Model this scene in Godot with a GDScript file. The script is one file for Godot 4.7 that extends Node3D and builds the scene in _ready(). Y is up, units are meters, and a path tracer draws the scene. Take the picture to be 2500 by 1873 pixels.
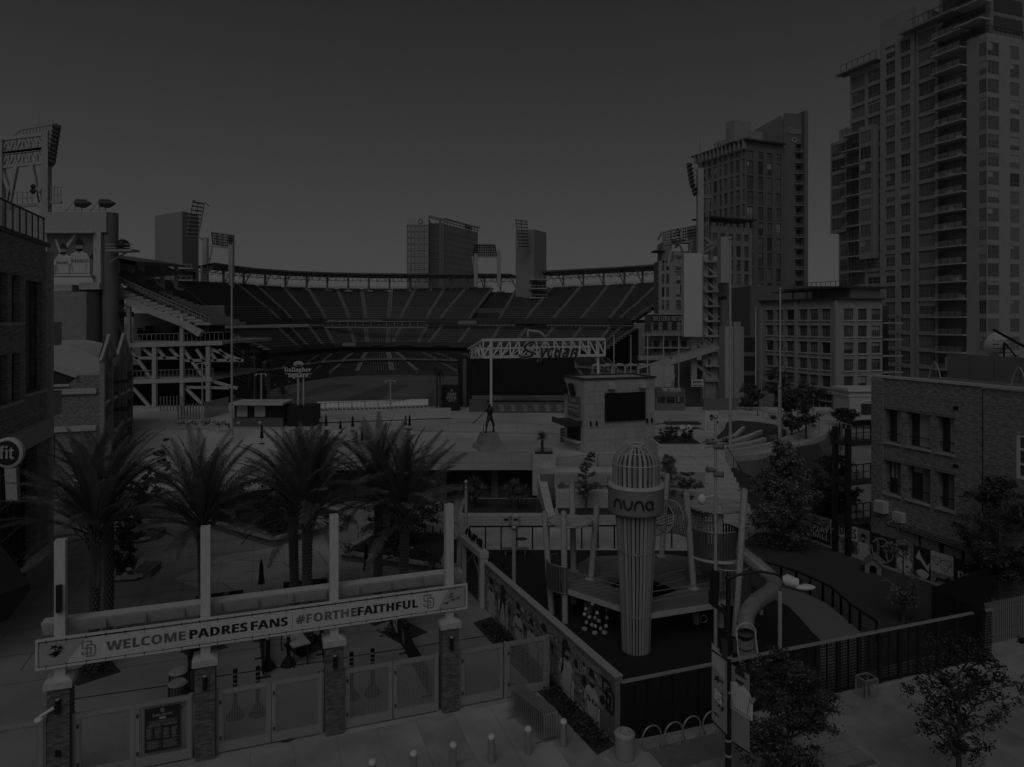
extends Node3D
# Coordinates: x right, y up, -z away from the viewer; metres. P/G turn a bearing measured in the photograph and a depth or a height into a point.
const FL:=1695.0
const CX:=1250.0
const HY:=784.0
const EH:=15.5
const TH:=0.34295
const UL:=3.6
var E1:=Vector3(cos(TH),0,-sin(TH))
var E2:=Vector3(-sin(TH),0,-cos(TH))
var rng:=RandomNumberGenerator.new()
var M:={}
var taken:={}
var cache:={}
var font_bold:Font
var font_serif:Font

class MB:
	var v:=PackedVector3Array()
	var n:=PackedVector3Array()
	var c:=PackedColorArray()
	var uv:=PackedVector2Array()
	var col:=Color.WHITE
	var use_col:=false
	var use_uv:=false
	func tri(a:Vector3,b:Vector3,d:Vector3,nn:=Vector3.ZERO) -> void:
		if nn==Vector3.ZERO:nn=(d-a).cross(b-a).normalized()
		v.append(a);v.append(b);v.append(d)
		n.append(nn);n.append(nn);n.append(nn)
		if use_col:
			c.append(col);c.append(col);c.append(col)
	func quad(a:Vector3,b:Vector3,d:Vector3,e:Vector3) -> void:   # clockwise seen from the front
		var nn:=(d-a).cross(b-a).normalized()
		tri(a,b,d,nn);tri(a,d,e,nn)
		if use_uv:
			for p in [Vector2(0,1),Vector2(0,0),Vector2(1,0),Vector2(0,1),Vector2(1,0),Vector2(1,1)]:uv.append(p)
	func box(o:Vector3,s:Vector3,b:=Basis.IDENTITY) -> void:   # o centre
		var x:=b.x*s.x*0.5;var y:=b.y*s.y*0.5;var z:=b.z*s.z*0.5
		var p:=[o-x-y-z,o+x-y-z,o+x+y-z,o-x+y-z,o-x-y+z,o+x-y+z,o+x+y+z,o-x+y+z]
		quad(p[4],p[7],p[6],p[5]);quad(p[1],p[2],p[3],p[0]);quad(p[5],p[6],p[2],p[1])
		quad(p[0],p[3],p[7],p[4]);quad(p[7],p[3],p[2],p[6]);quad(p[0],p[4],p[5],p[1])
	func sbox(x0:float,x1:float,y0:float,y1:float,z0:float,z1:float) -> void:
		box(Vector3(x0+x1,y0+y1,z0+z1)*0.5,Vector3(x1-x0,y1-y0,z1-z0))
	func bar(p:Vector3,q:Vector3,w:float,h:=-1.0,up:=Vector3.UP) -> void:
		var d:=q-p
		var l:=d.length()
		if l<0.0001:return
		var y:=d/l
		var x:=y.cross(up)
		if x.length()<0.01:x=y.cross(Vector3.RIGHT)
		if x.length()<0.01:x=y.cross(Vector3.BACK)
		x=x.normalized()
		box((p+q)*0.5,Vector3(w,l,h if h>0 else w),Basis(x,y,x.cross(y)))
	func tube(pts:Array,rad,sides:=8,cap:=true) -> void:   # rad: number or array
		var rings:=[]
		var prev:=Vector3.ZERO
		for i in pts.size():
			var t:Vector3=(pts[mini(i+1,pts.size()-1)]-pts[maxi(i-1,0)]).normalized()
			var x:=t.cross(Vector3.UP) if prev==Vector3.ZERO else prev-t*prev.dot(t)
			if x.length()<0.05:x=t.cross(Vector3.RIGHT)
			x=x.normalized();prev=x
			var y:=t.cross(x)
			var ring:=[]
			var r:float=rad[i] if rad is Array else rad
			for k in sides:
				var a:=TAU*k/sides
				var dd:=x*cos(a)+y*sin(a)
				ring.append([pts[i]+dd*r,dd])
			rings.append(ring)
		for i in pts.size()-1:
			for k in sides:
				var a:Array=rings[i][k];var b:Array=rings[i+1][k]
				var d:Array=rings[i+1][(k+1) % sides];var e:Array=rings[i][(k+1) % sides]
				for q in [[a,b,d],[a,d,e]]:
					for w in q:
						v.append(w[0]);n.append(w[1])
						if use_col:c.append(col)
		if cap:
			for i in [0,pts.size()-1]:
				for k in range(1,sides-1):
					if i==0:tri(rings[i][0][0],rings[i][k][0],rings[i][k+1][0])
					else:tri(rings[i][0][0],rings[i][k+1][0],rings[i][k][0])
	func frustum(w0:float,w1:float,y0:float,y1:float) -> void:   # square, centred
		var a:=[];var b:=[]
		for q in [[-1,-1],[-1,1],[1,1],[1,-1]]:
			a.append(Vector3(q[0]*w0,y0,q[1]*w0));b.append(Vector3(q[0]*w1,y1,q[1]*w1))
		for k in 4:quad(a[k],b[k],b[(k+1) % 4],a[(k+1) % 4])
		quad(b[0],b[3],b[2],b[1]);quad(a[0],a[1],a[2],a[3])
	func cyl(p:Vector3,r:float,h:float,sides:=12,r2:=-1.0) -> void:
		tube([p,p+Vector3(0,h,0)],[r,r2 if r2>=0 else r],sides)
	func lathe(o:Vector3,prof:Array,sides:=20) -> void:   # prof: [r, y]
		for i in prof.size()-1:
			var a:Vector2=prof[i];var b:Vector2=prof[i+1]
			var sl:=Vector2(b.y-a.y,a.x-b.x).normalized()
			for k in sides:
				var t0:=TAU*k/sides;var t1:=TAU*(k+1)/sides
				var u0:=Vector3(cos(t0),0,sin(t0));var u1:=Vector3(cos(t1),0,sin(t1))
				var q:=[[u0,a],[u0,b],[u1,b],[u0,a],[u1,b],[u1,a]]
				for w in q:
					v.append(o+w[0]*w[1].x+Vector3(0,w[1].y,0));n.append((w[0]*sl.x+Vector3(0,sl.y,0)).normalized())
					if use_col:c.append(col)
	func prism(poly:PackedVector2Array,y0:float,y1:float) -> void:   # poly in x, z
		var t:=Geometry2D.triangulate_polygon(poly)
		for i in range(0,t.size(),3):
			var a:=poly[t[i]];var b:=poly[t[i+1]];var d:=poly[t[i+2]]
			tri(Vector3(a.x,y1,a.y),Vector3(b.x,y1,b.y),Vector3(d.x,y1,d.y),Vector3.UP)
			tri(Vector3(a.x,y0,a.y),Vector3(d.x,y0,d.y),Vector3(b.x,y0,b.y),Vector3.DOWN)
		var cw:=Geometry2D.is_polygon_clockwise(poly)
		for i in poly.size():
			var a:=poly[i];var b:=poly[(i+1) % poly.size()]
			if cw:quad(Vector3(b.x,y0,b.y),Vector3(b.x,y1,b.y),Vector3(a.x,y1,a.y),Vector3(a.x,y0,a.y))
			else:quad(Vector3(a.x,y0,a.y),Vector3(a.x,y1,a.y),Vector3(b.x,y1,b.y),Vector3(b.x,y0,b.y))
	func flat(poly:PackedVector2Array,o:Vector3,x:Vector3,y:Vector3) -> void:   # a flat print: poly in the plane of x and y
		var t:=Geometry2D.triangulate_polygon(poly)
		var nn:=x.cross(y).normalized()
		for i in t.size():
			v.append(o+x*poly[t[i]].x+y*poly[t[i]].y);n.append(nn)
			if use_col:c.append(col)
	func sphere(o:Vector3,r:Vector3,seg:=10,rings:=6) -> void:
		for i in rings:
			for k in seg:
				var q:=[]
				for w in [[i,k],[i+1,k],[i+1,k+1],[i,k],[i+1,k+1],[i,k+1]]:
					var la:float=PI*w[0]/rings;var lo:float=TAU*w[1]/seg
					q.append(Vector3(sin(la)*cos(lo),cos(la),sin(la)*sin(lo)))
				for w in [q[0],q[2],q[1],q[3],q[5],q[4]]:
					v.append(o+w*r);n.append((w/r).normalized())
					if use_col:c.append(col)
	func add_mesh(m:Mesh,t:Transform3D) -> void:
		for s in m.get_surface_count():
			var a:=m.surface_get_arrays(s)
			var vv:PackedVector3Array=a[Mesh.ARRAY_VERTEX];var nn:PackedVector3Array=a[Mesh.ARRAY_NORMAL]
			var ii=a[Mesh.ARRAY_INDEX]
			for k in (ii.size() if ii!=null and ii.size() else vv.size()):
				var j:int=ii[k] if ii!=null and ii.size() else k
				v.append(t*vv[j]);n.append((t.basis*nn[j]).normalized())
				if use_col:c.append(col)
	func mesh() -> ArrayMesh:
		var a:=[]
		a.resize(Mesh.ARRAY_MAX)
		if use_col:a[Mesh.ARRAY_COLOR]=c
		if use_uv:a[Mesh.ARRAY_TEX_UV]=uv
		for i in range(0,v.size(),3):   # winding agrees with the normals
			if (v[i+2]-v[i]).cross(v[i+1]-v[i]).dot(n[i]+n[i+1]+n[i+2])<0.0:
				var p:=v[i+1];v[i+1]=v[i+2];v[i+2]=p
				p=n[i+1];n[i+1]=n[i+2];n[i+2]=p
		a[Mesh.ARRAY_VERTEX]=v;a[Mesh.ARRAY_NORMAL]=n
		var m:=ArrayMesh.new()
		if v.size():m.add_surface_from_arrays(Mesh.PRIMITIVE_TRIANGLES,a)
		return m

func P(x:float,y:float,d:float) -> Vector3:
	return Vector3((x-CX)*d/FL,EH-(y-HY)*d/FL,-d)
func G(x:float,y:float,h:=0.0) -> Vector3:
	return P(x,y,(EH-h)*FL/(y-HY))
func along(o:Vector3,d:Vector3,x:float) -> float:   # how far along a line seen at bearing x
	var r:=(x-CX)/FL
	return (-r*o.z-o.x)/(d.x+r*d.z)
func V2(a:Vector3) -> Vector2:
	return Vector2(a.x,a.z)
func gpoly(a:Array,h:=0.0) -> PackedVector2Array:   # [x, y, x, y ...] bearings on the level h
	var r:=PackedVector2Array()
	for i in range(0,a.size(),2):r.append(V2(G(a[i],a[i+1],h)))
	return r
func grey(l:float) -> Color:
	return Color(l,l,l).linear_to_srgb()

func numbered(s:String) -> String:
	if not taken.has(s):
		taken[s]=0
		return s
	taken[s]+=1
	return "%s_%03d" % [s,taken[s]]
func tag(o:Node3D,label:String,category:String,group:="",kind:="") -> Node3D:
	o.set_meta("label",label);o.set_meta("category",category)
	if group:o.set_meta("group",group)
	if kind:o.set_meta("kind",kind)
	return o
func thing(called:String,label:String,category:String,at:=Vector3.ZERO,turn:=0.0,group:="") -> Node3D:
	var o:=Node3D.new()
	o.name=numbered(called);add_child(o)
	o.position=at;o.rotation.y=turn
	return tag(o,label,category,group)
func part(called:String,mb,mat:Material,parent:Node3D,t:=Transform3D.IDENTITY) -> MeshInstance3D:
	var o:=MeshInstance3D.new()
	o.name=called
	o.mesh=mb.mesh() if mb is MB else mb
	o.material_override=mat
	o.transform=t
	parent.add_child(o,true)
	return o
func stuff(o:Node3D) -> Node3D:
	o.set_meta("kind","stuff");return o
func struct(called:String,mb,mat:Material,parent:Node3D=null) -> MeshInstance3D:
	var o:=part(numbered(called) if parent==null else called,mb,mat,self if parent==null else parent)
	if parent==null:o.set_meta("kind","structure")
	return o
func solo(called:String,mb,mat:Material,label:String,category:String,group:="") -> MeshInstance3D:
	var o:=part(numbered(called),mb,mat,self)
	tag(o,label,category,group)
	return o
func dup(o:Node3D,label:String,at:Vector3,turn:=0.0) -> Node3D:
	var r:=o.duplicate() as Node3D
	var base:=String(o.name)
	if taken.has(base)==false:taken[base]=0
	r.name=numbered(base);add_child(r)
	r.position=at;r.rotation.y=turn
	r.set_meta("label",label)
	return r

var tex:={}
func noise_tex(key:String,freq:float,lo:float,hi:float,oct:=4,size:=256,kind:=FastNoiseLite.TYPE_SIMPLEX_SMOOTH) -> NoiseTexture2D:
	if tex.has(key):return tex[key]
	var n:=FastNoiseLite.new()
	n.seed=key.hash() % 1000;n.frequency=freq;n.fractal_octaves=oct;n.noise_type=kind
	var t:=NoiseTexture2D.new()
	t.width=size;t.height=size;t.seamless=true;t.noise=n
	var g:=Gradient.new()
	g.set_color(0,Color(lo,lo,lo));g.set_color(1,Color(hi,hi,hi))
	t.color_ramp=g
	t.set_meta("mean",pow((lo+hi)*.5,2.2))
	tex[key]=t
	return t
func mat(key:String,l:float,rough:=0.9,t:Texture2D=null,scale:=1.0,world:=true,metal:=0.0) -> StandardMaterial3D:
	var m:=StandardMaterial3D.new()
	m.resource_name=key
	m.albedo_color=grey(minf(.95,l/(t.get_meta("mean",1.0) if t else 1.0)));m.roughness=rough;m.metallic=metal
	if t:
		m.albedo_texture=t
		m.uv1_triplanar=true;m.uv1_world_triplanar=world;m.uv1_triplanar_sharpness=6.0
		m.uv1_scale=Vector3.ONE*scale
	M[key]=m
	return m
func glass(key:String,l:float,a:float) -> StandardMaterial3D:
	var m:=mat(key,l,0.05)
	m.transparency=BaseMaterial3D.TRANSPARENCY_ALPHA
	var c:=m.albedo_color;c.a=a;m.albedo_color=c
	return m
# text as thin raised letters; returns a mesh whose width and height fit w x h, lower left at the origin
func letters(s:String,w:float,h:float,depth:=0.02,f:Font=null,sk:=0.0,fat:=0.0) -> MB:
	var tm:=TextMesh.new()
	tm.text=s;tm.font=f if f else font_bold;tm.font_size=64;tm.pixel_size=0.01;tm.depth=0.1;tm.curve_step=1.2
	var b:=tm.get_aabb()
	var mb:=MB.new()
	var sx:=w/b.size.x;var sy:=h/b.size.y
	var bas:=Basis(Vector3(sx,0,0),Vector3(sk*sy,sy,0),Vector3(0,0,depth/0.1))
	for q in ([0.0] if fat==0.0 else [-fat,0.0,fat]):mb.add_mesh(tm,Transform3D(bas,bas*Vector3(-b.position.x,-b.position.y,0.05)+Vector3(q,0,absf(q)*.02)))
	return mb
# a wall w x h in its own plane (x right, y up, facing +z) with openings cut out, and their reveals
func wall_mesh(w:float,h:float,wins:Array,dep:float,mb:MB=null,t:=Transform3D.IDENTITY) -> MB:
	if mb==null:mb=MB.new()
	var xs:=[0.0,w];var ys:=[0.0,h]
	for r:Rect2 in wins:
		for q in [r.position.x,r.end.x]:
			if not xs.has(q):xs.append(q)
		for q in [r.position.y,r.end.y]:
			if not ys.has(q):ys.append(q)
	xs.sort();ys.sort()
	for i in xs.size()-1:
		var j:=0
		while j<ys.size()-1:
			if _open(wins,(xs[i]+xs[i+1])/2,(ys[j]+ys[j+1])/2):
				j+=1
				continue
			var k:=j
			while k+1<ys.size()-1 and not _open(wins,(xs[i]+xs[i+1])/2,(ys[k+1]+ys[k+2])/2):k+=1
			mb.quad(t*Vector3(xs[i],ys[j],0),t*Vector3(xs[i],ys[k+1],0),t*Vector3(xs[i+1],ys[k+1],0),t*Vector3(xs[i+1],ys[j],0))
			j=k+1
	for r:Rect2 in wins:
		var a:=r.position;var b:=r.end
		mb.quad(t*Vector3(a.x,a.y,0),t*Vector3(a.x,a.y,-dep),t*Vector3(a.x,b.y,-dep),t*Vector3(a.x,b.y,0))
		mb.quad(t*Vector3(b.x,a.y,-dep),t*Vector3(b.x,a.y,0),t*Vector3(b.x,b.y,0),t*Vector3(b.x,b.y,-dep))
		mb.quad(t*Vector3(a.x,a.y,0),t*Vector3(b.x,a.y,0),t*Vector3(b.x,a.y,-dep),t*Vector3(a.x,a.y,-dep))
		mb.quad(t*Vector3(a.x,b.y,-dep),t*Vector3(b.x,b.y,-dep),t*Vector3(b.x,b.y,0),t*Vector3(a.x,b.y,0))
	return mb
func _open(wins:Array,x:float,y:float) -> bool:
	for r:Rect2 in wins:
		if x>r.position.x and x<r.end.x and y>r.position.y and y<r.end.y:return true
	return false
# a window set back in a wall: frame with mullions, and its pane; cols/rows are fractions where the bars stand
func window(par:Node3D,t:Transform3D,w:float,h:float,cols:Array,rows:Array,fm:Material,pm:Material,fw:=0.06) -> void:
	var key:="w%.2f_%.2f_%s_%s_%.2f" % [w,h,cols,rows,fw]
	if not cache.has(key):
		var f:=MB.new()
		f.sbox(0,fw,0,h,-0.04,0.04);f.sbox(w-fw,w,0,h,-0.04,0.04)
		f.sbox(fw,w-fw,0,fw,-0.04,0.04);f.sbox(fw,w-fw,h-fw,h,-0.04,0.04)
		for cc in cols:f.sbox(w*cc-fw*.4,w*cc+fw*.4,fw,h-fw,-0.03,0.03)
		for rr in rows:f.sbox(fw,w-fw,h*rr-fw*.4,h*rr+fw*.4,-0.026,0.026)
		var g:=MB.new()
		g.quad(Vector3(fw*.5,fw*.5,-0.01),Vector3(fw*.5,h-fw*.5,-0.01),Vector3(w-fw*.5,h-fw*.5,-0.01),Vector3(w-fw*.5,fw*.5,-0.01))
		cache[key]=[f.mesh(),g.mesh()]
	var o:=part("window",cache[key][0],fm,par,t)
	part("pane",cache[key][1],pm,o)
	if rng.randf()<.3 and h<6.0:
		var bl:=MB.new();bl.sbox(fw,w*(1.0 if rng.randf()<.6 else .5)-fw,h*rng.randf_range(.35,.8),h-fw,-.009,-.004);part("blind",bl,M.blind if rng.randf()<.5 else M.curtain,o)
func pick_glass() -> Material:
	var r:=rng.randf()
	return M.glass_a if r<.45 else M.glass_b if r<.7 else M.glass_c if r<.9 else M.glass_d
# a truss between two chords
func truss(mb:MB,a0:Vector3,a1:Vector3,b0:Vector3,b1:Vector3,n:int,w:float,wd:float) -> void:
	mb.bar(a0,a1,w);mb.bar(b0,b1,w)
	for i in n+1:
		var p:=a0.lerp(a1,float(i)/n);var q:=b0.lerp(b1,float(i)/n)
		mb.bar(p,q,wd)
		if i<n:
			var p2:=a0.lerp(a1,float(i+1)/n);var q2:=b0.lerp(b1,float(i+1)/n)
			if i<n/2.0:mb.bar(q,p2,wd)
			else:mb.bar(p,q2,wd)
# the interlocked S and D of the ball club, as strokes in a unit box (width .78, height 1)
func monogram(mb:MB,t:Transform3D,s:float,dep:=0.02,k:=0.1) -> void:
	var S:=[[.52,.74,.52,.93],[.52,.93,.1,.93],[.06,.98,.06,.56],[.06,.56,.5,.52],[.5,.56,.5,.26],[.54,.22,.06,.22],[.06,.2,.06,.36]]
	var D:=[[.3,.06,.3,.74],[.3,.72,.62,.72],[.62,.72,.72,.62],[.72,.64,.72,.16],[.72,.16,.62,.06],[.64,.06,.26,.06]]
	for q in S+D:
		mb.bar(t*Vector3(q[0]*s,q[1]*s,0),t*Vector3(q[2]*s,q[3]*s,0),k*s,dep,t.basis.z)

func _ready() -> void:
	rng.seed=7
	# ---- camera, sky, sun, exposure
	var cam:=Camera3D.new()
	cam.name="camera";add_child(cam)
	cam.position=Vector3(0,EH,0)
	cam.projection=Camera3D.PROJECTION_FRUSTUM
	cam.near=0.1;cam.far=6000.0
	cam.size=1872.6/FL*cam.near
	cam.frustum_offset=Vector2(0,-(936.3-HY)/FL*cam.near)
	cam.current=true
	var we:=WorldEnvironment.new()
	we.name="environment"
	var env:=Environment.new()
	env.background_mode=Environment.BG_SKY
	var sm:=ProceduralSkyMaterial.new()
	sm.sky_top_color=grey(0.085);sm.sky_horizon_color=grey(1.0);sm.sky_energy_multiplier=1.08;sm.sky_curve=0.214
	sm.ground_bottom_color=grey(0.2);sm.ground_horizon_color=grey(0.5)
	sm.sun_angle_max=85.0
	env.sky=Sky.new();env.sky.sky_material=sm
	env.tonemap_mode=Environment.TONE_MAPPER_LINEAR
	env.tonemap_exposure=0.062
	env.fog_enabled=true;env.fog_density=0.00012;env.fog_light_color=grey(.8)
	env.sdfgi_enabled=true;env.ssao_enabled=true;env.ssil_enabled=true
	we.environment=env;add_child(we)
	var sun:=DirectionalLight3D.new()
	sun.name="sun"
	sun.light_energy=1.2;sun.light_angular_distance=42.0
	sun.shadow_enabled=true
	add_child(sun)
	sun.look_at_from_position(Vector3(-18,98,86),Vector3.ZERO)
	font_bold=SystemFont.new();font_bold.font_names=PackedStringArray(["Droid Sans"]);font_bold.font_weight=700
	font_serif=SystemFont.new();font_serif.font_names=PackedStringArray(["Droid Serif"]);font_serif.font_weight=700
	materials()
	ground()
	far_towers()
	stadium()
	left_side()
	right_side()
	upper_plaza()
	lower_plaza()
	playground()
	dog_park()
	gates()
	street()

func brick_tex(size:=512,cw:=64,ch:=21,seed_:=3,vary:=.2,mort:=1.2) -> ImageTexture:
	var im:=Image.create(size,size,false,Image.FORMAT_RGB8)
	var r:=RandomNumberGenerator.new();r.seed=seed_
	im.fill(Color(mort*.6,mort*.6,mort*.6))
	var rows:=size/ch
	for j in rows:
		var off:=(cw/2) if j % 2 else 0
		for i in size/cw:
			var b:=.6*(1.0+r.randf_range(-vary,vary))
			var c:=Color(b,b,b)
			var x:=i*cw+off
			im.fill_rect(Rect2i(x+1,j*ch+1,cw-3,ch-3),c)
			if x+cw>size:im.fill_rect(Rect2i(x-size+1,j*ch+1,cw-3,ch-3),c)
	var it:=ImageTexture.create_from_image(im)
	it.set_meta("mean",.31)
	return it

func materials() -> void:
	var cn:=noise_tex("concrete",0.03,.88,1.0,6)
	var fine:=noise_tex("fine",0.12,.7,1.0,4)
	var blot:=noise_tex("blotch",0.008,.8,1.0,5)
	mat("white",.64,.55,noise_tex("paint",.02,.91,1.0,5),.3);M.white.uv1_scale=Vector3(1.6,.22,1.6)
	mat("white_trim",.64,.6)
	mat("pavement",.38,.9,blot,.12)
	mat("slab_a",.37,.9,blot,.2);mat("slab_b",.40,.9,blot,.17);mat("slab_c",.335,.9,blot,.23)
	mat("plaza",.32,.85,blot,.07)
	mat("plaza_light",.45,.85,blot,.1)
	mat("deck_concrete",.5,.8,blot,.05)
	mat("concrete",.42,.9,cn,.35)
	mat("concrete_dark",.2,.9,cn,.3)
	mat("concrete_light",.52,.9,cn,.3)
	mat("mural",.16,.8,cn,.4);mat("clad_a",.46,.9,cn,.3);mat("clad_b",.43,.9,cn,.3);mat("clad_c",.405,.9,cn,.3);mat("paver_a",.33,.9,blot,.2);mat("paver_b",.29,.9,blot,.2)
	mat("soil",.05,1.0,fine,.8)
	mat("rubber",.02,.95,fine,.9)
	mat("lawn",.065,1.0,fine,.7)
	mat("turf",.15,1.0,noise_tex("turf",.01,.85,1.0,3),.02)
	mat("turf_dark",.1,1.0,noise_tex("turf",.01,.85,1.0,3),.02)
	mat("baluster",.12,.7);mat("plaza_joint",.24)
	mat("infield",.17,1.0)
	mat("mulch",.20,1.0,fine,1.2)
	mat("black",.012,.6);mat("black_metal",.016,.45,null,1,true,0.0)
	mat("dark_metal",.05,.5);mat("grey_metal",.42,.45,noise_tex("brushed",.05,.85,1.0,4),1.0,true,.3)
	mat("steel",.42,.35,noise_tex("brushed",.05,.85,1.0,4),1.0,true,.5)
	mat("white_steel",.46,.5,cn,.2)
	mat("stone",.33,.85,noise_tex("stone",.02,.9,1.0,4),.12)
	mat("stone_dark",.27,.85,noise_tex("stone",.02,.82,1.0,4),.2)
	mat("seat_blue",.032,.6);mat("tread",.3,.9);mat("stair",.24,.9)
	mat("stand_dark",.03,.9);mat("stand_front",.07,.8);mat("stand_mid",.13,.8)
	mat("bunting",.42,.9)
	mat("wood",.26,.75,noise_tex("grain",.06,.82,1.0,4),.5)
	mat("wood_a",.40,.7,noise_tex("grain",.06,.82,1.0,4),.7,false);mat("wood_b",.31,.7,noise_tex("grain",.06,.82,1.0,4),.6,false);mat("wood_c",.46,.7,noise_tex("grain",.06,.82,1.0,4),.8,false)
	mat("board_a",.22,.75);mat("board_b",.19,.75);mat("board_c",.25,.75)
	mat("post_white",.50,.6,noise_tex("grain",.06,.82,1.0,4),.3)
	mat("collar",.24,.5,cn,.5)
	mat("slide",.27,.3,blot,.4);mat("slide_in",.2,.25)
	mat("palm_trunk",.08,.95);mat("palm_scar",.12,.95);mat("stem",.09,.95);mat("bark",.08,.95)
	for k in [["frond_a",.1],["frond_b",.15],["frond_c",.05]]:
		var m:=mat(k[0],k[1],.55);m.backlight_enabled=true;m.backlight=grey(.12)
	var lf:=mat("leaf",1.0,.6);lf.vertex_color_use_as_albedo=true;lf.backlight_enabled=true;lf.backlight=grey(.1)
	mat("frame_dark",.05,.5);mat("frame_light",.36,.5);mat("frame_mid",.28,.5)
	mat("glass_a",.15,.12);mat("glass_b",.1,.08);mat("glass_c",.22,.2);mat("glass_d",.045,.08)
	mat("blind",.42,.5);mat("curtain",.22,.7)
	glass("rail_glass",.5,.16);glass("clear",.7,.08)
	cn=noise_tex("far",.015,.93,1.0,4)
	mat("tower_wall",.37,.85,cn,.08);mat("tower_band",.45,.85,cn,.08);mat("tower_bay",.28,.85,cn,.08)
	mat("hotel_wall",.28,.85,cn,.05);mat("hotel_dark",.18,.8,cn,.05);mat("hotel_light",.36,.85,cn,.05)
	mat("apart_wall",.38,.85,cn,.1);mat("apart_shade",.36,.85,cn,.1)
	mat("letter_dark",.035,.6);mat("letter_grey",.26,.6);mat("letter_white",.7,.6);mat("letter_mid",.42,.6)
	mat("print_dark",.03,.6);mat("print_mid",.27,.6);mat("print_light",.62,.6);mat("print_skin",.3,.6)
	mat("screen",.02,.3)
	mat("lamp",.5,.3);mat("lamp_dark",.03,.4)
	mat("slats_fence",.3,.8)
	mat("membrane",.55,.8,cn,.1)
	mat("bronze",.07,.4,null,1,true,.6)
	mat("brick_a",.16,.95);mat("brick_b",.21,.95);mat("brick_c",.12,.95);mat("mortar",.3,1.0)
	var bt:=brick_tex()
	tex["brick"]=bt
	var br:=mat("brick_wall",.22,.95,bt,.6,false)
	br.uv1_triplanar_sharpness=20.0
	mat("brick_wall_b",.32,.95,brick_tex(512,64,21,9,.2,1.1),.6,false).uv1_triplanar_sharpness=20.0
	# woven wire, perforated sheet and play net: open materials
	M["mesh_wire"]=open_mat("mesh_wire",.34,16,func(x,y):return x % 16<4 or y % 16<4,16,18.0)
	M["net"]=open_mat("net",.34,32,func(x,y):return x % 16<5 or y % 16<5,16,3.5)
	M["perforated"]=open_mat("perforated",.012,32,func(x,y):
		var u:int=(x % 16);var w:int=(y+(u if u<8 else 16-u)) % 11
		return not (u % 8>1 and w>3 and w<9),16,2.6)

func open_mat(key:String,l:float,size:int,solid,_step:int,scale:float) -> StandardMaterial3D:
	var im:=Image.create(size if size % 16==0 else 32,16*11 if key=="perforated" else 32,false,Image.FORMAT_RGBA8)
	for y in im.get_height():
		for x in im.get_width():
			im.set_pixel(x,y,Color(1,1,1,1.0 if solid.call(x,y) else 0.0))
	var m:=mat(key,l,.6,ImageTexture.create_from_image(im),scale,false)
	m.uv1_scale=Vector3(scale,scale*float(im.get_width())/im.get_height(),scale)
	m.transparency=BaseMaterial3D.TRANSPARENCY_ALPHA_SCISSOR
	m.alpha_scissor_threshold=0.5
	m.texture_filter=BaseMaterial3D.TEXTURE_FILTER_LINEAR
	return m

func ground() -> void:
	var g:=MB.new()
	g.prism(PackedVector2Array([Vector2(-4000,300),Vector2(4000,300),Vector2(4000,-5000),Vector2(-4000,-5000)]),-6.0,-4.4)
	struct("ground",g,M.concrete_dark)
	var base:=MB.new()   # the block on which the lower square, the street and the playground lie
	base.prism(PackedVector2Array([Vector2(-150,60),Vector2(220,60),Vector2(220,-150),Vector2(60,-150),Vector2(60,-100),Vector2(-150,-100)]),-4.4,-0.012)
	struct("terrain",base,M.plaza)
	var rp:=MB.new()
	rp.quad(Vector3(-60,0,-63),Vector3(-60,UL,-76.2),Vector3(-18,UL,-76.2),Vector3(-18,0,-63))
	rp.quad(Vector3(-18,-.01,-63),Vector3(-18,UL,-76.2),Vector3(-18,-.01,-76.2),Vector3(-18,-.01,-70))
	struct("ramp",rp,M.deck_concrete)
	# upper plaza
	var u:=MB.new()
	u.prism(PackedVector2Array([Vector2(-95,-76),Vector2(-18,-76),Vector2(-18,-57.7),Vector2(2.3,-57.7),Vector2(2.3,-56.2),Vector2(12,-56.2),Vector2(14,-61),Vector2(19.2,-61),Vector2(22,-62),Vector2(28,-67),Vector2(33,-73),Vector2(40,-84),Vector2(44,-96),Vector2(-110,-99),Vector2(-110,-76)]),3.12,UL)
	struct("upper_plaza",u,M.deck_concrete)
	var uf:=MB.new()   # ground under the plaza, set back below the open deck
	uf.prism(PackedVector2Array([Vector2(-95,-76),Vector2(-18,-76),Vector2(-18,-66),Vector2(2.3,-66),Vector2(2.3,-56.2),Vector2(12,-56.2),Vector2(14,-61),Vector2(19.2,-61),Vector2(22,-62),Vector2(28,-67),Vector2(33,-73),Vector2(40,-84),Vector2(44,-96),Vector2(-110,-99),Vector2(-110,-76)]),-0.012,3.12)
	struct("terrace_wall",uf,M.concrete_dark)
	# ball field
	var f:=MB.new()
	f.prism(PackedVector2Array([Vector2(-72,-140),Vector2(-72,-215),Vector2(-60,-245),Vector2(-30,-262),Vector2(5,-262),Vector2(45,-240),Vector2(70,-190),Vector2(70,-140)]),-4.4,-4.0)
	struct("ball_field",f,M.turf)
	for i in 6:
		var s:=MB.new()
		var x:=-66.0+i*22.0
		s.prism(PackedVector2Array([Vector2(x,-150),Vector2(x+9,-150),Vector2(x+2-.25*x,-214),Vector2(x-6-.25*x,-214)]),-4.1,-3.996)
		struct("mown_stripe",s,M.turf_dark)
	var m:=MB.new()
	m.prism(oval(G(952,927,-4.0),9.0,5.0,20),-4.1,-3.99)
	struct("pitching_mound",m,M.infield)

func oval(o:Vector3,a:float,b:float,n:int) -> PackedVector2Array:
	var r:=PackedVector2Array()
	for i in n:r.append(Vector2(o.x+a*cos(TAU*i/n),o.z+b*sin(TAU*i/n)))
	return r

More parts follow.
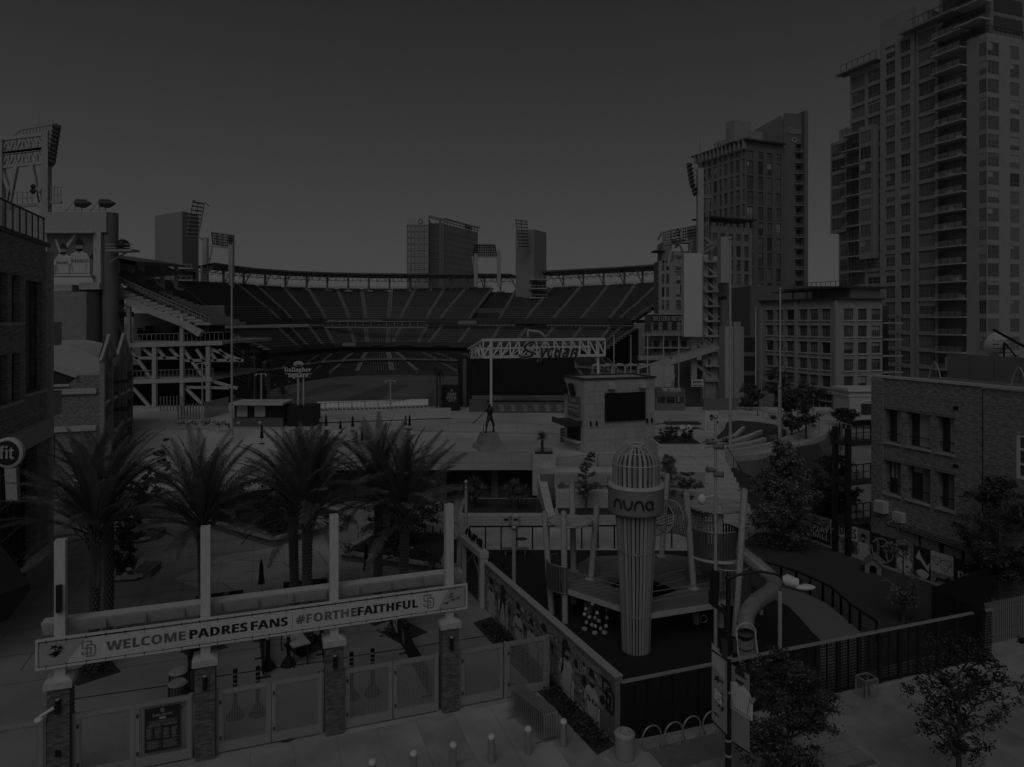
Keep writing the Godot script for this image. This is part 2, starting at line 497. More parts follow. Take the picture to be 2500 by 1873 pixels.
# ---------------------------------------------------------------- far buildings
func face(a:Vector3,b:Vector3) -> Transform3D:
	var x:=Vector3(b.x-a.x,0,b.z-a.z).normalized()
	return Transform3D(Basis(x,Vector3.UP,x.cross(Vector3.UP)),a)
func house(called:String,label:String,cat:String,a:Vector3) -> Node3D:
	return thing(called,label,cat,a)
# wall with a grid of windows: xs = [[x, w]...], ys = [[y, h]...]
func grid_face(o:Node3D,t:Transform3D,w:float,h:float,xs:Array,ys:Array,wm:Material,dep:float,cols:Array,rows:Array,fm:Material,fw:=.08,skip=null,joined:=false) -> void:
	var wins:=[]
	for x in xs:
		for y in ys:
			if skip!=null and skip.call(x,y):continue
			wins.append(Rect2(x[0],y[0],x[1],y[1]))
	part("wall",wall_mesh(w,h,wins,dep,null,t),wm,o)
	if joined:
		var mb:=MB.new();var gb:=MB.new()
		for r:Rect2 in wins:
			var q:=t*Transform3D(Basis.IDENTITY,Vector3(r.position.x,r.position.y,-dep+.05))
			gb.quad(q*Vector3.ZERO,q*Vector3(0,r.size.y,0),q*Vector3(r.size.x,r.size.y,0),q*Vector3(r.size.x,0,0))
			for cc in cols:mb.box(q*Vector3(r.size.x*cc,r.size.y/2,.06),Vector3(fw,r.size.y,.08),t.basis)
			for rr in rows:mb.box(q*Vector3(r.size.x/2,r.size.y*rr,.065),Vector3(r.size.x,fw,.06),t.basis)
		stuff(part("glazing",gb,M.glass_a,o))
		if mb.v.size():stuff(part("mullions",mb,fm,o))
		return
	for r:Rect2 in wins:
		window(o,t*Transform3D(Basis.IDENTITY,Vector3(r.position.x,r.position.y,-dep+.06)),r.size.x,r.size.y,cols,rows,fm,pick_glass(),fw)
func series(x0:float,step:float,w:float,n:int) -> Array:
	var r:=[]
	for i in n:r.append([x0+i*step,w])
	return r

func far_towers() -> void:
	# hotel beyond the stadium
	var a:=P(993,784,600);a.y=0
	var h:=house("hotel_tower","pale gridded hotel tower with a dark glass recess standing behind the stadium roof","hotel",a)
	var w:=18.8
	grid_face(h,Transform3D.IDENTITY,w,99,series(.5,3.6,2.9,5),series(2,5.4,4.6,18),M.hotel_light,.5,[.33,.66],[.3,.6],M.white_trim,.3,null,true)
	var c:=MB.new();c.sbox(0,w,99,104.5,-16,0)
	part("crown",c,M.concrete_light,h)
	var lg:=MB.new();lg.lathe(Vector3.ZERO,[Vector2(2.1,0),Vector2(2.1,.3),Vector2(1.6,.3)],20)
	part("roundel",lg,M.letter_dark,h,Transform3D(Basis(Vector3.RIGHT,PI/2),Vector3(11.8,101.6,.02)))
	var d:=MB.new();d.sbox(w,w+13.6,0,101,-22,-6)
	part("glass_recess",d,M.glass_b,h)
	var fl:=MB.new()
	for k in 19:fl.sbox(w,w+13.6,3+k*5.2,3.5+k*5.2,-6,-5.7)
	fl.sbox(w+8.5,w+10.5,0,103,-6,-5)
	part("floor_bands",fl,M.hotel_dark,h)
	var t:=face(P(1085,784,604)-a,P(1165,784,660)-a);t.origin.y=0
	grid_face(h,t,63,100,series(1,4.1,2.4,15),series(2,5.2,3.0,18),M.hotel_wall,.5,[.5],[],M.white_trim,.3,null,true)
	var b2:=MB.new();b2.box(t*Vector3(31.5,51.5,-10),Vector3(63,97,19),t.basis);part("body",b2,M.hotel_dark,h)
	var cr:=MB.new()
	cr.bar(t*Vector3(0,104.5,0),t*Vector3(66,104.5,0),1.2,1.4);cr.bar(t*Vector3(0,102,0),t*Vector3(64,102,0),1.2,.6)
	cr.bar(Vector3(w,106,-1),Vector3(w+14,103.5,-8),1.0,2.5)
	for k in 12:cr.bar(t*Vector3(k*5.6,100,0),t*Vector3(k*5.6,104,0),.6)
	part("crown",cr,M.hotel_wall,h)
	var lm:=letters("Hilton",13,4.2,.3,font_serif)
	part("lettering",lm,M.letter_dark,h,t*Transform3D(Basis.IDENTITY,Vector3(35,100.2,.9)))
	var bb:=MB.new();bb.sbox(0,w-.1,0,99,-15,-.6);part("body",bb,M.hotel_dark,h)

	# tall hotel right of centre
	var pa:=P(1704,784,285);var pb:=P(1821.6,784,260);var pc:=P(1913,784,267)
	pa.y=UL;pb.y=UL;pc.y=UL
	h=house("hotel_tower","tall stone hotel with flat overhanging roof and a slab of balconies on its right","hotel",pa)
	t=face(pa,pb);t.origin=Vector3.ZERO
	var dirn:=(pb-pa).normalized()
	var L:=pa.distance_to(pb)
	var xs:=[]
	for q in [[605,635],[655,685],[705,737],[758,780],[800,832],[853,887],[907,943],[965,988]]:
		var s0:=along(pa,dirn,1550+q[0]/3.682);var s1:=along(pa,dirn,1550+q[1]/3.682)
		xs.append([s0,s1-s0])
	var ys:=[[74.0,2.2]]
	for k in 12:ys.append([68.6-5.75*k,4.5])
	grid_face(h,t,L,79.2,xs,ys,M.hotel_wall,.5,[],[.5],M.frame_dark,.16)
	var t2:=face(pb,pc);t2.origin=pb-pa
	var L2:=pb.distance_to(pc);var d2:=(pc-pb).normalized()
	xs=[[.4,along(pb,d2,1840.5)-.6]]
	for q in [[1110,1155],[1190,1234],[1272,1314]]:
		var s0:=along(pb,d2,1550+q[0]/3.682);var s1:=along(pb,d2,1550+q[1]/3.682)
		xs.append([s0,s1-s0])
	ys=[[73.2,2.7]]
	for k in 12:ys.append([67.3-5.75*k,5.0])
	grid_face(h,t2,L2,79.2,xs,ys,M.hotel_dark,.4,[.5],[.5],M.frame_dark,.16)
	var ev:=MB.new()
	var pl:=PackedVector2Array()
	for q in [t*Vector3(-2.4,0,1.6),t*Vector3(L+1.5,0,1.6),t2*Vector3(L2,0,1.5),t2*Vector3(L2,0,-8),t*Vector3(-2.4,0,-12)]:pl.append(V2(q))
	ev.prism(pl,79.4,80.0)
	part("overhanging_roof",ev,M.dark_metal,h)
	for k in 13:
		var pr:=MB.new();pr.box(t*Vector3(k*L/12.0,78,1.0),Vector3(.35,3.2,1.8),t.basis);part("roof_bracket",pr,M.hotel_light,h)
	var core:=MB.new()
	core.box(t*Vector3(L*.5,39,-6),Vector3(L-1,78,10.5),t.basis)
	core.box(t2*Vector3(L2*.5,39,-5),Vector3(L2-.6,78,9),t2.basis)
	part("body",core,M.hotel_dark,h)
	var ph:=MB.new()
	ph.box(t*Vector3(L*.55,82.0,-7),Vector3(L*.75,4.5,6),t.basis);ph.box(t2*Vector3(1.5,84.0,-6),Vector3(8,8,5),t2.basis)
	part("penthouse",ph,M.hotel_light,h)
	# the slab
	var s0:=P(1913,784,268)-pa;var s1:=P(1957,784,269)-pa;s0.y=0;s1.y=0
	var t3:=face(s0,s1)
	var sw:=s0.distance_to(s1)
	var bx:=1550+1447/3.682;var ex:=1550+1502/3.682
	var o0:=along(s0+pa,t3.basis.x,bx);var o1:=along(s0+pa,t3.basis.x,ex)
	var bal:=[]
	for k in 19:bal.append(Rect2(o0,3+k*4.12,o1-o0,3.3))
	part("slab_wall",wall_mesh(sw,92.3,bal,1.6,null,t3),M.hotel_dark,h)
	var back:=MB.new()
	back.box(t3*Vector3(sw*.5,46,-12.4),Vector3(sw-.04,92,21.5),t3.basis)
	part("slab_body",back,M.hotel_light,h)
	var fin:=MB.new();fin.box(t3*Vector3(sw+.75,46.5,-8),Vector3(1.5,93,20),t3.basis);part("fin_wall",fin,M.hotel_dark,h)
	for r:Rect2 in bal:
		var bm:=MB.new();var q:=t3*Transform3D(Basis.IDENTITY,Vector3(r.position.x,r.position.y,0))
		bm.box(q*Vector3(r.size.x/2-.3,0,.5),Vector3(r.size.x+.6,.22,1.4),t3.basis)
		var bo:=part("balcony",bm,M.hotel_light,h)
		var rm:=MB.new()
		rm.box(q*Vector3(r.size.x/2-.3,1.1,1.1),Vector3(r.size.x+.5,.08,.08),t3.basis)
		for k in 6:rm.box(q*Vector3(-.4+k*r.size.x/5.0,.55,1.1),Vector3(.07,1.1,.07),t3.basis)
		part("railing",rm,M.frame_light,bo)
		var gm:=MB.new();gm.box(q*Vector3(r.size.x/2,1.6,-1.5),Vector3(r.size.x-.05,3.1,.1),t3.basis);part("balcony_door",gm,pick_glass(),bo)
	part("lettering",letters("Omni",5.4,2.6,.2,font_serif),M.letter_mid,h,t3*Transform3D(Basis.IDENTITY,Vector3(1.9,84.3,.12)))
	var em:=MB.new()
	for k in 5:em.box(Vector3(cos(TAU*k/5+.3)*.8,sin(TAU*k/5+.3)*.8,0),Vector3(1.0,.45,.2),Basis(Vector3.BACK,TAU*k/5+.3+PI/2))
	part("emblem",em,M.letter_mid,h,t3*Transform3D(Basis.IDENTITY,Vector3(4.4,82,.15)))

	# lower hotel wing in front of it
	var la:=P(1735,784,232);var lb:=P(1837,784,240);la.y=UL;lb.y=UL
	h=house("hotel_wing","lower stone hotel wing with five window bays and dark flat roof","hotel",la)
	t=face(la,lb);t.origin=Vector3.ZERO
	L=la.distance_to(lb);d2=t.basis.x
	xs=[]
	for q in [[697,742],[770,812],[842,884],[913,954],[984,1025]]:
		var u0:=along(la,d2,1550+q[0]/3.682);var u1:=along(la,d2,1550+q[1]/3.682)
		xs.append([u0,u1-u0])
	ys=[[39.3,2.2]]
	for k in 7:ys.append([33.8-4.75*k,3.7])
	grid_face(h,t,L,44,xs,ys,M.hotel_wall,.4,[.5],[.55],M.frame_dark,.13)
	var rf:=MB.new();rf.box(t*Vector3(L*.5-.5,46.6,-3),Vector3(L+2.5,.5,9),t.basis)
	for k in 7:rf.box(t*Vector3(.3+k*(L-.6)/6,45.2,-.5),Vector3(.5,2.4,.5),t.basis)
	part("roof",rf,M.dark_metal,h)
	var bd:=MB.new();bd.box(t*Vector3(L*.5,22,-6),Vector3(L-.1,43.8,11),t.basis);part("body",bd,M.hotel_dark,h)
	la=P(1608,784,243);la.y=UL;lb=P(1742,784,243);lb.y=UL
	var o:=house("hotel_annex","square stone hotel annex with vertical panels and a roof canopy, behind the lamp rack","hotel",la)
	var W:=lb.x-la.x
	grid_face(o,Transform3D.IDENTITY,W,33,[[1.1,.9],[2.7,.9],[6.2,1.6],[12.2,1.5],[15.6,1.6]],series(2,4.6,3.4,7),M.hotel_light,.4,[],[.5],M.frame_dark,.12)
	var q2:=MB.new();q2.sbox(1.2,4.6,33,39.5,-8,.3);part("stair_head",q2,M.hotel_wall,o)
	q2=MB.new();q2.sbox(4.6,W,33,36.4,-8,-.2);part("attic",q2,M.hotel_dark,o)
	q2=MB.new();q2.sbox(-1.6,2,36.3,36.7,-6,1.5);q2.sbox(4.7,W+1,39.8,40.3,-8,1);part("canopy",q2,M.dark_metal,o)
	q2=MB.new();q2.sbox(5.3,8.6,29.3,36.2,0.02,.4);part("sign_panel",q2,M.hotel_light,o)
	part("lettering",letters("Omni",2.3,1.5,.1,font_serif),M.letter_dark,o,Transform3D(Basis.IDENTITY,Vector3(5.8,33.6,.42)))
	part("lettering",letters("Hotels",2.3,1.3,.1,font_serif),M.letter_dark,o,Transform3D(Basis.IDENTITY,Vector3(5.8,29.8,.42)))
	q2=MB.new();q2.sbox(.1,W-.1,0,32.9,-9,-.5);part("body",q2,M.hotel_dark,o)

# ---------------------------------------------------------------- stadium
func rake(o:Node3D,fr:Array,bk:Array,n:int,gap:float,skip:=[],stairs:=true) -> void:
	var tr:=MB.new()
	var seats:Array[Transform3D]=[]
	for i in fr.size()-1:
		if skip.has(i):continue
		for r in n:
			var t0:=float(r)/n;var t1:=float(r+1)/n
			var a:Vector3=fr[i].lerp(bk[i],t0);var b:Vector3=fr[i+1].lerp(bk[i+1],t0)
			var c:Vector3=fr[i].lerp(bk[i],t1);var d:Vector3=fr[i+1].lerp(bk[i+1],t1)
			var cl:=Vector3(c.x,a.y,c.z);var dl:=Vector3(d.x,b.y,d.z)
			tr.quad(a,cl,dl,b);tr.quad(cl,c,d,dl)
			var s0:=a.lerp(c,.62);var s1:=b.lerp(d,.62);s0.y=a.y;s1.y=b.y
			var x:=s1-s0
			var l:=x.length()
			if l<2.5:continue
			x/=l
			var bas:=Basis(x,Vector3.UP,x.cross(Vector3.UP).normalized())
			var m:=int((l-2.0)/gap)
			for k in m:seats.append(Transform3D(bas,s0+x*(1.0+(k+.5)*(l-2.0)/m)))
	part("terrace",tr,M.tread,o)
	if stairs:
		for i in fr.size():
			if skip.has(i) and (i==0 or skip.has(i-1)):continue
			var st:=MB.new()
			var side:Vector3=(fr[mini(i+1,fr.size()-1)]-fr[maxi(i-1,0)]).normalized()
			var dn:Vector3=(bk[i]-fr[i]);dn.y=0;dn=dn.normalized()
			for r in n:
				var p:Vector3=fr[i].lerp(bk[i],(r+.5)/n)
				st.box(p+Vector3(0,-.12,0),Vector3(1.25,.6,fr[i].distance_to(bk[i])/n+.1),Basis(-dn.cross(Vector3.UP),Vector3.UP,-dn))
			part("stair",st,M.stair,o)
	if not cache.has("seat"):
		var sb:=MB.new()
		sb.sbox(-.23,.23,.4,.47,-.05,.42);sb.sbox(-.23,.23,.47,.95,-.12,-.05)
		cache["seat"]=sb.mesh()
	var mm:=MultiMesh.new()
	mm.transform_format=MultiMesh.TRANSFORM_3D
	mm.mesh=cache["seat"];mm.instance_count=seats.size()
	for k in seats.size():mm.set_instance_transform(k,seats[k].scaled_local(Vector3(gap/.62,1.15,1.3)))
	var mi:=MultiMeshInstance3D.new()
	mi.name="seats";mi.multimesh=mm;mi.material_override=M.seat_blue
	o.add_child(mi,true)
	stuff(mi)

func strip(o:Node3D,called:String,pts:Array,y0:float,y1:float,th:float,m:Material,skip:=[]) -> void:
	var mb:=MB.new()
	for i in pts.size()-1:
		if skip.has(i):continue
		var a:Vector3=pts[i];var b:Vector3=pts[i+1]
		mb.bar(a+Vector3(0,(y0+y1)/2,0),b+Vector3(0,(y0+y1)/2,0),y1-y0,th,(b-a).cross(Vector3.UP).normalized())
	part(called,mb,m,o)

func stadium() -> void:
	var o:=thing("stadium","baseball stadium with three tiers of dark seats round the grass field","stadium",Vector3(-20,-4,-300))
	var off:=Transform3D(Basis.IDENTITY,-o.position)
	var holder:=o
	# sections of the upper tier: back x, y, depth; middle x, y, depth (bearings of the stairs)
	var D:=[[577,692,330,650,751,302],[626,697,345,686,753,315],[691,701,358,737,753,327],[751,703,368,781,753,336],[822,705,376,843,753,344],
		[883,706,381,889,753,349],[955,706,384,951,753,352],[1014,706,385,990,753,353],[1085,705,384,1056,753,352],[1137,704,381,1096,753,349],
		[1203,703,376,1165,753,344],[1262,705,372,1233,753,340],[1347,703,362,1306,753,331],[1418,699,352,1373,753,322],[1486,696,343,1441,753,314],
		[1552,693,335,1510,753,307],[1610,690,327,1545,751,300],[1690,684,318,1590,750,291]]
	var bk:=[];var md:=[];var md2:=[];var fr:=[]
	# the wing that comes forward on the left, cut open at its near end
	for q in [[268,668,99,505,785,98],[318,676,150,512,784,150],[365,684,205,520,784,203],[430,689,262,545,784,258]]:
		var b:=P(q[0],q[1],q[2]);var f:=P(q[3],q[4],q[5])
		bk.append(b-o.position);md.append(f.lerp(b,.36)-o.position);md2.append(f.lerp(b,.3)-o.position);fr.append(f-o.position)
	for q in D:
		var b:=P(q[0],q[1],q[2]);var m:=P(q[3],q[4],q[5])
		var d:=m-b;d.y=0;d=d.normalized()
		bk.append(b-o.position);md.append(m-o.position);md2.append(m+d*2.2+Vector3(0,-.2,0)-o.position)
		var f:=m+d*15.0;f.y=15.9
		fr.append(f-o.position)
	var N:=bk.size()
	rake(o,md,bk,15,.8,[14])
	rake(o,fr,md2,6,.8,[14])
	strip(o,"walkway_wall",md,-2.3,.1,.4,M.stand_mid)
	strip(o,"tier_front",fr,-1.6,.9,.5,M.stand_front)
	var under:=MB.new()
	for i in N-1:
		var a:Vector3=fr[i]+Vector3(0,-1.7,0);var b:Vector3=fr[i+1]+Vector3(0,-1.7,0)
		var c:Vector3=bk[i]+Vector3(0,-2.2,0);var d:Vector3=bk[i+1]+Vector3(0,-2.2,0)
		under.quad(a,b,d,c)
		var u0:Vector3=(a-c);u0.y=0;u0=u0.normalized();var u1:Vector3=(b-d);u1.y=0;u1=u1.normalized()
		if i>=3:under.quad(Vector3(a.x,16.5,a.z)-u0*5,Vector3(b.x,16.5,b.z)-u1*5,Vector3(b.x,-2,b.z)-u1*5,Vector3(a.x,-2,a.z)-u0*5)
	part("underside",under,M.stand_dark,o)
	# vomitory walls on the cross-aisle, with bunting
	var vo:=MB.new();var bt:=MB.new()
	for i in range(4,N-1):
		if i==14:continue
		var a:Vector3=md[i].lerp(fr[i],.4);var b:Vector3=md[i+1].lerp(fr[i+1],.4)
		if i % 2==0 or i>15:
			vo.bar(a.lerp(b,.1)+Vector3(0,-.4,0),a.lerp(b,.9)+Vector3(0,-.4,0),2.6,.4,(b-a).cross(Vector3.UP).normalized())
			for k in 4:half_ring(bt,a.lerp(b,.2+.2*k)+Vector3(0,-1.0,.5),1.0)
	part("vomitory_wall",vo,M.stand_mid,o)
	# club tier and lower bowl
	var cb:=[];var cf:=[];var lb:=[];var lf:=[]
	for i in range(3,N):
		var u:Vector3=fr[i]-bk[i];u.y=0;u=u.normalized()
		var q:=fr[i] as Vector3
		cb.append(Vector3(q.x,12.6+4,q.z)-u*2.0);cf.append(Vector3(q.x,5.0+4,q.z)+u*19.0)
	rake(o,cf,cb,9,.9)
	strip(o,"tier_front",cf,-1.3,.9,.5,M.stand_front)
	var lx:=[[575,175],[640,190],[667,201],[702,212],[754,228],[802,240],[870,248],[957,253],[1020,252],[1120,245],[1180,240],[1240,232],[1300,225],[1350,215],[1400,205],[1440,195],[1480,185],[1520,176],[1560,168]]
	for i in cf.size():
		var f:Vector3=P(lx[i][0],HY,lx[i][1])-o.position
		f.y=1.0
		lf.append(f)
		var c:=cf[i] as Vector3
		lb.append(Vector3(c.x,5.8,c.z).lerp(f,.06))
	var lm:=[];var lm2:=[]
	for i in lf.size():
		lm.append(lf[i].lerp(lb[i],.45));lm2.append(lf[i].lerp(lb[i],.5)+Vector3(0,.5,0))
	rake(o,lf,lm,9,.9);rake(o,lm2,lb,9,.9)
	strip(o,"field_wall",lf,-1.2,.7,.4,M.stand_front)
	for i in lm.size()-1:
		if i % 2==1:half_ring(bt,lm[i].lerp(lm[i+1],.5)+Vector3(0,.3,.5),1.1)
	for i in range(1,cf.size()-2):
		if i % 3!=0:
			for k in 4:half_ring(bt,cb[i].lerp(cb[i+1],.2+.2*k)+Vector3(0,-1.2,1.8),.9)
	stuff(part("bunting",bt,M.bunting,o))
	for i in range(3,cb.size()-1):   # fronts of the suites between the tiers
		var sf:=MB.new()
		for k in 7:
			var p:Vector3=cb[i].lerp(cb[i+1],k/7.0)+Vector3(0,.6,.4)
			sf.bar(p,p+Vector3(0,2.0,0),.28)
		sf.bar(cb[i]+Vector3(0,1.5,.4),cb[i+1]+Vector3(0,1.5,.4),.3);sf.bar(cb[i]+Vector3(0,.5,.4),cb[i+1]+Vector3(0,.5,.4),.25,.5)
		part("suite_front",sf,M.stand_mid if i % 3 else M.stair,o)
		if i % 2==0:
			var ab:=MB.new();ab.bar(cf[i].lerp(cf[i+1],.2)+Vector3(0,-.3,.5),cf[i].lerp(cf[i+1],.75)+Vector3(0,-.3,.5),.9,.2,Vector3.UP);part("ad_board",ab,M.stand_mid,o)
	# press box
	var pb:=MB.new();var pg:=MB.new()
	for i in 13:
		var x0:=792+i*19.0
		var p:=P(x0,793,322)-o.position;var q:=P(x0+19,793,322)-o.position
		pb.bar(p+Vector3(0,-1.3,0),p+Vector3(0,1.5,0),.3);pb.bar(p+Vector3(0,1.5,0),q+Vector3(0,1.5,0),.3);pb.bar(p+Vector3(0,-1.3,0),q+Vector3(0,-1.3,0),.3,.5)
		pg.box((p+q)/2+Vector3(0,0,-.5),Vector3(3.4,2.8,.2))
	part("press_box",pb,M.hotel_light,o);part("press_box_glass",pg,M.glass_b,o)
	var le:=letters("JERRY COLEMAN BROADCAST CENTER",25,1.1,.2)
	part("lettering",le,M.letter_mid,o,Transform3D(Basis.IDENTITY,P(800,786.5,321)-o.position))
	for q in [[614,790,40],[1119,791,44],[1500,788,30],[1553,789,31],[836,845,32]]:
		var bd:=MB.new();bd.box(P(q[0]+q[2]/2.0-20*0,q[1]-4,300)-o.position,Vector3(q[2]*300/FL,1.5,.3));part("ad_board",bd,M.hotel_wall,o)
	# roof canopies on trusses behind the top rows
	canopy(o,[[500,643,310],[600,656,335],[700,663,355],[800,667,368],[900,669,376],[1000,670,380],[1100,670,380],[1180,670,376],[1258,670,370]],11.0)
	canopy(o,[[1325,664,362],[1420,659,350],[1520,654,338],[1610,648,326],[1690,641,315]],11.0)
	canopy(o,[[258,616,103],[330,625,150],[420,638,230]],8.0)
	# wall behind the top row
	var rw:=MB.new()
	for i in N-1:
		if i==14:continue
		var a:Vector3=bk[i];var b:Vector3=bk[i+1]
		rw.bar(a+Vector3(0,.6,0),b+Vector3(0,.6,0),.15);rw.bar(a+Vector3(0,1.3,0),b+Vector3(0,1.3,0),.12)
		for k in 10:rw.bar(a.lerp(b,k/10.0),a.lerp(b,k/10.0)+Vector3(0,1.3,0),.1)
	part("top_railing",rw,M.frame_light,o)
	near_stand(o)
	# two stone pylons and the light racks
	pylon("stone_pylon","plain stone pylon left of the seating bowl with a lamp rack on its right",P(378,784,285),P(445,784,272),P(485,784,284),515,272)
	pylon("stone_pylon","stone pylon right of the bowl's centre with a lamp rack on its left",P(1259,784,356),P(1304,784,348),P(1334,784,360),560,348)
	lamp_rack("floodlight_rack","leaning floodlight rack on the right of the left stone pylon",P(455,576,268),P(484,577,268),P(472,488,266),P(500,493,266),9,6)
	lamp_rack("floodlight_rack","floodlight rack before the top of the right stone pylon",P(1266,606,346),P(1292,606,346),P(1258,534,344),P(1286,536,344),9,6)
	light_mast("light_tower","two-legged light tower on the roof between the left pylon and the stadium centre",[[502,580,690],[565,574,700]],[[519,597],[566,604],[516,566],[570,573]],315,5,11)
	light_mast("light_tower","two-legged light tower on the roof in front of the far hotel",[[1162,612,700],[1218,612,700]],[[1153,625],[1214,625],[1158,596],[1208,596]],366,5,13)

func half_ring(mb:MB,c:Vector3,r:float) -> void:
	for k in 6:
		var a:=PI+PI*k/6;var b:=PI+PI*(k+1)/6
		mb.bar(c+Vector3(cos(a)*r,sin(a)*r,0),c+Vector3(cos(b)*r,sin(b)*r,0),.34,.1,Vector3.BACK)

func canopy(o:Node3D,L:Array,dep:float) -> void:
	var rf:=MB.new();var tr:=MB.new()
	var pts:=[];var inn:=[]
	for q in L:pts.append(P(q[0],q[1],q[2])-o.position)
	for i in pts.size():
		var s:Vector3=(pts[mini(i+1,pts.size()-1)]-pts[maxi(i-1,0)]);s.y=0
		var u:=s.normalized().cross(Vector3.UP)
		if u.z<0:u=-u
		inn.append(pts[i]+u*dep*.5+Vector3(0,.2,0));pts[i]=pts[i]-u*dep*.5+Vector3(0,-1.2,0)
	for i in pts.size()-1:
		var a:Vector3=inn[i];var b:Vector3=inn[i+1];var c:Vector3=pts[i];var d:Vector3=pts[i+1]
		var dn:=Vector3(0,-.7,0)
		rf.quad(a,c,d,b);rf.quad(a+dn,b+dn,d+dn,c+dn);rf.quad(a,b,b+dn,a+dn);rf.quad(c,c+dn,d+dn,d)
		var n:=int(a.distance_to(b)/4.0)
		truss(tr,a.lerp(c,.35)+dn,b.lerp(d,.35)+dn,a.lerp(c,.35)+Vector3(0,-3.6,0),b.lerp(d,.35)+Vector3(0,-3.6,0),n,.3,.22)
		for k in n+1:
			var p:=a.lerp(b,float(k)/n)
			var p2:=c.lerp(d,float(k)/n)
			tr.bar(p+dn*1.2,p2+Vector3(0,-3.2,0),.2)
	part("roof_canopy",rf,M.stand_mid,o)
	part("roof_truss",tr,M.frame_mid,o)
	for i in range(0,pts.size()):
		for k in 2:
			if i==pts.size()-1 and k:continue
			var p:Vector3=pts[i] if k==0 else pts[i].lerp(pts[i+1],.5)
			var q:Vector3=inn[i] if k==0 else inn[i].lerp(inn[i+1],.5)
			var c:=MB.new()
			var top:=p.lerp(q,.35)+Vector3(0,-.5,0)
			c.bar(top,Vector3(top.x,top.y-8,top.z),.9)
			c.bar(top+Vector3(0,-7,0),top.lerp(q,.8)+Vector3(0,-1.5,0),.4)
			c.box(Vector3(top.x,top.y-8,top.z),Vector3(4.5,.8,2))
			part("roof_column",c,M.white_steel,o)

func pylon(called:String,label:String,a:Vector3,b:Vector3,c:Vector3,ty:float,d:float) -> void:
	a.y=0;b.y=0;c.y=0
	var o:=thing(called,label,"pylon",Vector3(b.x,-4,b.z))
	var h:=EH+(HY-ty)*d/FL+4
	var e:=a+c-b
	var mb:=MB.new()
	var poly:=PackedVector2Array([V2(a-b),V2(Vector3.ZERO),V2(c-b),V2(e-b)])
	mb.prism(poly,0,h)
	part("shaft",mb,M.stone,o)
	# stacked platforms on the side that faces the field
	var n:=(a-b).normalized()
	for k in 5:
		var pm:=MB.new()
		var side:=(c-b)
		var base:=side*.35 if called!="" else side
		var y:=h*.12+k*4.6+14
		pm.box(base*.5+Vector3(1.0,y,3.0),Vector3(9,.5,5.5));
		pm.box(base*.5+Vector3(1.0,y+1.6,5.6),Vector3(9,.15,.15))
		for q in 5:pm.box(base*.5+Vector3(-3.3+q*2.1,y+.8,5.6),Vector3(.15,1.6,.15))
		part("platform",pm,M.white_steel,o)
	var dk:=MB.new()
	for k in 4:dk.box((c-b)*.2+Vector3(1.0,h*.12+k*4.6+16.2,2.2),Vector3(6.5,2.6,3.6))
	part("cabin",dk,M.stand_dark,o)

func lamp(mb:MB,p:Vector3,dir:Vector3,r:float) -> void:
	mb.tube([p-dir*r*1.1,p-dir*r*.4,p+dir*r*.6],[r*.3,r*.8,r],8)
func lamp_rack(called:String,label:String,a:Vector3,b:Vector3,c:Vector3,d:Vector3,rows:int,cols:int) -> void:   # a b bottom, c d top
	var o:=thing(called,label,"floodlights",(a+b)/2)
	var z:=(a+b)/2
	var fm:=MB.new()
	for k in rows+1:fm.bar(a.lerp(c,float(k)/rows)-z,b.lerp(d,float(k)/rows)-z,.14)
	fm.bar(a-z,c-z,.3);fm.bar(b-z,d-z,.3);fm.bar((a+b)/2-z,(c+d)/2-z,.25)
	for q in [a,b,c,d]:fm.bar(q-z,q-z+Vector3(0,-1,-4),.25)
	part("frame",fm,M.white_steel,o)
	var sz:=(b-a).length()/cols
	var key:="lamp%.1f" % sz
	if not cache.has(key):
		var lm:=MB.new();lamp(lm,Vector3.ZERO,Vector3(0,-.35,.94),sz*.46);cache[key]=lm.mesh()
	for r in rows:
		for k in cols:
			var p:=a.lerp(b,(k+.5)/cols).lerp(c.lerp(d,(k+.5)/cols),(r+.5)/rows)
			part("floodlight",cache[key],M.lamp_dark,o,Transform3D(Basis.IDENTITY,p-z+Vector3(0,0,.5)))
func light_mast(called:String,label:String,legs:Array,q:Array,d:float,rows:int,cols:int) -> void:
	var base:=P((legs[0][0]+legs[1][0])/2.0,legs[0][2],d)
	var o:=thing(called,label,"light tower",base)
	for l in legs:
		var m:=MB.new();m.bar(P(l[0],l[1],d)-base,P(l[0],l[2],d)-base,2.0);part("leg",m,M.white_steel,o)
	var a:=P(q[0][0],q[0][1],d)-base;var b:=P(q[1][0],q[1][1],d)-base;var c:=P(q[2][0],q[2][1],d-2)-base;var e:=P(q[3][0],q[3][1],d-2)-base
	var m:=MB.new()
	m.bar(P(legs[0][0],q[0][1]+2,d)-base,P(legs[1][0],q[1][1]+2,d)-base,.8)
	m.bar(a,P(legs[0][0],legs[0][2]-8,d)-base,.6);m.bar(b,P(legs[1][0],legs[1][2]-8,d)-base,.6)
	part("brace",m,M.white_steel,o)
	m=MB.new()
	for k in rows+1:m.bar(a.lerp(c,float(k)/rows),b.lerp(e,float(k)/rows),.2)
	for k in 5:m.bar(a.lerp(b,k/4.0),c.lerp(e,k/4.0),.25)
	part("lamp_frame",m,M.frame_mid,o)
	var sz:=a.distance_to(b)/cols
	var lm:=MB.new();lamp(lm,Vector3.ZERO,Vector3(0,-.35,.94),sz*.48)
	var mesh:=lm.mesh()
	for r in rows:
		for k in cols:part("floodlight",mesh,M.lamp_dark,o,Transform3D(Basis.IDENTITY,a.lerp(b,(k+.5)/cols).lerp(c.lerp(e,(k+.5)/cols),(r+.5)/rows)+Vector3(0,0,.4)))

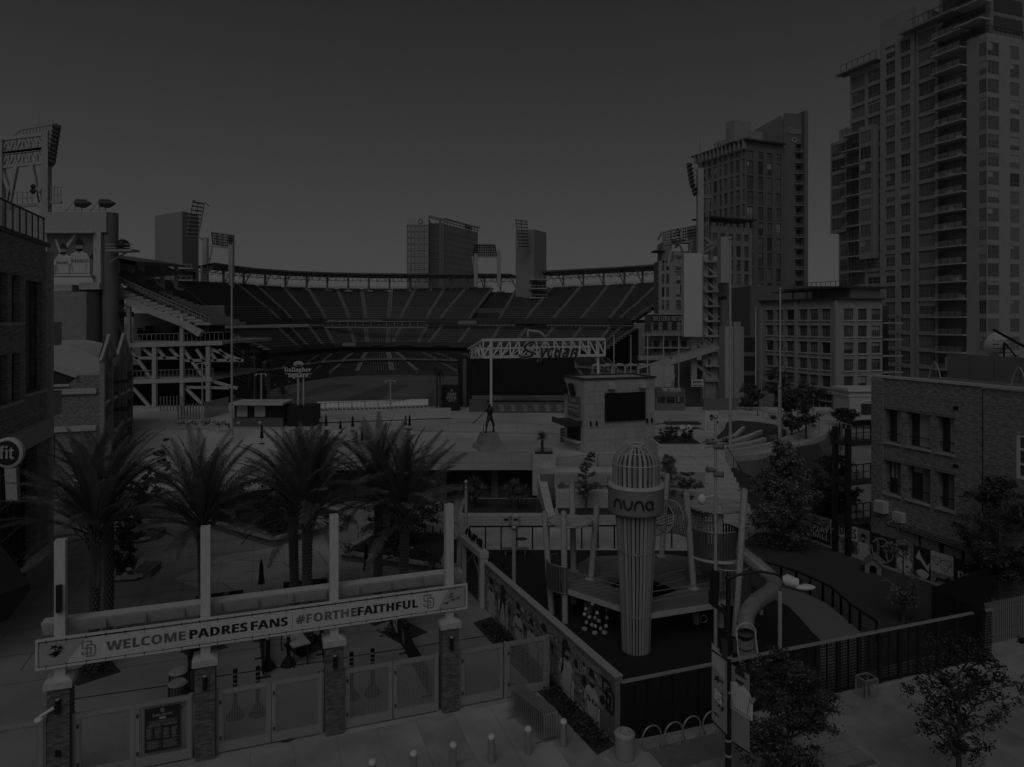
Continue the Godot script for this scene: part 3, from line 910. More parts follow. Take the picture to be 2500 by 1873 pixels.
# the near end of the right-field stand: raking beam, steel frame, open floors
func near_stand(s:Node3D) -> void:
	var off:=s.position
	var Z:=97.0
	var bm:=MB.new()
	var pts:=[P(315,737,Z),P(450,790,Z),P(492,815,Z)]
	for i in 2:bm.bar(pts[i]-off,pts[i+1]-off,1.15,.9)
	part("raking_beam",bm,M.white_steel,s)
	for i in 13:   # stepped undersides of the seat rows
		var st:=MB.new()
		var p:=P(279+i*18.2,707+i*6.9,Z+.5)-off
		st.box(p+Vector3(0,0,-6),Vector3(2.2,.45,13));part("seat_step",st,M.concrete,s)
	var rl:=MB.new()
	rl.bar(P(270,668,Z)-off,P(510,775,Z)-off,.12);rl.bar(P(270,676,Z)-off,P(510,783,Z)-off,.1)
	for i in 25:rl.bar(P(270+i*10,668+i*4.46,Z)-off,P(270+i*10,682+i*4.46,Z)-off,.08)
	part("end_railing",rl,M.frame_mid,s)
	for q in [[115,203,706,1,.9],[220,269,701,1,1.0]]:
		var pm:=MB.new();pm.bar(P(q[0],q[2],Z-1)-off,P(q[1],q[2]-1,Z-1)-off,5.0,.9);part("platform_edge",pm,M.white_steel,s)
	for q in [[237,705,832,1.0],[315,727,975,.5],[445,770,985,.5],[509,846,980,.55],[378,840,995,.55]]:
		var cm:=MB.new();cm.bar(P(q[0],q[1],Z)-off,P(q[0],q[2],Z)-off,q[3]);part("column",cm,M.white_steel,s)
	for q in [[237,710,262,757],[262,757,240,838],[262,712,306,830],[268,760,250,832],[240,757,312,757],[300,755,275,735],[240,728,310,728],[285,757,270,730],[318,850,370,925],[318,938,372,1000],[448,852,500,925],[450,943,492,985],[480,852,508,895],[515,852,590,880],[512,853,528,882],[535,853,560,880],[448,880,595,880],[318,874,450,874],[350,850,384,880],[385,850,405,876],[415,850,440,876],[510,928,580,948],[450,945,560,947]]:
		var dm:=MB.new();dm.bar(P(q[0],q[1],Z+.3)-off,P(q[2],q[3],Z+.3)-off,.38);part("brace",dm,M.white_steel,s)
	for q in [[315,545,843,7.0,.75],[315,520,932,6.9,.7]]:
		var fl:=MB.new()
		var a:=P(q[0],q[2],Z)-off;var b:=P(q[1],q[2]-6,Z)-off
		fl.bar(a,b,q[4],.6)
		fl.box((a+b)/2+Vector3(0,.2,-10),Vector3(a.distance_to(b),.4,19))
		part("floor_deck",fl,M.white_steel,s)
		var r:=MB.new()
		r.bar(a+Vector3(0,1.5,0),b+Vector3(0,1.5,0),.08)
		for k in 22:r.bar(a.lerp(b,k/21.0),a.lerp(b,k/21.0)+Vector3(0,1.5,0),.06)
		part("deck_railing",r,M.frame_mid,s)
		var bw:=MB.new();bw.box(a.lerp(b,.3)+Vector3(0,3.0,-14),Vector3(a.distance_to(b)*.55,5.6,.4));part("back_wall",bw,M.concrete_dark,s)
	var dk:=MB.new();dk.box(P(350,960,Z+14)-off,Vector3(13,9,.5));dk.box(P(455,905,Z+12)-off,Vector3(14,12,.5));part("concourse_wall",dk,M.stand_dark,s)
	for q in [[342,812,14,26],[365,810,22,34],[425,812,10,30]]:
		var d:=MB.new();d.box(P(q[0],q[1],Z+13.4)-off,Vector3(q[2]*Z/FL,q[3]*Z/FL,.3));part("service_door",d,M.stand_dark,s)
	var wl:=MB.new();wl.box(P(395,800,Z+14.2)-off,Vector3(9,4.6,.4));part("concourse_wall",wl,M.concrete,s)
	# low seats that run down to the field beyond the frame
	var lo:=[];var hi:=[]
	for q in [[530,905,560,835,118],[560,925,590,855,135],[600,945,612,868,150],[650,962,640,880,165]]:
		lo.append(P(q[0],q[1],q[4])-off);hi.append(P(q[2],q[3],q[4]+6)-off)
	rake(s,lo,hi,9,.7)
	strip(s,"field_wall",lo,-2.6,.8,.4,M.stand_front)

# ---------------------------------------------------------------- left side
func left_side() -> void:
	# brick office building at the frame's left edge; local x runs along its wall, away from the viewer to the corner
	var c:=Vector3(-28.75,0,-42.8)
	var L:=14.0
	var a:=c-E2*L
	var o:=thing("brick_office","brick office building with tall dark windows and a glass roof rail at the left edge","building",a)
	var t:=face(a,c);t.origin=Vector3.ZERO   # faces the square
	var H:=20.1
	var col:=func(s0:float,s1:float) -> Array:
		var u0:=along(a,E2,s0);var u1:=along(a,E2,s1)
		return [u0,u1-u0]
	var at_y:=func(s:float,y:float) -> float:
		var u:=along(a,E2,s)
		return EH-(y-HY)*-(a+E2*u).z/FL
	var tall:Array=col.call(63.0,104.0);var w2:Array=col.call(29.0,49.0);var w1:Array=col.call(-6.0,18.5)
	var y0:float=at_y.call(63,962);var y1:float=at_y.call(63,683)
	var ua:float=at_y.call(40,787);var ub:float=at_y.call(40,671)
	var la:float=at_y.call(40,978);var lb:float=at_y.call(40,862)
	var sill:float=at_y.call(20,1062)
	var wins:=[Rect2(tall[0],y0,tall[1],y1-y0),Rect2(w2[0],ua,w2[1],ub-ua),Rect2(w2[0],la,w2[1],lb-la),Rect2(w1[0],ua,w1[1],ub-ua),Rect2(w1[0],la,w1[1],lb-la)]
	var wx:=4.3
	for k in 2:
		wins.append(Rect2(w1[0]-2.3*(k+1),ua,w1[1],ub-ua));wins.append(Rect2(w1[0]-2.3*(k+1),la,w1[1],lb-la))
	var m:=wall_mesh(L,H-sill,wins.map(func(r):return Rect2(r.position-Vector2(0,sill),r.size)),.45,null,t*Transform3D(Basis.IDENTITY,Vector3(0,sill,0)))
	part("wall",m,M.brick_wall_b,o)
	for i in wins.size():
		var r:Rect2=wins[i]
		window(o,t*Transform3D(Basis.IDENTITY,Vector3(r.position.x,r.position.y,-.36)),r.size.x,r.size.y,[.35,.7] if i==0 else [],[.12,.37,.6,.84] if i==0 else [.3],M.frame_dark,M.glass_d if i else M.glass_b,.09)
		var sl:=MB.new();sl.box(t*Vector3(r.position.x+r.size.x/2,r.position.y-.08,.04),Vector3(r.size.x+.2,.16,.3),t.basis);part("sill",sl,M.concrete_light,o)
	var qm:=MB.new();qm.box(t*Vector3(L+.28,(H-.3)/2,-.1),Vector3(.56,H-.3,.8),t.basis);part("corner_pier",qm,M.concrete_light,o)
	qm=MB.new();qm.box(t*Vector3(L/2,H/2,-5.5),Vector3(L-.2,H-.3,10),t.basis);part("body",qm,M.stand_dark,o)
	qm=MB.new();qm.box(t*Vector3(L/2,H+.12,-.3),Vector3(L+1,.24,.9),t.basis);part("coping",qm,M.dark_metal,o)
	qm=MB.new()
	for k in 13:qm.box(t*Vector3(L-k*1.12,H+.95,-.1),Vector3(.07,1.5,.07),t.basis)
	qm.box(t*Vector3(L/2,H+1.72,-.1),Vector3(L+.3,.08,.1),t.basis)
	part("roof_rail",qm,M.frame_dark,o)
	qm=MB.new();qm.box(t*Vector3(L/2,H+.95,-.1),Vector3(L,1.4,.02),t.basis);part("rail_glass",qm,M.rail_glass,o)
	# band and storefront below
	qm=MB.new();qm.box(t*Vector3(L/2,sill-.55,.12),Vector3(L+.2,1.1,.5),t.basis);part("band",qm,M.concrete_light,o)
	qm=MB.new();qm.box(t*Vector3(L/2,(sill-1.1)/2,-.55),Vector3(L-.4,sill-1.2,.06),t.basis);part("storefront_glass",qm,M.glass_b,o)
	for k in 12:
		var f:=MB.new();f.box(t*Vector3(.4+k*1.02,(sill-1.1)/2,-.46),Vector3(.09,sill-1.2,.12),t.basis);part("mullion",f,M.frame_dark,o)
	for k in 5:
		var f:=MB.new();f.box(t*Vector3(L/2,.3+k*1.75,-.45),Vector3(L-.4,.08,.09),t.basis);part("transom",f,M.frame_mid,o)
	qm=MB.new();qm.box(t*Vector3(L-1.3,(sill-1.1)/2,-.2),Vector3(1.9,sill-1.1,.7),t.basis);part("brick_pier",qm,M.brick_wall,o)
	qm=MB.new();qm.box(t*Vector3(L-1.3,.9,.0),Vector3(2.1,1.8,.8),t.basis);part("plinth",qm,M.concrete,o)
	qm=MB.new()   # balconies on the end wall
	for y in [14.7,10.2]:
		var b:=MB.new();b.box(t*Vector3(L+1.9,y,-1.2),Vector3(2.6,1.5,2.6),t.basis);part("balcony",b,M.concrete,o)
	# round sign
	var sp:=P(22,1105,30.0)
	var sg:=thing("round_sign","round fitness sign with white letters on black hanging from the brick office","sign",sp)
	var sm:=MB.new();sm.lathe(Vector3(0,-.12,0),[Vector2(0,.24),Vector2(.58,.24),Vector2(.66,.2),Vector2(.66,.04),Vector2(.58,0),Vector2(0,0)],36)
	var sb:=Basis(Vector3.RIGHT,PI/2)
	part("rim",sm,M.concrete_light,sg,Transform3D(sb,Vector3.ZERO))
	sm=MB.new();sm.lathe(Vector3.ZERO,[Vector2(0,.02),Vector2(.53,.02),Vector2(.53,0)],36)
	part("sign_face",sm,M.black,sg,Transform3D(sb,Vector3(0,0,.125)))
	part("lettering",letters("fit",.62,.58,.02),M.letter_mid,sg,Transform3D(Basis.IDENTITY,Vector3(-.3,-.25,.15)))
	sm=MB.new();sm.bar(Vector3(.12,-.66,0),Vector3(.12,-2.1,-.1),.5,.2);part("blade_post",sm,M.concrete,sg)
	# black awning very near, with a lamp under it
	var an:=thing("awning","black canvas awning corner jutting in at the lower left edge of the picture","awning",P(-20,1420,15))
	var z:=an.position
	var pg:=[]
	for w in [[-90,1240],[0,1328],[62,1408],[76,1424],[75,1438],[52,1470],[20,1513],[-90,1500]]:pg.append(P(w[0],w[1],15)-z)
	var am:=MB.new()
	for k in range(1,7):am.quad(pg[0],pg[k],pg[k+1],pg[0]+Vector3(-.3,-.1,.01))
	for k in 8:
		var p0:Vector3=pg[k];var p1:Vector3=pg[(k+1) % 8]
		am.quad(p0,p1,p1+Vector3(-.6,-.1,.8),p0+Vector3(-.6,-.1,.8))
	part("canvas",am,M.black,an)
	am=MB.new();am.box(P(2,1497,15.4)-z,Vector3(.3,.18,.3));am.bar(P(10,1440,15.5)-z,P(8,1495,15.5)-z,.03);part("lamp",am,M.grey_metal,an)

	# second brick building with the vaulted white roof
	var nc:=P(245,900,66.0);nc.y=0
	var ln:=15.2
	var b:=thing("brick_hall","brick hall with a white vaulted roof, gable fans and balconies, behind the palms","building",nc)
	t=face(nc,nc+E2*ln);t.origin=Vector3.ZERO
	var win2:=[]
	for k in 4:
		for j in 3:win2.append(Rect2(.7+k*3.7,1.2+j*3.3,2.5,2.5))
	part("side_wall",wall_mesh(ln,11.6,win2,.3,null,t),M.brick_wall,b)
	for r:Rect2 in win2:window(b,t*Transform3D(Basis.IDENTITY,Vector3(r.position.x,r.position.y,-.24)),r.size.x,r.size.y,[.33,.66],[.6],M.frame_mid,pick_glass(),.12)
	for k in 5:
		var p:=MB.new();p.box(t*Vector3(.2+k*3.7,5.8,.15),Vector3(.5,11.6,.4),t.basis);part("pilaster",p,M.brick_wall_b,b)
		if k<4:
			for j in 3:
				var s:=MB.new();s.box(t*Vector3(1.95+k*3.7,1.05+j*3.3,.12),Vector3(2.9,.3,.3),t.basis);part("sill",s,M.concrete_light,b)
	for k in 2:
		var g:=MB.new()
		var gx:=3.7+k*7.6
		g.tri(t*Vector3(gx-3.6,11.6,.02),t*Vector3(gx,13.9,.02),t*Vector3(gx+3.6,11.6,.02))
		g.tri(t*Vector3(gx-3.6,11.6,-.3),t*Vector3(gx+3.6,11.6,-.3),t*Vector3(gx,13.9,-.3))
		part("gable",g,M.brick_wall,b)
		var cp:=MB.new();cp.bar(t*Vector3(gx-3.8,11.6,.05),t*Vector3(gx,14.0,.05),.25,.5);cp.bar(t*Vector3(gx+3.8,11.6,.05),t*Vector3(gx,14.0,.05),.25,.5);part("gable_coping",cp,M.concrete,b)
		var fan:=MB.new()
		for s in 9:fan.bar(t*Vector3(gx,11.9,.09),t*(Vector3(gx,11.9,.09)+Vector3(cos(PI*s/8),sin(PI*s/8),0)*1.0),.1,.05)
		part("fan_ornament",fan,M.concrete_light,b)
		var bl:=MB.new()
		for s in 5:bl.box(t*Vector3(5.4+s*.75,11.3,.12),Vector3(.5,.9,.1),t.basis)
		if k==0:part("sign_letters",bl,M.concrete_light,b)
	for j in 3:
		var bk:=MB.new();bk.box(t*Vector3(7.2,3.4+j*2.9,.7),Vector3(2.6,.15,1.3),t.basis)
		for s in 7:bk.box(t*Vector3(6.0+s*.4,3.9+j*2.9,1.3),Vector3(.05,1.0,.05),t.basis)
		bk.box(t*Vector3(7.2,4.4+j*2.9,1.3),Vector3(2.6,.06,.06),t.basis)
		part("fire_balcony",bk,M.frame_dark,b)
	# front wall, left of the corner
	var fw:=9.5
	t=face(nc-E1*fw,nc);t.origin=-E1*fw
	var w3:=[Rect2(.6,1.6,5.2,3.3),Rect2(4.6,7.0,1.5,1.6),Rect2(.3,7.4,1.8,1.2)]
	part("front_wall",wall_mesh(fw,10.4,w3,.5,null,t),M.brick_wall,b)
	for r:Rect2 in w3:window(b,t*Transform3D(Basis.IDENTITY,Vector3(r.position.x,r.position.y,-.4)),r.size.x,r.size.y,[.2,.4,.6,.8] if r.size.x>3 else [],[.6],M.frame_dark,M.glass_d,.1)
	for y in [5.4,8.9]:
		var bd:=MB.new();bd.box(t*Vector3(4.6,y,.1),Vector3(9.2,.5,.3),t.basis);part("band",bd,M.concrete_light,b)
	var rm:=MB.new()
	for k in 10:
		var x0:=fw*k/10.0;var x1:=fw*(k+1)/10.0
		var hh:=func(x:float) -> float:return 11.2+2.4*sin(PI*clampf((x+1.5)/(fw+2.5),0,1))
		rm.quad(t*Vector3(x0,hh.call(x0),-.3),t*Vector3(x0,hh.call(x0)-.2,-ln),t*Vector3(x1,hh.call(x1)-.2,-ln),t*Vector3(x1,hh.call(x1),-.3))
		rm.quad(t*Vector3(x0,10.3,-.4),t*Vector3(x0,hh.call(x0),-.3),t*Vector3(x1,hh.call(x1),-.3),t*Vector3(x1,10.3,-.4))
	part("vaulted_roof",rm,M.membrane,b)
	var gw:=MB.new();gw.flat(PackedVector2Array([Vector2(.3,9.6),Vector2(6.9,9.6),Vector2(7.5,10.3),Vector2(3.6,11.9),Vector2(.3,11.9)]),t*Vector3(0,0,.03),t.basis.x,Vector3.UP);part("gable_window",gw,M.glass_d,b)
	gw=MB.new()
	for k in 5:gw.box(t*Vector3(.8+k*1.2,10.6,.08),Vector3(.1,1.9,.08),t.basis)
	gw.bar(t*Vector3(.2,9.5,.1),t*Vector3(7,9.5,.1),.22);gw.bar(t*Vector3(.2,12,.1),t*Vector3(3.6,12,.1),.3);gw.bar(t*Vector3(3.6,12,.1),t*Vector3(7.6,10.3,.1),.3)
	part("gable_frame",gw,M.concrete_light,b)
	var bc:=MB.new();bc.box(t*Vector3(fw/2,5.2,-ln/2),Vector3(fw-.7,10,ln-.7),t.basis);part("body",bc,M.stand_dark,b)

	# stone wall block behind and the billboard tower
	var sw:=P(115,784,92);sw.y=UL
	var st:=thing("stone_block","plain stone building end behind the brick hall under the billboard","building",sw)
	var bm:=MB.new();bm.prism(PackedVector2Array([Vector2(-6,0),Vector2(5.2,0),Vector2(5.2,-9),Vector2(-6,-9)]),0,15.8);part("wall",bm,M.stone_dark,st)
	bm=MB.new();bm.prism(PackedVector2Array([Vector2(-6,0.3),Vector2(1.8,0.3),Vector2(1.8,0.01),Vector2(-6,0.01)]),0,11);part("buttress",bm,M.stone,st)
	var bp:=P(118,784,94);bp.y=UL
	var bb:=thing("billboard_tower","white billboard tower with a poster of two ball players on its lower panel","billboard",bp)
	var Y:=func(y:float) -> float:return EH-(y-HY)*94.0/FL-UL
	var wd:=(228.0-118.0)*94/FL
	bm=MB.new();bm.sbox(-.6,wd+1.8,Y.call(567),Y.call(518),-2.6,.1);part("upper_panel",bm,M.concrete,bb)
	bm=MB.new();bm.sbox(wd+.1,wd+1.1,Y.call(700),Y.call(567),-2,.2);part("frame",bm,M.concrete_light,bb);bm=MB.new();bm.sbox(-.5,-.1,Y.call(672),Y.call(567),-1,.1);part("frame",bm,M.concrete_light,bb)
	bm=MB.new();bm.tube([Vector3(wd+1.6,4,-1.2),Vector3(wd+1.6,Y.call(517),-1.2)],1.0,16);part("round_column",bm,M.hotel_dark,bb)
	bm=MB.new();bm.sbox(-.1,wd,Y.call(672),Y.call(568),-.6,-.1);part("poster_panel",bm,M.hotel_dark,bb)
	bm=MB.new();bm.sbox(-.4,wd+.4,Y.call(676),Y.call(672),-.6,1.2);bm.sbox(-.4,wd+.4,Y.call(570),Y.call(567),-.6,.9);part("catwalk",bm,M.concrete_light,bb)
	var po:=Transform3D(Basis.IDENTITY,Vector3(0,Y.call(672),-.07))
	print_player(bb,po*Transform3D(Basis.IDENTITY.scaled(Vector3(1,1,1)),Vector3(2.0,.05,0)),4.7,"PADRES")
	print_player(bb,po*Transform3D(Basis.IDENTITY,Vector3(4.15,.05,.03)),5.4,"PADRES")
	bm=MB.new();bm.bar(po*Vector3(.9,4.9,-.01),po*Vector3(2.6,.3,-.01),.25,.01,Vector3.BACK);bm.bar(po*Vector3(3.6,5.5,-.01),po*Vector3(.3,1.2,-.01),.35,.01,Vector3.BACK);part("print",bm,M.print_light,bb)
	for x in [3.0,6.3]:
		var fm:=MB.new();var q0:=Vector3(x,Y.call(518),-1)
		fm.bar(q0,q0+Vector3(0,1.9,0),.1);fm.bar(q0+Vector3(-1.5,0,0),q0+Vector3(0,1.8,0),.08);fm.bar(q0+Vector3(.9,0,0),q0+Vector3(.9,1.9,0),.08);fm.bar(q0+Vector3(-1.6,.5,0),q0+Vector3(1,.5,0),.08)
		fm.bar(q0+Vector3(0,1.9,0),q0+Vector3(.9,1.9,0),.08)
		part("lamp_bracket",fm,M.grey_metal,bb)
		fm=MB.new();fm.tube([q0+Vector3(.2,1.4,0),q0+Vector3(1.3,1.3,0),q0+Vector3(2.2,1.35,0)],[.55,.6,.12],8);part("lamp",fm,M.dark_metal,bb)
	bm=MB.new();bm.bar(Vector3(wd+2.5,Y.call(614),.5),Vector3(wd+6,Y.call(613),.5),2,.3);bm.bar(Vector3(wd+2.2,Y.call(606),1),Vector3(wd+6,Y.call(606),1),.1);bm.bar(Vector3(wd+2.2,Y.call(598),1),Vector3(wd+6,Y.call(598),1),.1);bm.bar(Vector3(wd+2.4,Y.call(640),.4),Vector3(wd+5,Y.call(614),.4),.2);part("side_platform",bm,M.frame_light,bb)
	bm=MB.new();bm.sphere(Vector3(wd+4.2,Y.call(601),.4),Vector3(.9,.9,.9),12,8);part("speaker",bm,M.black,bb)

	# big light tower at the left edge
	var lp:=P(60,784,112);lp.y=UL
	var lt:=thing("light_tower","huge white steel light tower with lattice box at the left edge, above the brick office","light tower",lp)
	var T:=func(x:float,y:float,d:=112.0) -> Vector3:return P(x,y,d)-lp
	for q in [[114,320,1.0],[2,340,1.0]]:
		var mm:=MB.new();mm.bar(T.call(q[0],q[1]),Vector3(T.call(q[0],q[1]).x,0,0),1.0,1.0);part("leg",mm,M.white_steel if q[0]<50 else M.concrete,lt)
	bm=MB.new()
	truss(bm,T.call(4,340),T.call(108,328),T.call(4,374),T.call(108,362),6,.5,.3)
	truss(bm,T.call(4,376),T.call(108,363),T.call(4,408),T.call(108,397),6,.5,.3)
	part("lattice_box",bm,M.white_steel,lt)
	bm=MB.new()
	for q in [[4,410,24,470],[40,406,20,512],[78,404,103,528],[106,440,96,470],[24,470,18,510],[96,470,104,520]]:bm.bar(T.call(q[0],q[1]),T.call(q[2],q[3]),.55)
	part("brace",bm,M.white_steel,lt)
	bm=MB.new()
	bm.bar(T.call(4,506),T.call(108,497),.5);bm.bar(T.call(120,494),T.call(150,494),.4)
	for k in 9:bm.bar(T.call(6+k*12,470),T.call(6+k*12,505),.12)
	bm.bar(T.call(4,470),T.call(96,468),.15);bm.bar(T.call(4,485),T.call(96,483),.15)
	for k in 4:bm.bar(T.call(124+k*8,458),T.call(124+k*8,494),.12)
	bm.bar(T.call(122,457),T.call(152,457),.15);bm.bar(T.call(122,476),T.call(150,476),.15)
	part("maintenance_deck",bm,M.grey_metal,lt)
	bm=MB.new()
	bm.bar(T.call(28,333),T.call(55,315),.2);bm.bar(T.call(55,315),T.call(133,302),.3);bm.bar(T.call(118,318),T.call(137,300),.3)
	for k in 9:bm.bar(T.call(56+k*8,314-k*1.4),T.call(56+k*8,332-k),.15)
	bm.bar(T.call(94,306),T.call(94,270),.08)
	part("top_frame",bm,M.grey_metal,lt)
	for k in 9:
		var lm:=MB.new();lamp(lm,T.call(139-k*1.6,312+k*10.5),Vector3(.85,-.4,-.3),.62);part("floodlight",lm,M.lamp_dark,lt)
	bm=MB.new();bm.bar(T.call(128,310),T.call(122,398),.5);bm.bar(T.call(134,310),T.call(126,398),.2);part("lamp_frame",bm,M.grey_metal,lt)
	bm=MB.new();bm.sphere(T.call(84,456),Vector3(.55,.5,.5));bm.sphere(T.call(84,467),Vector3(.7,.45,.5));part("speaker",bm,M.black,lt)

# a flat printed figure of a ball player, waist up, h tall
func print_player(par:Node3D,t:Transform3D,h:float,word:="",dark:=false) -> void:
	var s:=h/4.4
	var o:=t.origin;var x:=t.basis.x;var y:=t.basis.y;var z:=x.cross(y)*.006
	var mb:=MB.new()
	mb.flat(PackedVector2Array([Vector2(-1.15,0),Vector2(1.15,0),Vector2(1.2,1.6),Vector2(.9,2.3),Vector2(.3,2.65),Vector2(-.3,2.65),Vector2(-.9,2.3),Vector2(-1.2,1.6)]),o,x*s,y*s)
	part("print_shirt",mb,M.print_light if not dark else M.print_dark,par)
	mb=MB.new()
	var hd:=PackedVector2Array()
	for k in 14:hd.append(Vector2(.42*cos(TAU*k/14),3.15+.58*sin(TAU*k/14)))
	mb.flat(hd,o+z,x*s,y*s);mb.flat(PackedVector2Array([Vector2(-.22,2.4),Vector2(.22,2.4),Vector2(.2,2.9),Vector2(-.2,2.9)]),o+z,x*s,y*s)
	mb.flat(PackedVector2Array([Vector2(-1.2,0),Vector2(-1.0,0),Vector2(-.85,1.2),Vector2(-1.15,1.3)]),o+z,x*s,y*s)
	part("print_face",mb,M.print_skin,par)
	mb=MB.new()
	mb.flat(PackedVector2Array([Vector2(-.47,3.3),Vector2(.62,3.3),Vector2(.62,3.38),Vector2(.46,3.42),Vector2(.4,3.8),Vector2(.15,3.98),Vector2(-.15,3.98),Vector2(-.42,3.78)]),o+z*2,x*s,y*s)
	mb.flat(PackedVector2Array([Vector2(-.3,2.62),Vector2(.3,2.62),Vector2(.36,2.95),Vector2(.1,2.85),Vector2(-.1,2.85),Vector2(-.36,2.95)]),o+z*2,x*s,y*s)
	for e in [-.17,.17]:mb.flat(PackedVector2Array([Vector2(e-.07,3.16),Vector2(e+.07,3.16),Vector2(e+.07,3.2),Vector2(e-.07,3.2)]),o+z*2,x*s,y*s)
	part("print_cap",mb,M.print_dark,par)
	mb=MB.new()   # pinstripes, belt line and a glove
	for k in 9:
		var sx:=-.92+k*.23
		mb.flat(PackedVector2Array([Vector2(sx,.25),Vector2(sx+.025,.25),Vector2(sx*.8+.025,2.2),Vector2(sx*.8,2.2)]),o+z,x*s,y*s)
	mb.flat(PackedVector2Array([Vector2(-1.02,.12),Vector2(1.02,.12),Vector2(1.02,.24),Vector2(-1.02,.24)]),o+z,x*s,y*s)
	mb.flat(PackedVector2Array([Vector2(.62,.3),Vector2(.72,.3),Vector2(.98,1.9),Vector2(.9,1.95)]),o+z*2,x*s,y*s)
	mb.flat(PackedVector2Array([Vector2(-.62,.3),Vector2(-.72,.3),Vector2(-.98,1.9),Vector2(-.9,1.95)]),o+z*2,x*s,y*s)
	part("print_stripes",mb,M.print_mid,par)
	mb=MB.new()
	var lift:=fposmod(o.x*1.7+o.z,1.0)
	mb.flat(PackedVector2Array([Vector2(.8,1.5),Vector2(1.12,1.4),Vector2(1.5,1.6+lift),Vector2(1.36,1.85+lift)]),o+z,x*s,y*s)
	part("print_arm",mb,M.print_skin,par)
	mb=MB.new();mb.flat(_blob(Vector2(1.5,1.95+lift),.3,.34),o+z*2,x*s,y*s)
	mb.flat(PackedVector2Array([Vector2(-.34,2.95),Vector2(-.2,2.78),Vector2(.2,2.78),Vector2(.34,2.95),Vector2(.24,2.66),Vector2(0,2.56),Vector2(-.24,2.66)]),o+z*2,x*s,y*s)
	part("print_glove",mb,M.print_dark,par)
	if word:part("print_word",letters(word,1.5*s,.36*s,.004),M.print_dark,par,Transform3D(t.basis,o+z*2+x*-.75*s+y*1.35*s))

# ---------------------------------------------------------------- right side
func right_side() -> void:
	residential_tower()
	apartments()
	brick_loft()
	warehouse_and_gantry()

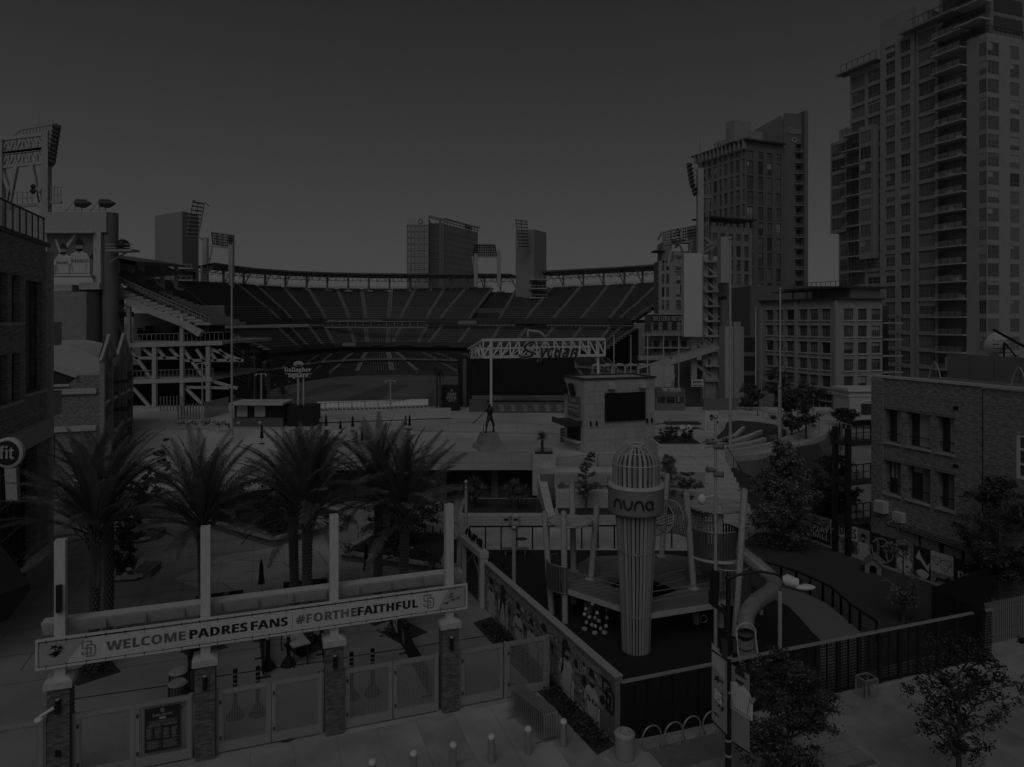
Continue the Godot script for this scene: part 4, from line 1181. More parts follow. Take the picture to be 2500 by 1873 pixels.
func residential_tower() -> void:
	var cn:=Vector3((2412-CX)*110/FL,0,-110)
	var o:=thing("apartment_tower","very tall pale apartment tower with stacked balconies filling the right edge","building",cn)
	var Lf:=27.5
	var a:=cn+E2*Lf      # far left end of the long face; local x runs to the near corner
	var t:=face(a,cn);t.origin=a-cn
	var fx:=func(s:float) -> float:return along(a,-E2,s)
	var FH:=2.93
	# long face: bays between bearings
	var x_a:float=fx.call(2152.0);var x_b:float=fx.call(2236.0);var x_c:float=fx.call(2290.0);var x_d:float=fx.call(2362.0)
	var base:=2.0
	# 1 left strip with wide windows, above the set-back roofs
	var ys_hi:=[]
	var ys:=[]
	for k in 21:ys.append([base+k*FH,2.3])
	for k in 5:ys_hi.append([base+(k+16)*FH,2.25])
	var wm=M.tower_wall
	var x0:=0.0
	var lx:float=x_a
	var g:=[[.3,lx*.44],[.3+lx*.52,lx*.44]]
	var s1:=t*Transform3D(Basis.IDENTITY,Vector3(0,0,0))
	grid_face(o,s1,lx,base+21*FH+.4,g,ys_hi+ys.slice(0,16),wm,.3,[.33,.66],[.26],M.frame_mid,.1,func(x,y):return false)
	# 2 the main grid of two columns, rising one storey higher as a parapet block
	var s2:=t*Transform3D(Basis.IDENTITY,Vector3(lx,0,.35))
	var w2:float=x_b-lx
	var c1:float=fx.call(1980+650/3.525)-lx;var c1b:float=fx.call(1980+735/3.525)-lx
	var c2:float=fx.call(1980+780/3.525)-lx;var c2b:float=fx.call(1980+866/3.525)-lx
	grid_face(o,s2,w2,base+23*FH+1.5,[[c1,c1b-c1],[c2,c2b-c2]],ys+[[base+21*FH,2.15]],wm,.3,[.4,.7],[.27],M.frame_mid,.09)
	var q:=MB.new();q.box(t*Vector3(lx+w2/2,(base+23*FH+1.4)/2,-4),Vector3(w2-.05,base+23*FH+1.4,8),t.basis);part("body",q,M.tower_wall,o)
	# 3 window column left of the balconies
	var s3:=t*Transform3D(Basis.IDENTITY,Vector3(x_b,0,0))
	var w3:float=x_c-x_b
	grid_face(o,s3,w3,base+22*FH,[[.4,w3-.9]],ys+[[base+21*FH,2.3]],wm,.3,[.35,.6],[.27],M.frame_mid,.09)
	# 4 balcony stack
	var w4:float=x_d-x_c
	var s4:=t*Transform3D(Basis.IDENTITY,Vector3(x_c,0,-1.4))
	grid_face(o,s4,w4,base+22*FH,[[.3,1.2],[1.9,w4-2.6]],ys+[[base+21*FH,2.3]],M.tower_bay,.2,[.5],[.8],M.frame_mid,.09)
	for k in 22:
		var y:=base+k*FH-.5
		var b:=MB.new()
		var bx:=x_c+w4/2
		var dz:=.35 if k<19 else .9
		b.box(t*Vector3(bx,y,-.4+dz),Vector3(w4+.1,.22,2.4),t.basis)
		var bo:=part("balcony",b,M.tower_band,o)
		var r:=MB.new()
		r.box(t*Vector3(bx,y+1.15,.72+dz),Vector3(w4,.07,.07),t.basis);r.box(t*Vector3(x_c+w4,y+1.15,-.3+dz),Vector3(.07,.07,2.1),t.basis)
		for j in 5:r.box(t*Vector3(x_c+.05+j*(w4-.1)/4,y+.6,.72+dz),Vector3(.07,1.1,.07),t.basis)
		part("railing",r,M.frame_dark,bo)
		var gm:=MB.new();gm.box(t*Vector3(bx,y+.6,.72+dz),Vector3(w4-.1,.9,.02),t.basis);part("balcony_glass",gm,M.rail_glass,bo)
		if rng.randf()<.4:
			var fm:=MB.new();fm.box(t*Vector3(x_c+rng.randf_range(.8,w4-.8),y+.4,0),Vector3(.7,.6,.6),t.basis);part("patio_chair",fm,M.concrete_light,bo)
	# 5 wall at the near corner: plain, then the projecting bay
	var s5:=t*Transform3D(Basis.IDENTITY,Vector3(x_d,0,.2))
	var w5:=Lf-x_d
	var cb:float=fx.call(2392.0)-x_d
	var hi:=base+20*FH+.6
	var yb:=[]
	for k in range(1,20):yb.append([base+k*FH,2.2])
	grid_face(o,s5,w5,hi,[[cb,w5-cb-.12]],yb,wm,.12,[.35,.65],[.27],M.frame_mid,.08)
	var t6:=face(cn,cn+E1*12);t6.origin=Vector3.ZERO
	t6=t6*Transform3D(Basis.IDENTITY,Vector3(-.2,0,0))
	grid_face(o,t6,12,hi,[[.12,2.6],[5.2,2.2],[9,2.2]],yb,wm,.12,[.35,.65],[.27],M.frame_mid,.08)
	q=MB.new();q.box(t*Vector3(Lf/2,(hi-.3)/2,-6.6),Vector3(Lf-.3,hi-.4,10),t.basis);part("body",q,M.tower_bay,o)
	q=MB.new();q.box(t*Vector3(x_b+(x_d-x_b)/2,base+10.8*FH,-4),Vector3(x_d-x_b,21.6*FH,5),t.basis);part("body",q,M.tower_bay,o)
	# upper set-back storeys at the right, with glazed corner and wide canopies
	q=MB.new();q.box(t*Vector3(Lf-5.2,hi+9,-5.5),Vector3(9,18,8),t.basis);part("penthouse",q,M.tower_bay,o)
	for k in 4:
		var gq:=MB.new();gq.box(t*Vector3(Lf-5.2,hi+2.2+k*3.1,-1.45),Vector3(7.5,2.3,.1),t.basis);gq.box(t*Vector3(Lf-.65,hi+2.2+k*3.1,-5.5),Vector3(.1,2.3,6.5),t.basis);part("corner_glazing",gq,M.glass_b,o)
	for k in 2:
		var bq:=MB.new();bq.box(t*Vector3(x_d+1.2,hi+2.2+k*FH,.6),Vector3(4.6,.25,2.6),t.basis);part("balcony",bq,M.tower_band,o)
		var rq:=MB.new();rq.box(t*Vector3(x_d+1.2,hi+3.3+k*FH,1.8),Vector3(4.4,.07,.07),t.basis)
		for j in 6:rq.box(t*Vector3(x_d-.9+j*.85,hi+2.8+k*FH,1.8),Vector3(.06,1.0,.06),t.basis)
		part("railing",rq,M.frame_dark,o)
	q=MB.new();q.box(t*Vector3(x_d+1.6,hi+9.2,.2),Vector3(6.6,.4,5),t.basis);q.box(t*Vector3(x_b+3.4,base+22*FH+.2,.4),Vector3(x_d-x_b+1.4,.4,2.6),t.basis);q.box(t*Vector3(lx/2-1,base+21*FH+.6,.3),Vector3(lx+2.4,.3,2.4),t.basis);part("canopy_slab",q,M.tower_bay,o)
	q=MB.new()
	for k in 10:q.box(t*Vector3(x_b+.6+k*(x_d-x_b)/9.5,base+22*FH+1.1,1.4),Vector3(.07,1.5,.07),t.basis)
	q.box(t*Vector3((x_b+x_d)/2,base+22*FH+1.85,1.4),Vector3(x_d-x_b+1,.08,.08),t.basis)
	for k in 7:q.box(t*Vector3(-1+k*(lx+1)/6.0,base+21*FH+1.4,1.3),Vector3(.07,1.5,.07),t.basis)
	q.box(t*Vector3(lx/2-.5,base+21*FH+2.1,1.3),Vector3(lx+1,.08,.08),t.basis)
	for k in 12:q.box(t6*Vector3(k*1.0,hi+.6,.1),Vector3(.06,1.1,.06),t6.basis)
	q.box(t6*Vector3(5.5,hi+1.15,.1),Vector3(11.5,.07,.07),t6.basis);q.box(t*Vector3(Lf-2,hi+1.15,.3),Vector3(4,.07,.07),t.basis)
	part("roof_railing",q,M.frame_dark,o)
	# lower bays that project on the left: corner bay with balconies
	var hb:=base+15*FH
	var px:=0.0
	var bw:=lx*.62
	q=MB.new();q.box(t*Vector3(lx-bw*.5-.1,(hb+5*FH)/2-4,.9),Vector3(bw*.6,hb-6*FH+16,1.6),t.basis)
	var gx:=1.6
	var ybl:=[]
	for k in range(9,17):ybl.append([base+k*FH-(base+8.6*FH),2.3])
	var s7:=t*Transform3D(Basis.IDENTITY,Vector3(lx*.52,base+8.6*FH,1.7))
	grid_face(o,s7,lx*.4,8.5*FH,[[.2,lx*.4-.4]],ybl,wm,.15,[.35,.7],[.25],M.frame_mid,.09)
	q=MB.new();q.box(s7*Vector3(lx*.2,4.25*FH,-.95),Vector3(lx*.4,8.5*FH-.05,1.55),t.basis);part("bay_body",q,M.tower_bay,o)
	for k in 18:
		var y:=base+k*FH-.5
		var b:=MB.new();b.box(t*Vector3(lx*.25,y,1.1),Vector3(lx*.52,.2,2.1),t.basis)
		var bo:=part("balcony",b,M.tower_band,o)
		var r:=MB.new();r.box(t*Vector3(lx*.25,y+1.1,2.1),Vector3(lx*.52,.07,.07),t.basis)
		for j in 4:r.box(t*Vector3(lx*.02+j*lx*.16,y+.6,2.1),Vector3(.07,1.0,.07),t.basis)
		part("railing",r,M.frame_dark,bo)
	# far bay at the left edge, stepped
	var s8:=t*Transform3D(Basis.IDENTITY,Vector3(-4.4,base+10.6*FH,0.6))
	var y8:=[]
	for k in 6:y8.append([.6+k*FH,2.3])
	grid_face(o,s8,4.2,6.2*FH,[[.3,3.5]],y8,wm,.15,[.3,.6],[.3],M.frame_mid,.09)
	q=MB.new();q.box(s8*Vector3(2.1,3.1*FH,-3),Vector3(4.15,6.15*FH,5.8),t.basis);part("bay_body",q,M.tower_bay,o)
	var s9:=t*Transform3D(Basis.IDENTITY,Vector3(-2.6,0,0.2))
	var y9:=[]
	for k in 17:y9.append([base+k*FH,2.2])
	grid_face(o,s9,2.6,base+17.6*FH,[[.2,1.7]],y9,wm,.15,[.5],[.3],M.frame_mid,.09,func(x,y):return y[0]>base+10*FH and y[0]<base+16.6*FH)
	q=MB.new();q.box(s9*Vector3(1.3,base/2+8.7*FH,-3),Vector3(2.55,base+17.4*FH,5.6),t.basis);part("bay_body",q,M.tower_bay,o)
	q=MB.new();q.box(t*Vector3(lx/2,(base+21*FH)/2,-4),Vector3(lx-.1,base+21*FH,7),t.basis);part("body",q,M.tower_bay,o)

func apartments() -> void:
	var cn:=Vector3((2043-CX)*107/FL,0,-107)
	var Lf:=17.3
	var a:=cn+E2*Lf
	var o:=thing("apartment_block","six storey pale plaster apartment block with square window grid at the foot of the tower","building",cn)
	var t:=face(a,cn);t.origin=a-cn
	var H:=18.85
	var xs:=[]
	for q in [[1184,1244],[1278,1330],[1366,1430],[1480,1548],[1576,1644],[1682,1756]]:
		var u0:=along(a,-E2,1550+q[0]/3.682);var u1:=along(a,-E2,1550+q[1]/3.682)
		xs.append([u0,u1-u0])
	var ys:=[]
	for k in 5:ys.append([15.7-k*2.63,1.75])
	grid_face(o,t,Lf,H,xs,ys+[],M.apart_wall,.3,[.45],[.22],M.frame_dark,.07)
	for x in xs:
		for y in ys:
			var s:=MB.new();s.box(t*Vector3(x[0]+x[1]/2,y[0]-.1,.06),Vector3(x[1]+.3,.2,.24),t.basis);part("sill",s,M.concrete_light,o)
			s=MB.new();s.box(t*Vector3(x[0]+x[1]/2,y[0]+y[1]+.1,.06),Vector3(x[1]+.3,.16,.2),t.basis);part("lintel",s,M.concrete_light,o)
	for s0 in [1858.0,1944.0,2040.0]:
		var p:=MB.new();p.box(t*Vector3(along(a,-E2,s0),H/2,.12),Vector3(.5,H-.1,.26),t.basis);part("pilaster",p,M.apart_wall,o)
	var t2:=face(cn,cn+E1*14);t2.origin=Vector3.ZERO
	var x2:=[]
	for q in [[1880,1966],[2006,2088],[2128,2210]]:
		var u0:=along(cn,E1,1550+q[0]/3.682);var u1:=along(cn,E1,1550+q[1]/3.682)
		x2.append([u0,u1-u0])
	grid_face(o,t2,9.2,H,x2,ys,M.apart_wall,.3,[.55,.8],[.2],M.frame_dark,.07)
	for x in x2:
		for y in ys:
			var s:=MB.new();s.box(t2*Vector3(x[0]+x[1]/2,y[0]-.1,.06),Vector3(x[1]+.3,.2,.24),t2.basis);part("sill",s,M.concrete_light,o)
	var c:=MB.new();c.box(t*Vector3(Lf/2,H+.15,-4),Vector3(Lf+.4,.3,9),t.basis);c.box(t2*Vector3(4.6,H+.15,-4),Vector3(9.3,.3,9),t2.basis);part("roof",c,M.dark_metal,o)
	c=MB.new();c.box(t*Vector3(Lf/2,H/2,-4.6),Vector3(Lf-.5,H-.1,8),t.basis);part("body",c,M.apart_shade,o)
	# storefront at the foot
	c=MB.new();c.box(t*Vector3(Lf*.78,2.1,.05),Vector3(6.6,3.9,.1),t.basis);c.box(t*Vector3(Lf*.35,2.0,.05),Vector3(5.0,3.4,.1),t.basis);part("storefront",c,M.glass_d,o)
	c=MB.new();c.box(t*Vector3(Lf*.75,4.4,.3),Vector3(8,.5,.6),t.basis);c.box(t*Vector3(Lf*.75,3.0,.3),Vector3(7,.2,.4),t.basis)
	for k in 6:c.box(t*Vector3(Lf*.58+k*1.3,2,.15),Vector3(.12,3.9,.14),t.basis)
	part("storefront_frame",c,M.frame_mid,o)
	# balconies in the gap to the tower
	for k in 5:
		var b:=MB.new();b.box(t2*Vector3(11.4,15.2-k*2.63,-1),Vector3(4.2,.2,2.2),t2.basis)
		var bo:=part("balcony",b,M.apart_wall,o)
		var r:=MB.new();r.box(t2*Vector3(11.4,16.2-k*2.63,.05),Vector3(4.1,.07,.07),t2.basis)
		for j in 5:r.box(t2*Vector3(9.5+j*.95,15.7-k*2.63,.05),Vector3(.06,1.0,.06),t2.basis)
		part("railing",r,M.frame_dark,bo)
	c=MB.new();c.box(t2*Vector3(11.4,9,-3),Vector3(4.4,18,.3),t2.basis);part("recess_wall",c,M.glass_d,o)
	# roof garden
	var rp:=MB.new();rp.box(t*Vector3(12,H+1.9,-4.5),Vector3(13,.3,9),t.basis);part("roof_pergola",rp,M.dark_metal,o)
	rp=MB.new();rp.box(t*Vector3(14,H+1.0,-5),Vector3(8,1.6,6),t.basis);part("roof_room",rp,M.hotel_dark,o)
	for k in 4:
		var f:=MB.new();f.bar(t*Vector3(3+k*3.2,H+.3,-1.5),t*Vector3(3+k*3.2,H+1.6,-1.5),.15);f.bar(t*Vector3(2+k*3.2,H+1.6,-1.5),t*Vector3(5+k*3.2,H+1.6,-1.5),2.4,.15);part("roof_shade",f,M.dark_metal,o)
	rp=MB.new();rp.box(t*Vector3(12,H+2.9,-1),Vector3(10,.08,.08),t.basis)
	for k in 11:rp.box(t*Vector3(7+k*1.0,H+2.45,-1),Vector3(.06,.9,.06),t.basis)
	part("roof_railing",rp,M.frame_dark,o)
	# grey hotel podium behind, with terrace openings
	var pd:=P(1832,784,150);pd.y=0
	var h:=thing("podium_building","plain grey podium building between the hotel and the apartment block","building",pd)
	c=MB.new();c.prism(PackedVector2Array([Vector2(0,0),Vector2(19,-3),Vector2(19,-14),Vector2(0,-14)]),0,23.2);part("wall",c,M.hotel_dark,h)
	c=MB.new();c.prism(PackedVector2Array([Vector2(-4,4),Vector2(6.5,4),Vector2(6.5,.1),Vector2(-4,.1)]),0,12.4);part("annex",c,M.hotel_dark,h)
	for k in 3:
		for j in 2:
			var d:=MB.new();d.box(Vector3(-2.2+j*5.6,2.6+k*4.0,4.05),Vector3(4,3,.1));part("opening",d,M.stand_dark,h)

func brick_loft() -> void:
	var c0:=Vector3(24.1,0,-46.4)
	var H:=11.8
	var L:=7.5
	var o:=thing("brick_loft","weathered three storey brick loft with six deep dark window openings on the right","building",c0)
	var t:=face(c0,c0-E2*L);t.origin=Vector3.ZERO
	var fx:=func(s:float) -> float:return along(c0,-E2,s)
	var wins:=[]
	for q in [[2160.0,2199.0],[2213.6,2271.0],[2288.0,2330.0]]:
		var u0:float=fx.call(q[0]);var u1:float=fx.call(q[1])
		wins.append(Rect2(u0,7.62,u1-u0,2.15));wins.append(Rect2(u0,4.28,u1-u0,2.15))
	wins.append(Rect2(1.9,.8,4.6,1.45))
	part("wall",wall_mesh(L,H,wins,.55,null,t),M.brick_wall,o)
	for i in 6:
		var r:Rect2=wins[i]
		window(o,t*Transform3D(Basis.IDENTITY,Vector3(r.position.x,r.position.y,-.5)),r.size.x,r.size.y,[.55 if i!=1 else .3],[],M.frame_dark,M.glass_d,.08)
		var inner:=MB.new();inner.box(t*Vector3(r.position.x+r.size.x*(.72 if i % 3!=2 else .6),r.position.y+r.size.y/2,-.46),Vector3(r.size.x*.5,r.size.y-.1,.03),t.basis);part("inner_blind",inner,M.blind if i in [0,2,4] else M.hotel_dark,o)
		var rl:=MB.new();rl.box(t*Vector3(r.position.x+r.size.x/2,r.position.y+.6,-.25),Vector3(r.size.x,.05,.05),t.basis);part("window_rail",rl,M.black_metal,o)
		var sl:=MB.new();sl.box(t*Vector3(r.position.x+r.size.x/2,r.position.y-.06,.04),Vector3(r.size.x+.1,.12,.16),t.basis);part("sill",sl,M.concrete,o)
		var hd:=MB.new();hd.box(t*Vector3(r.position.x+r.size.x/2,r.position.y+r.size.y+.11,.02),Vector3(r.size.x+.3,.2,.08),t.basis);part("lintel",hd,M.concrete_dark,o)
	var q:=MB.new();q.box(t*Vector3(.45,H/2,.06),Vector3(.9,H-.02,.12),t.basis);part("corner_pier",q,M.brick_wall,o)
	# second wing towards the viewer
	var L2:=16.0
	var t2:=t*Transform3D(Basis.IDENTITY,Vector3(L+.02,0,-.06))
	var ww:=Rect2(fx.call(2478.0)-L,7.0,1.25,2.4)
	part("wall",wall_mesh(L2,H-.1,[ww],.2,null,t2),M.brick_wall,o)
	window(o,t2*Transform3D(Basis.IDENTITY,Vector3(ww.position.x,ww.position.y,-.08)),ww.size.x,ww.size.y,[.5],[.33,.66],M.white_trim,M.glass_b,.16)
	q=MB.new()
	for k in 14:
		var u0:=PI*k/14;var u1:=PI*(k+1)/14
		q.bar(t2*Vector3(2.0-cos(u0)*2.1,4.2+sin(u0)*.8,.04),t2*Vector3(2.0-cos(u1)*2.1,4.2+sin(u1)*.8,.04),.34,.1,t.basis.z)
	part("brick_arch",q,M.brick_b,o)
	q=MB.new();q.box(t2*Vector3(2.0,3.4,.03),Vector3(4.1,1.7,.06),t.basis);part("arch_infill",q,M.brick_wall_b,o)
	q=MB.new();q.box(t*Vector3((L+L2)/2,H/2,-6.3),Vector3(L+L2-.2,H-.4,11),t.basis);part("body",q,M.hotel_dark,o)
	q=MB.new();q.box(t*Vector3((L+L2)/2,H+.05,-.2),Vector3(L+L2,.14,.6),t.basis);part("coping",q,M.concrete_light,o)
	# ground floor clutter: vents, boxes, pipes, shutters, cornice
	for w in [[.9,3.35,.75,.75,.5],[2.2,3.0,.7,.6,.35]]:
		var b:=MB.new();b.box(t*Vector3(w[0],w[1],w[4]/2),Vector3(w[2],w[3],w[4]),t.basis);part("vent_box",b,M.concrete_light,o)
	for k in 4:
		var p:=MB.new();p.tube([t*Vector3(1.2,2.72-k*.13,.12),t*Vector3(L,2.62-k*.13,.12)],.035,6);part("pipe",p,M.concrete_dark,o)
	for w in [[2.6,1.5,1.4],[4.1,1.5,1.2],[5.6,1.4,1.1]]:
		var s:=MB.new();s.box(t*Vector3(w[0],w[1],-.2),Vector3(w[2],1.3,.1),t.basis);part("shutter",s,M.hotel_wall,o)
	for k in 3:
		var g:=MB.new();g.box(t*Vector3(5.95,3.6+k*3.4,.02),Vector3(.3,.18,.1),t.basis);part("wall_vent",g,M.black,o)
	# roof terrace: screens, arches and steel frames
	for k in 5:
		var s:=MB.new();s.box(t*Vector3(4.4+k*1.5,H+.9,-2.2),Vector3(1.45,1.5,.08),t.basis);part("roof_screen",s,M.hotel_dark,o)
	for x in [4.4,9.4]:
		var a:=MB.new();var pts:=[]
		for k in 11:pts.append(t*Vector3(x-.42+.84*k/10.0,H+.2+sin(PI*k/10.0)*1.0,-.2))
		a.tube(pts,.035,6);part("roof_ladder_rail",a,M.grey_metal,o)
	for w in [[6,3.2,9,1.6],[9,3.2,9.02,.6],[9,3.2,12,2.0],[9.6,2.6,13,1.4],[10.5,3.4,12.5,.6]]:
		var b:=MB.new();b.bar(t*Vector3(w[0],H+w[1],-3),t*Vector3(w[2],H+w[3],-3),.12);part("roof_frame",b,M.black_metal,o)
	# dish and white unit on the roof behind
	var dp:=P(2432,840,58)
	var d:=thing("satellite_dish","large pale round dish seen from behind on a frame above the brick loft","dish",dp+Vector3(0,-3,0))
	var dm:=MB.new();dm.lathe(Vector3(0,0,0),[Vector2(0,-.5),Vector2(.6,-.42),Vector2(1.05,-.1),Vector2(1.08,0),Vector2(.6,-.3),Vector2(0,-.36)],24);part("reflector",dm,M.concrete_light,d,Transform3D(Basis(Vector3.RIGHT,-1.2),Vector3(0,3,0)))
	dm=MB.new();dm.bar(Vector3(.3,3.2,.5),Vector3(.3,.2,.5),.12);dm.bar(Vector3(.3,3.2,.5),Vector3(1.6,1.6,.5),.1)
	for k in 4:dm.bar(Vector3(-.6,2.3+k*.35,.48),Vector3(.9,2.3+k*.35,.48),.05)
	part("mount",dm,M.black_metal,d)
	var rl:=thing("roof_unit","long pale roof unit beside the dish above the brick loft","roof unit",P(2420,884,58)+Vector3(0,-1.0,0))
	dm=MB.new();dm.sbox(-2.6,5,.2,1.35,-2,0);part("housing",dm,M.concrete_light,rl)
	for k in 3:
		var lb:=MB.new();lb.sbox(-2.5,4.9,.35+k*.35,.4+k*.35,.002,.03);part("louvre",lb,M.hotel_dark,rl)
	# steel balconies on the far end
	var bs:=thing("steel_balcony","dark steel balcony frame with glass rails on the far end of the brick loft","balcony",c0)
	var b0:=-E1*2.0
	var fm:=MB.new()
	for p in [b0+E2*.1,b0+E2*1.2]:fm.bar(p,p+Vector3(0,8.4,0),.3)
	part("post",fm,M.black_metal,bs)
	for y in [2.4,5.0,7.6]:
		var s:=MB.new();s.box(-E1*1.05+E2*.7+Vector3(0,y-.2,0),Vector3(2.1,.32,1.4),Basis(E1,Vector3.UP,-E2));part("floor_deck",s,M.dark_metal,bs)
		var r:=MB.new()
		r.bar(b0+Vector3(0,y+1.0,0),Vector3(-.1,y+1.0,0),.05);r.bar(b0+Vector3(0,y+.5,0),Vector3(-.1,y+.5,0),.03)
		for k in 4:r.bar(b0.lerp(Vector3.ZERO,k/3.3)+Vector3(0,y,0),b0.lerp(Vector3.ZERO,k/3.3)+Vector3(0,y+1,0),.05)
		part("railing",r,M.black_metal,bs)
		var g:=MB.new();g.box(b0*.5+Vector3(0,y+.5,0)+E2*.05,Vector3(1.9,.9,.02),Basis(E1,Vector3.UP,-E2));part("rail_glass",g,M.rail_glass,bs)
	part("lettering",letters("394",.6,.3,.02),M.letter_mid,bs,Transform3D(Basis(E1,Vector3.UP,-E2),b0+E1*1.0+Vector3(0,6.6,0)-E2*.02))

func warehouse_and_gantry() -> void:
	# brick warehouse with painted name, by the left-field corner
	var wp:=P(1590,784,152);wp.y=UL
	var o:=thing("brick_warehouse","old brick warehouse with its name painted above arched windows and balcony bunting","building",wp)
	var Y:=func(y:float) -> float:return EH-(y-HY)*152/FL-UL
	var w:=9.0
	var wins:=[]
	for k in 4:wins.append(Rect2(.45+k*2.0,Y.call(806),1.15,1.9))
	for k in 4:wins.append(Rect2(.5+k*2.0,Y.call(858),1.3,2.4))
	part("wall",wall_mesh(w,Y.call(767),wins,.3),M.brick_wall,o)
	for r:Rect2 in wins:window(o,Transform3D(Basis.IDENTITY,Vector3(r.position.x,r.position.y,-.25)),r.size.x,r.size.y,[.5],[.5],M.frame_dark,M.glass_d,.1)
	var m:=MB.new();m.sbox(0,w,Y.call(785),Y.call(769),.01,.08);part("sign_band",m,M.print_dark,o)
	part("lettering",letters("WESTERN METAL",6.75,1.05,.06),M.letter_mid,o,Transform3D(Basis.IDENTITY,Vector3(.3,Y.call(783.5),.1)))
	m=MB.new();m.sbox(-2.2,w,Y.call(819),Y.call(815),0,1.7);m.sbox(-.3,w,Y.call(768),Y.call(766),-.2,.3);part("balcony",m,M.concrete_light,o)
	m=MB.new();m.sbox(-2.2,w,Y.call(808),Y.call(807),1.6,1.7)
	part("railing",m,M.frame_dark,o)
	m=MB.new()
	for k in 8:half_ring(m,Vector3(-1.6+k*1.25,Y.call(809.5),1.75),.42)
	stuff(part("bunting",m,M.bunting,o))
	m=MB.new();m.sbox(.1,w,0,Y.call(768),-8,-.5);part("body",m,M.hotel_dark,o)
	m=MB.new();m.sbox(-3,w+2,Y.call(878),Y.call(868),0,2.0);m.sbox(-2,w,Y.call(850),Y.call(847),0,1.5);part("lower_balcony",m,M.concrete,o)
	for q in [[1655,702,22],[1668,700,12]]:
		var b:=MB.new();b.box(P(q[0],q[1]+6,152)-wp,Vector3(1.4,2,.3));part("rooftop_panel",b,M.hotel_light,o)
	# tall gantry: back of a video board, stairs, mast
	var gp:=P(1690,784,112);gp.y=UL
	var g:=thing("scoreboard_gantry","tall steel gantry carrying the blank white back of a scoreboard, with stairs","scoreboard",gp)
	var Z:=112.0
	var T:=func(x:float,y:float,d:=112.0) -> Vector3:return P(x,y,d)-gp
	var bx:=func(mb:MB,x0:float,x1:float,y0:float,y1:float,d0:float,d1:float) -> void:
		var a:Vector3=T.call(x0,y1,d0);var b:Vector3=T.call(x1,y0,d0)
		mb.sbox(a.x,b.x,a.y,b.y,-(d1-Z),-(d0-Z))
	m=MB.new();bx.call(m,1670.0,1715.0,618.0,822.0,110.0,111.5);part("board_back",m,M.white_trim,g)
	for q in [[1721,622,985],[1745,627,960],[1768,630,990]]:
		var c:=MB.new();c.bar(T.call(q[0],q[1]),T.call(q[0],q[2]),.8);part("column",c,M.white_steel if q[0]!=1768 else M.dark_metal,g)
	for k in 9:
		var f:=MB.new();f.bar(T.call(1716,640+k*36),T.call(1770,640+k*36),3.0,.3);part("landing",f,M.white_steel,g)
		f=MB.new();f.bar(T.call(1719,648+k*36),T.call(1742,668+k*36),1.2,.3);part("stair_flight",f,M.concrete_light,g)
		f=MB.new();f.bar(T.call(1716,632+k*36),T.call(1770,632+k*36),.08);f.bar(T.call(1724,640+k*36,114.0),T.call(1740,672+k*36,114.0),.25);part("rail",f,M.frame_mid,g)
	m=MB.new();bx.call(m,1722.0,1742.0,630.0,820.0,114.5,115.0);part("stair_shaft",m,M.hotel_dark,g)
	m=MB.new();bx.call(m,1748.0,1771.0,660.0,860.0,115.5,116.0);part("side_panel",m,M.dark_metal,g)
	m=MB.new()
	for k in 10:m.bar(T.call(1750,640+k*26),T.call(1772,652+k*26),.25)
	m.bar(T.call(1740,598),T.call(1720,580),.5);m.bar(T.call(1722,600),T.call(1756,590),.4);m.bar(T.call(1715,618),T.call(1752,595),.3)
	part("brace",m,M.frame_mid,g)
	m=MB.new();m.bar(T.call(1709,412),T.call(1709,620),.95);part("mast",m,M.concrete,g)
	m=MB.new();m.bar(T.call(1709,412),T.call(1709,336),.07);m.bar(T.call(1724,470),T.call(1724,590),.1);m.bar(T.call(1730,470),T.call(1730,590),.1)
	for k in 24:m.bar(T.call(1724,470+k*5),T.call(1730,470+k*5),.06)
	m.bar(T.call(1715,420),T.call(1728,440),.15);m.bar(T.call(1728,440),T.call(1734,480),.15);m.bar(T.call(1712,480),T.call(1736,482),.3)
	part("ladder",m,M.frame_mid,g)
	m=MB.new();m.bar(T.call(1686,402),T.call(1690,460),.25);m.bar(T.call(1690,460),T.call(1706,482),.3)
	for k in 5:m.bar(T.call(1686+k,408+k*14),T.call(1706,416+k*13),.15)
	part("lamp_frame",m,M.frame_light,g)
	for k in 8:
		var lm:=MB.new();lamp(lm,T.call(1682+k*1.4+(4 if k>5 else 0),404+k*9.6),Vector3(-.9,-.4,-.2),.5);part("floodlight",lm,M.lamp_dark,g)
	m=MB.new();bx.call(m,1760.0,1783.0,578.0,690.0,105.0,107.0);part("slim_panel",m,M.concrete,g)
	m=MB.new();bx.call(m,1760.0,1778.0,694.0,722.0,108.0,109.0);bx.call(m,1762.0,1775.0,732.0,800.0,108.0,109.0);part("sign_panel",m,M.hotel_dark,g)
	# broad stair rising from the left at its foot
	m=MB.new();m.bar(T.call(1560,905),T.call(1740,850),3.5,.8);m.bar(T.call(1740,850),T.call(1768,850),3,.7);part("ramp",m,M.white_steel,g)
	for k in 18:
		var s:=MB.new();var p:Vector3=T.call(1640+k*5.6,880-k*1.8);s.box(p+Vector3(0,.5,0),Vector3(.45,.3,3));part("stair_step",s,M.concrete,g)
	m=MB.new()
	for k in 20:m.bar(T.call(1640+k*6,878-k*1.75),T.call(1640+k*6,862-k*1.75),.07)
	m.bar(T.call(1640,862),T.call(1760,828),.1);m.bar(T.call(1640,869),T.call(1760,835),.06)
	part("stair_rail",m,M.frame_mid,g)
	for q in [[1693,825,1693,930,.9],[1698,832,1735,868,.4],[1700,890,1740,925,.4],[1740,850,1740,945,1.0],[1640,900,1640,980,.7]]:
		var c:=MB.new();c.bar(T.call(q[0],q[1]),T.call(q[2],q[3]),q[4]);part("brace",c,M.white_steel,g)
	m=MB.new();bx.call(m,1645.0,1745.0,880.0,985.0,116.0,117.0);part("back_wall",m,M.concrete_dark,g)
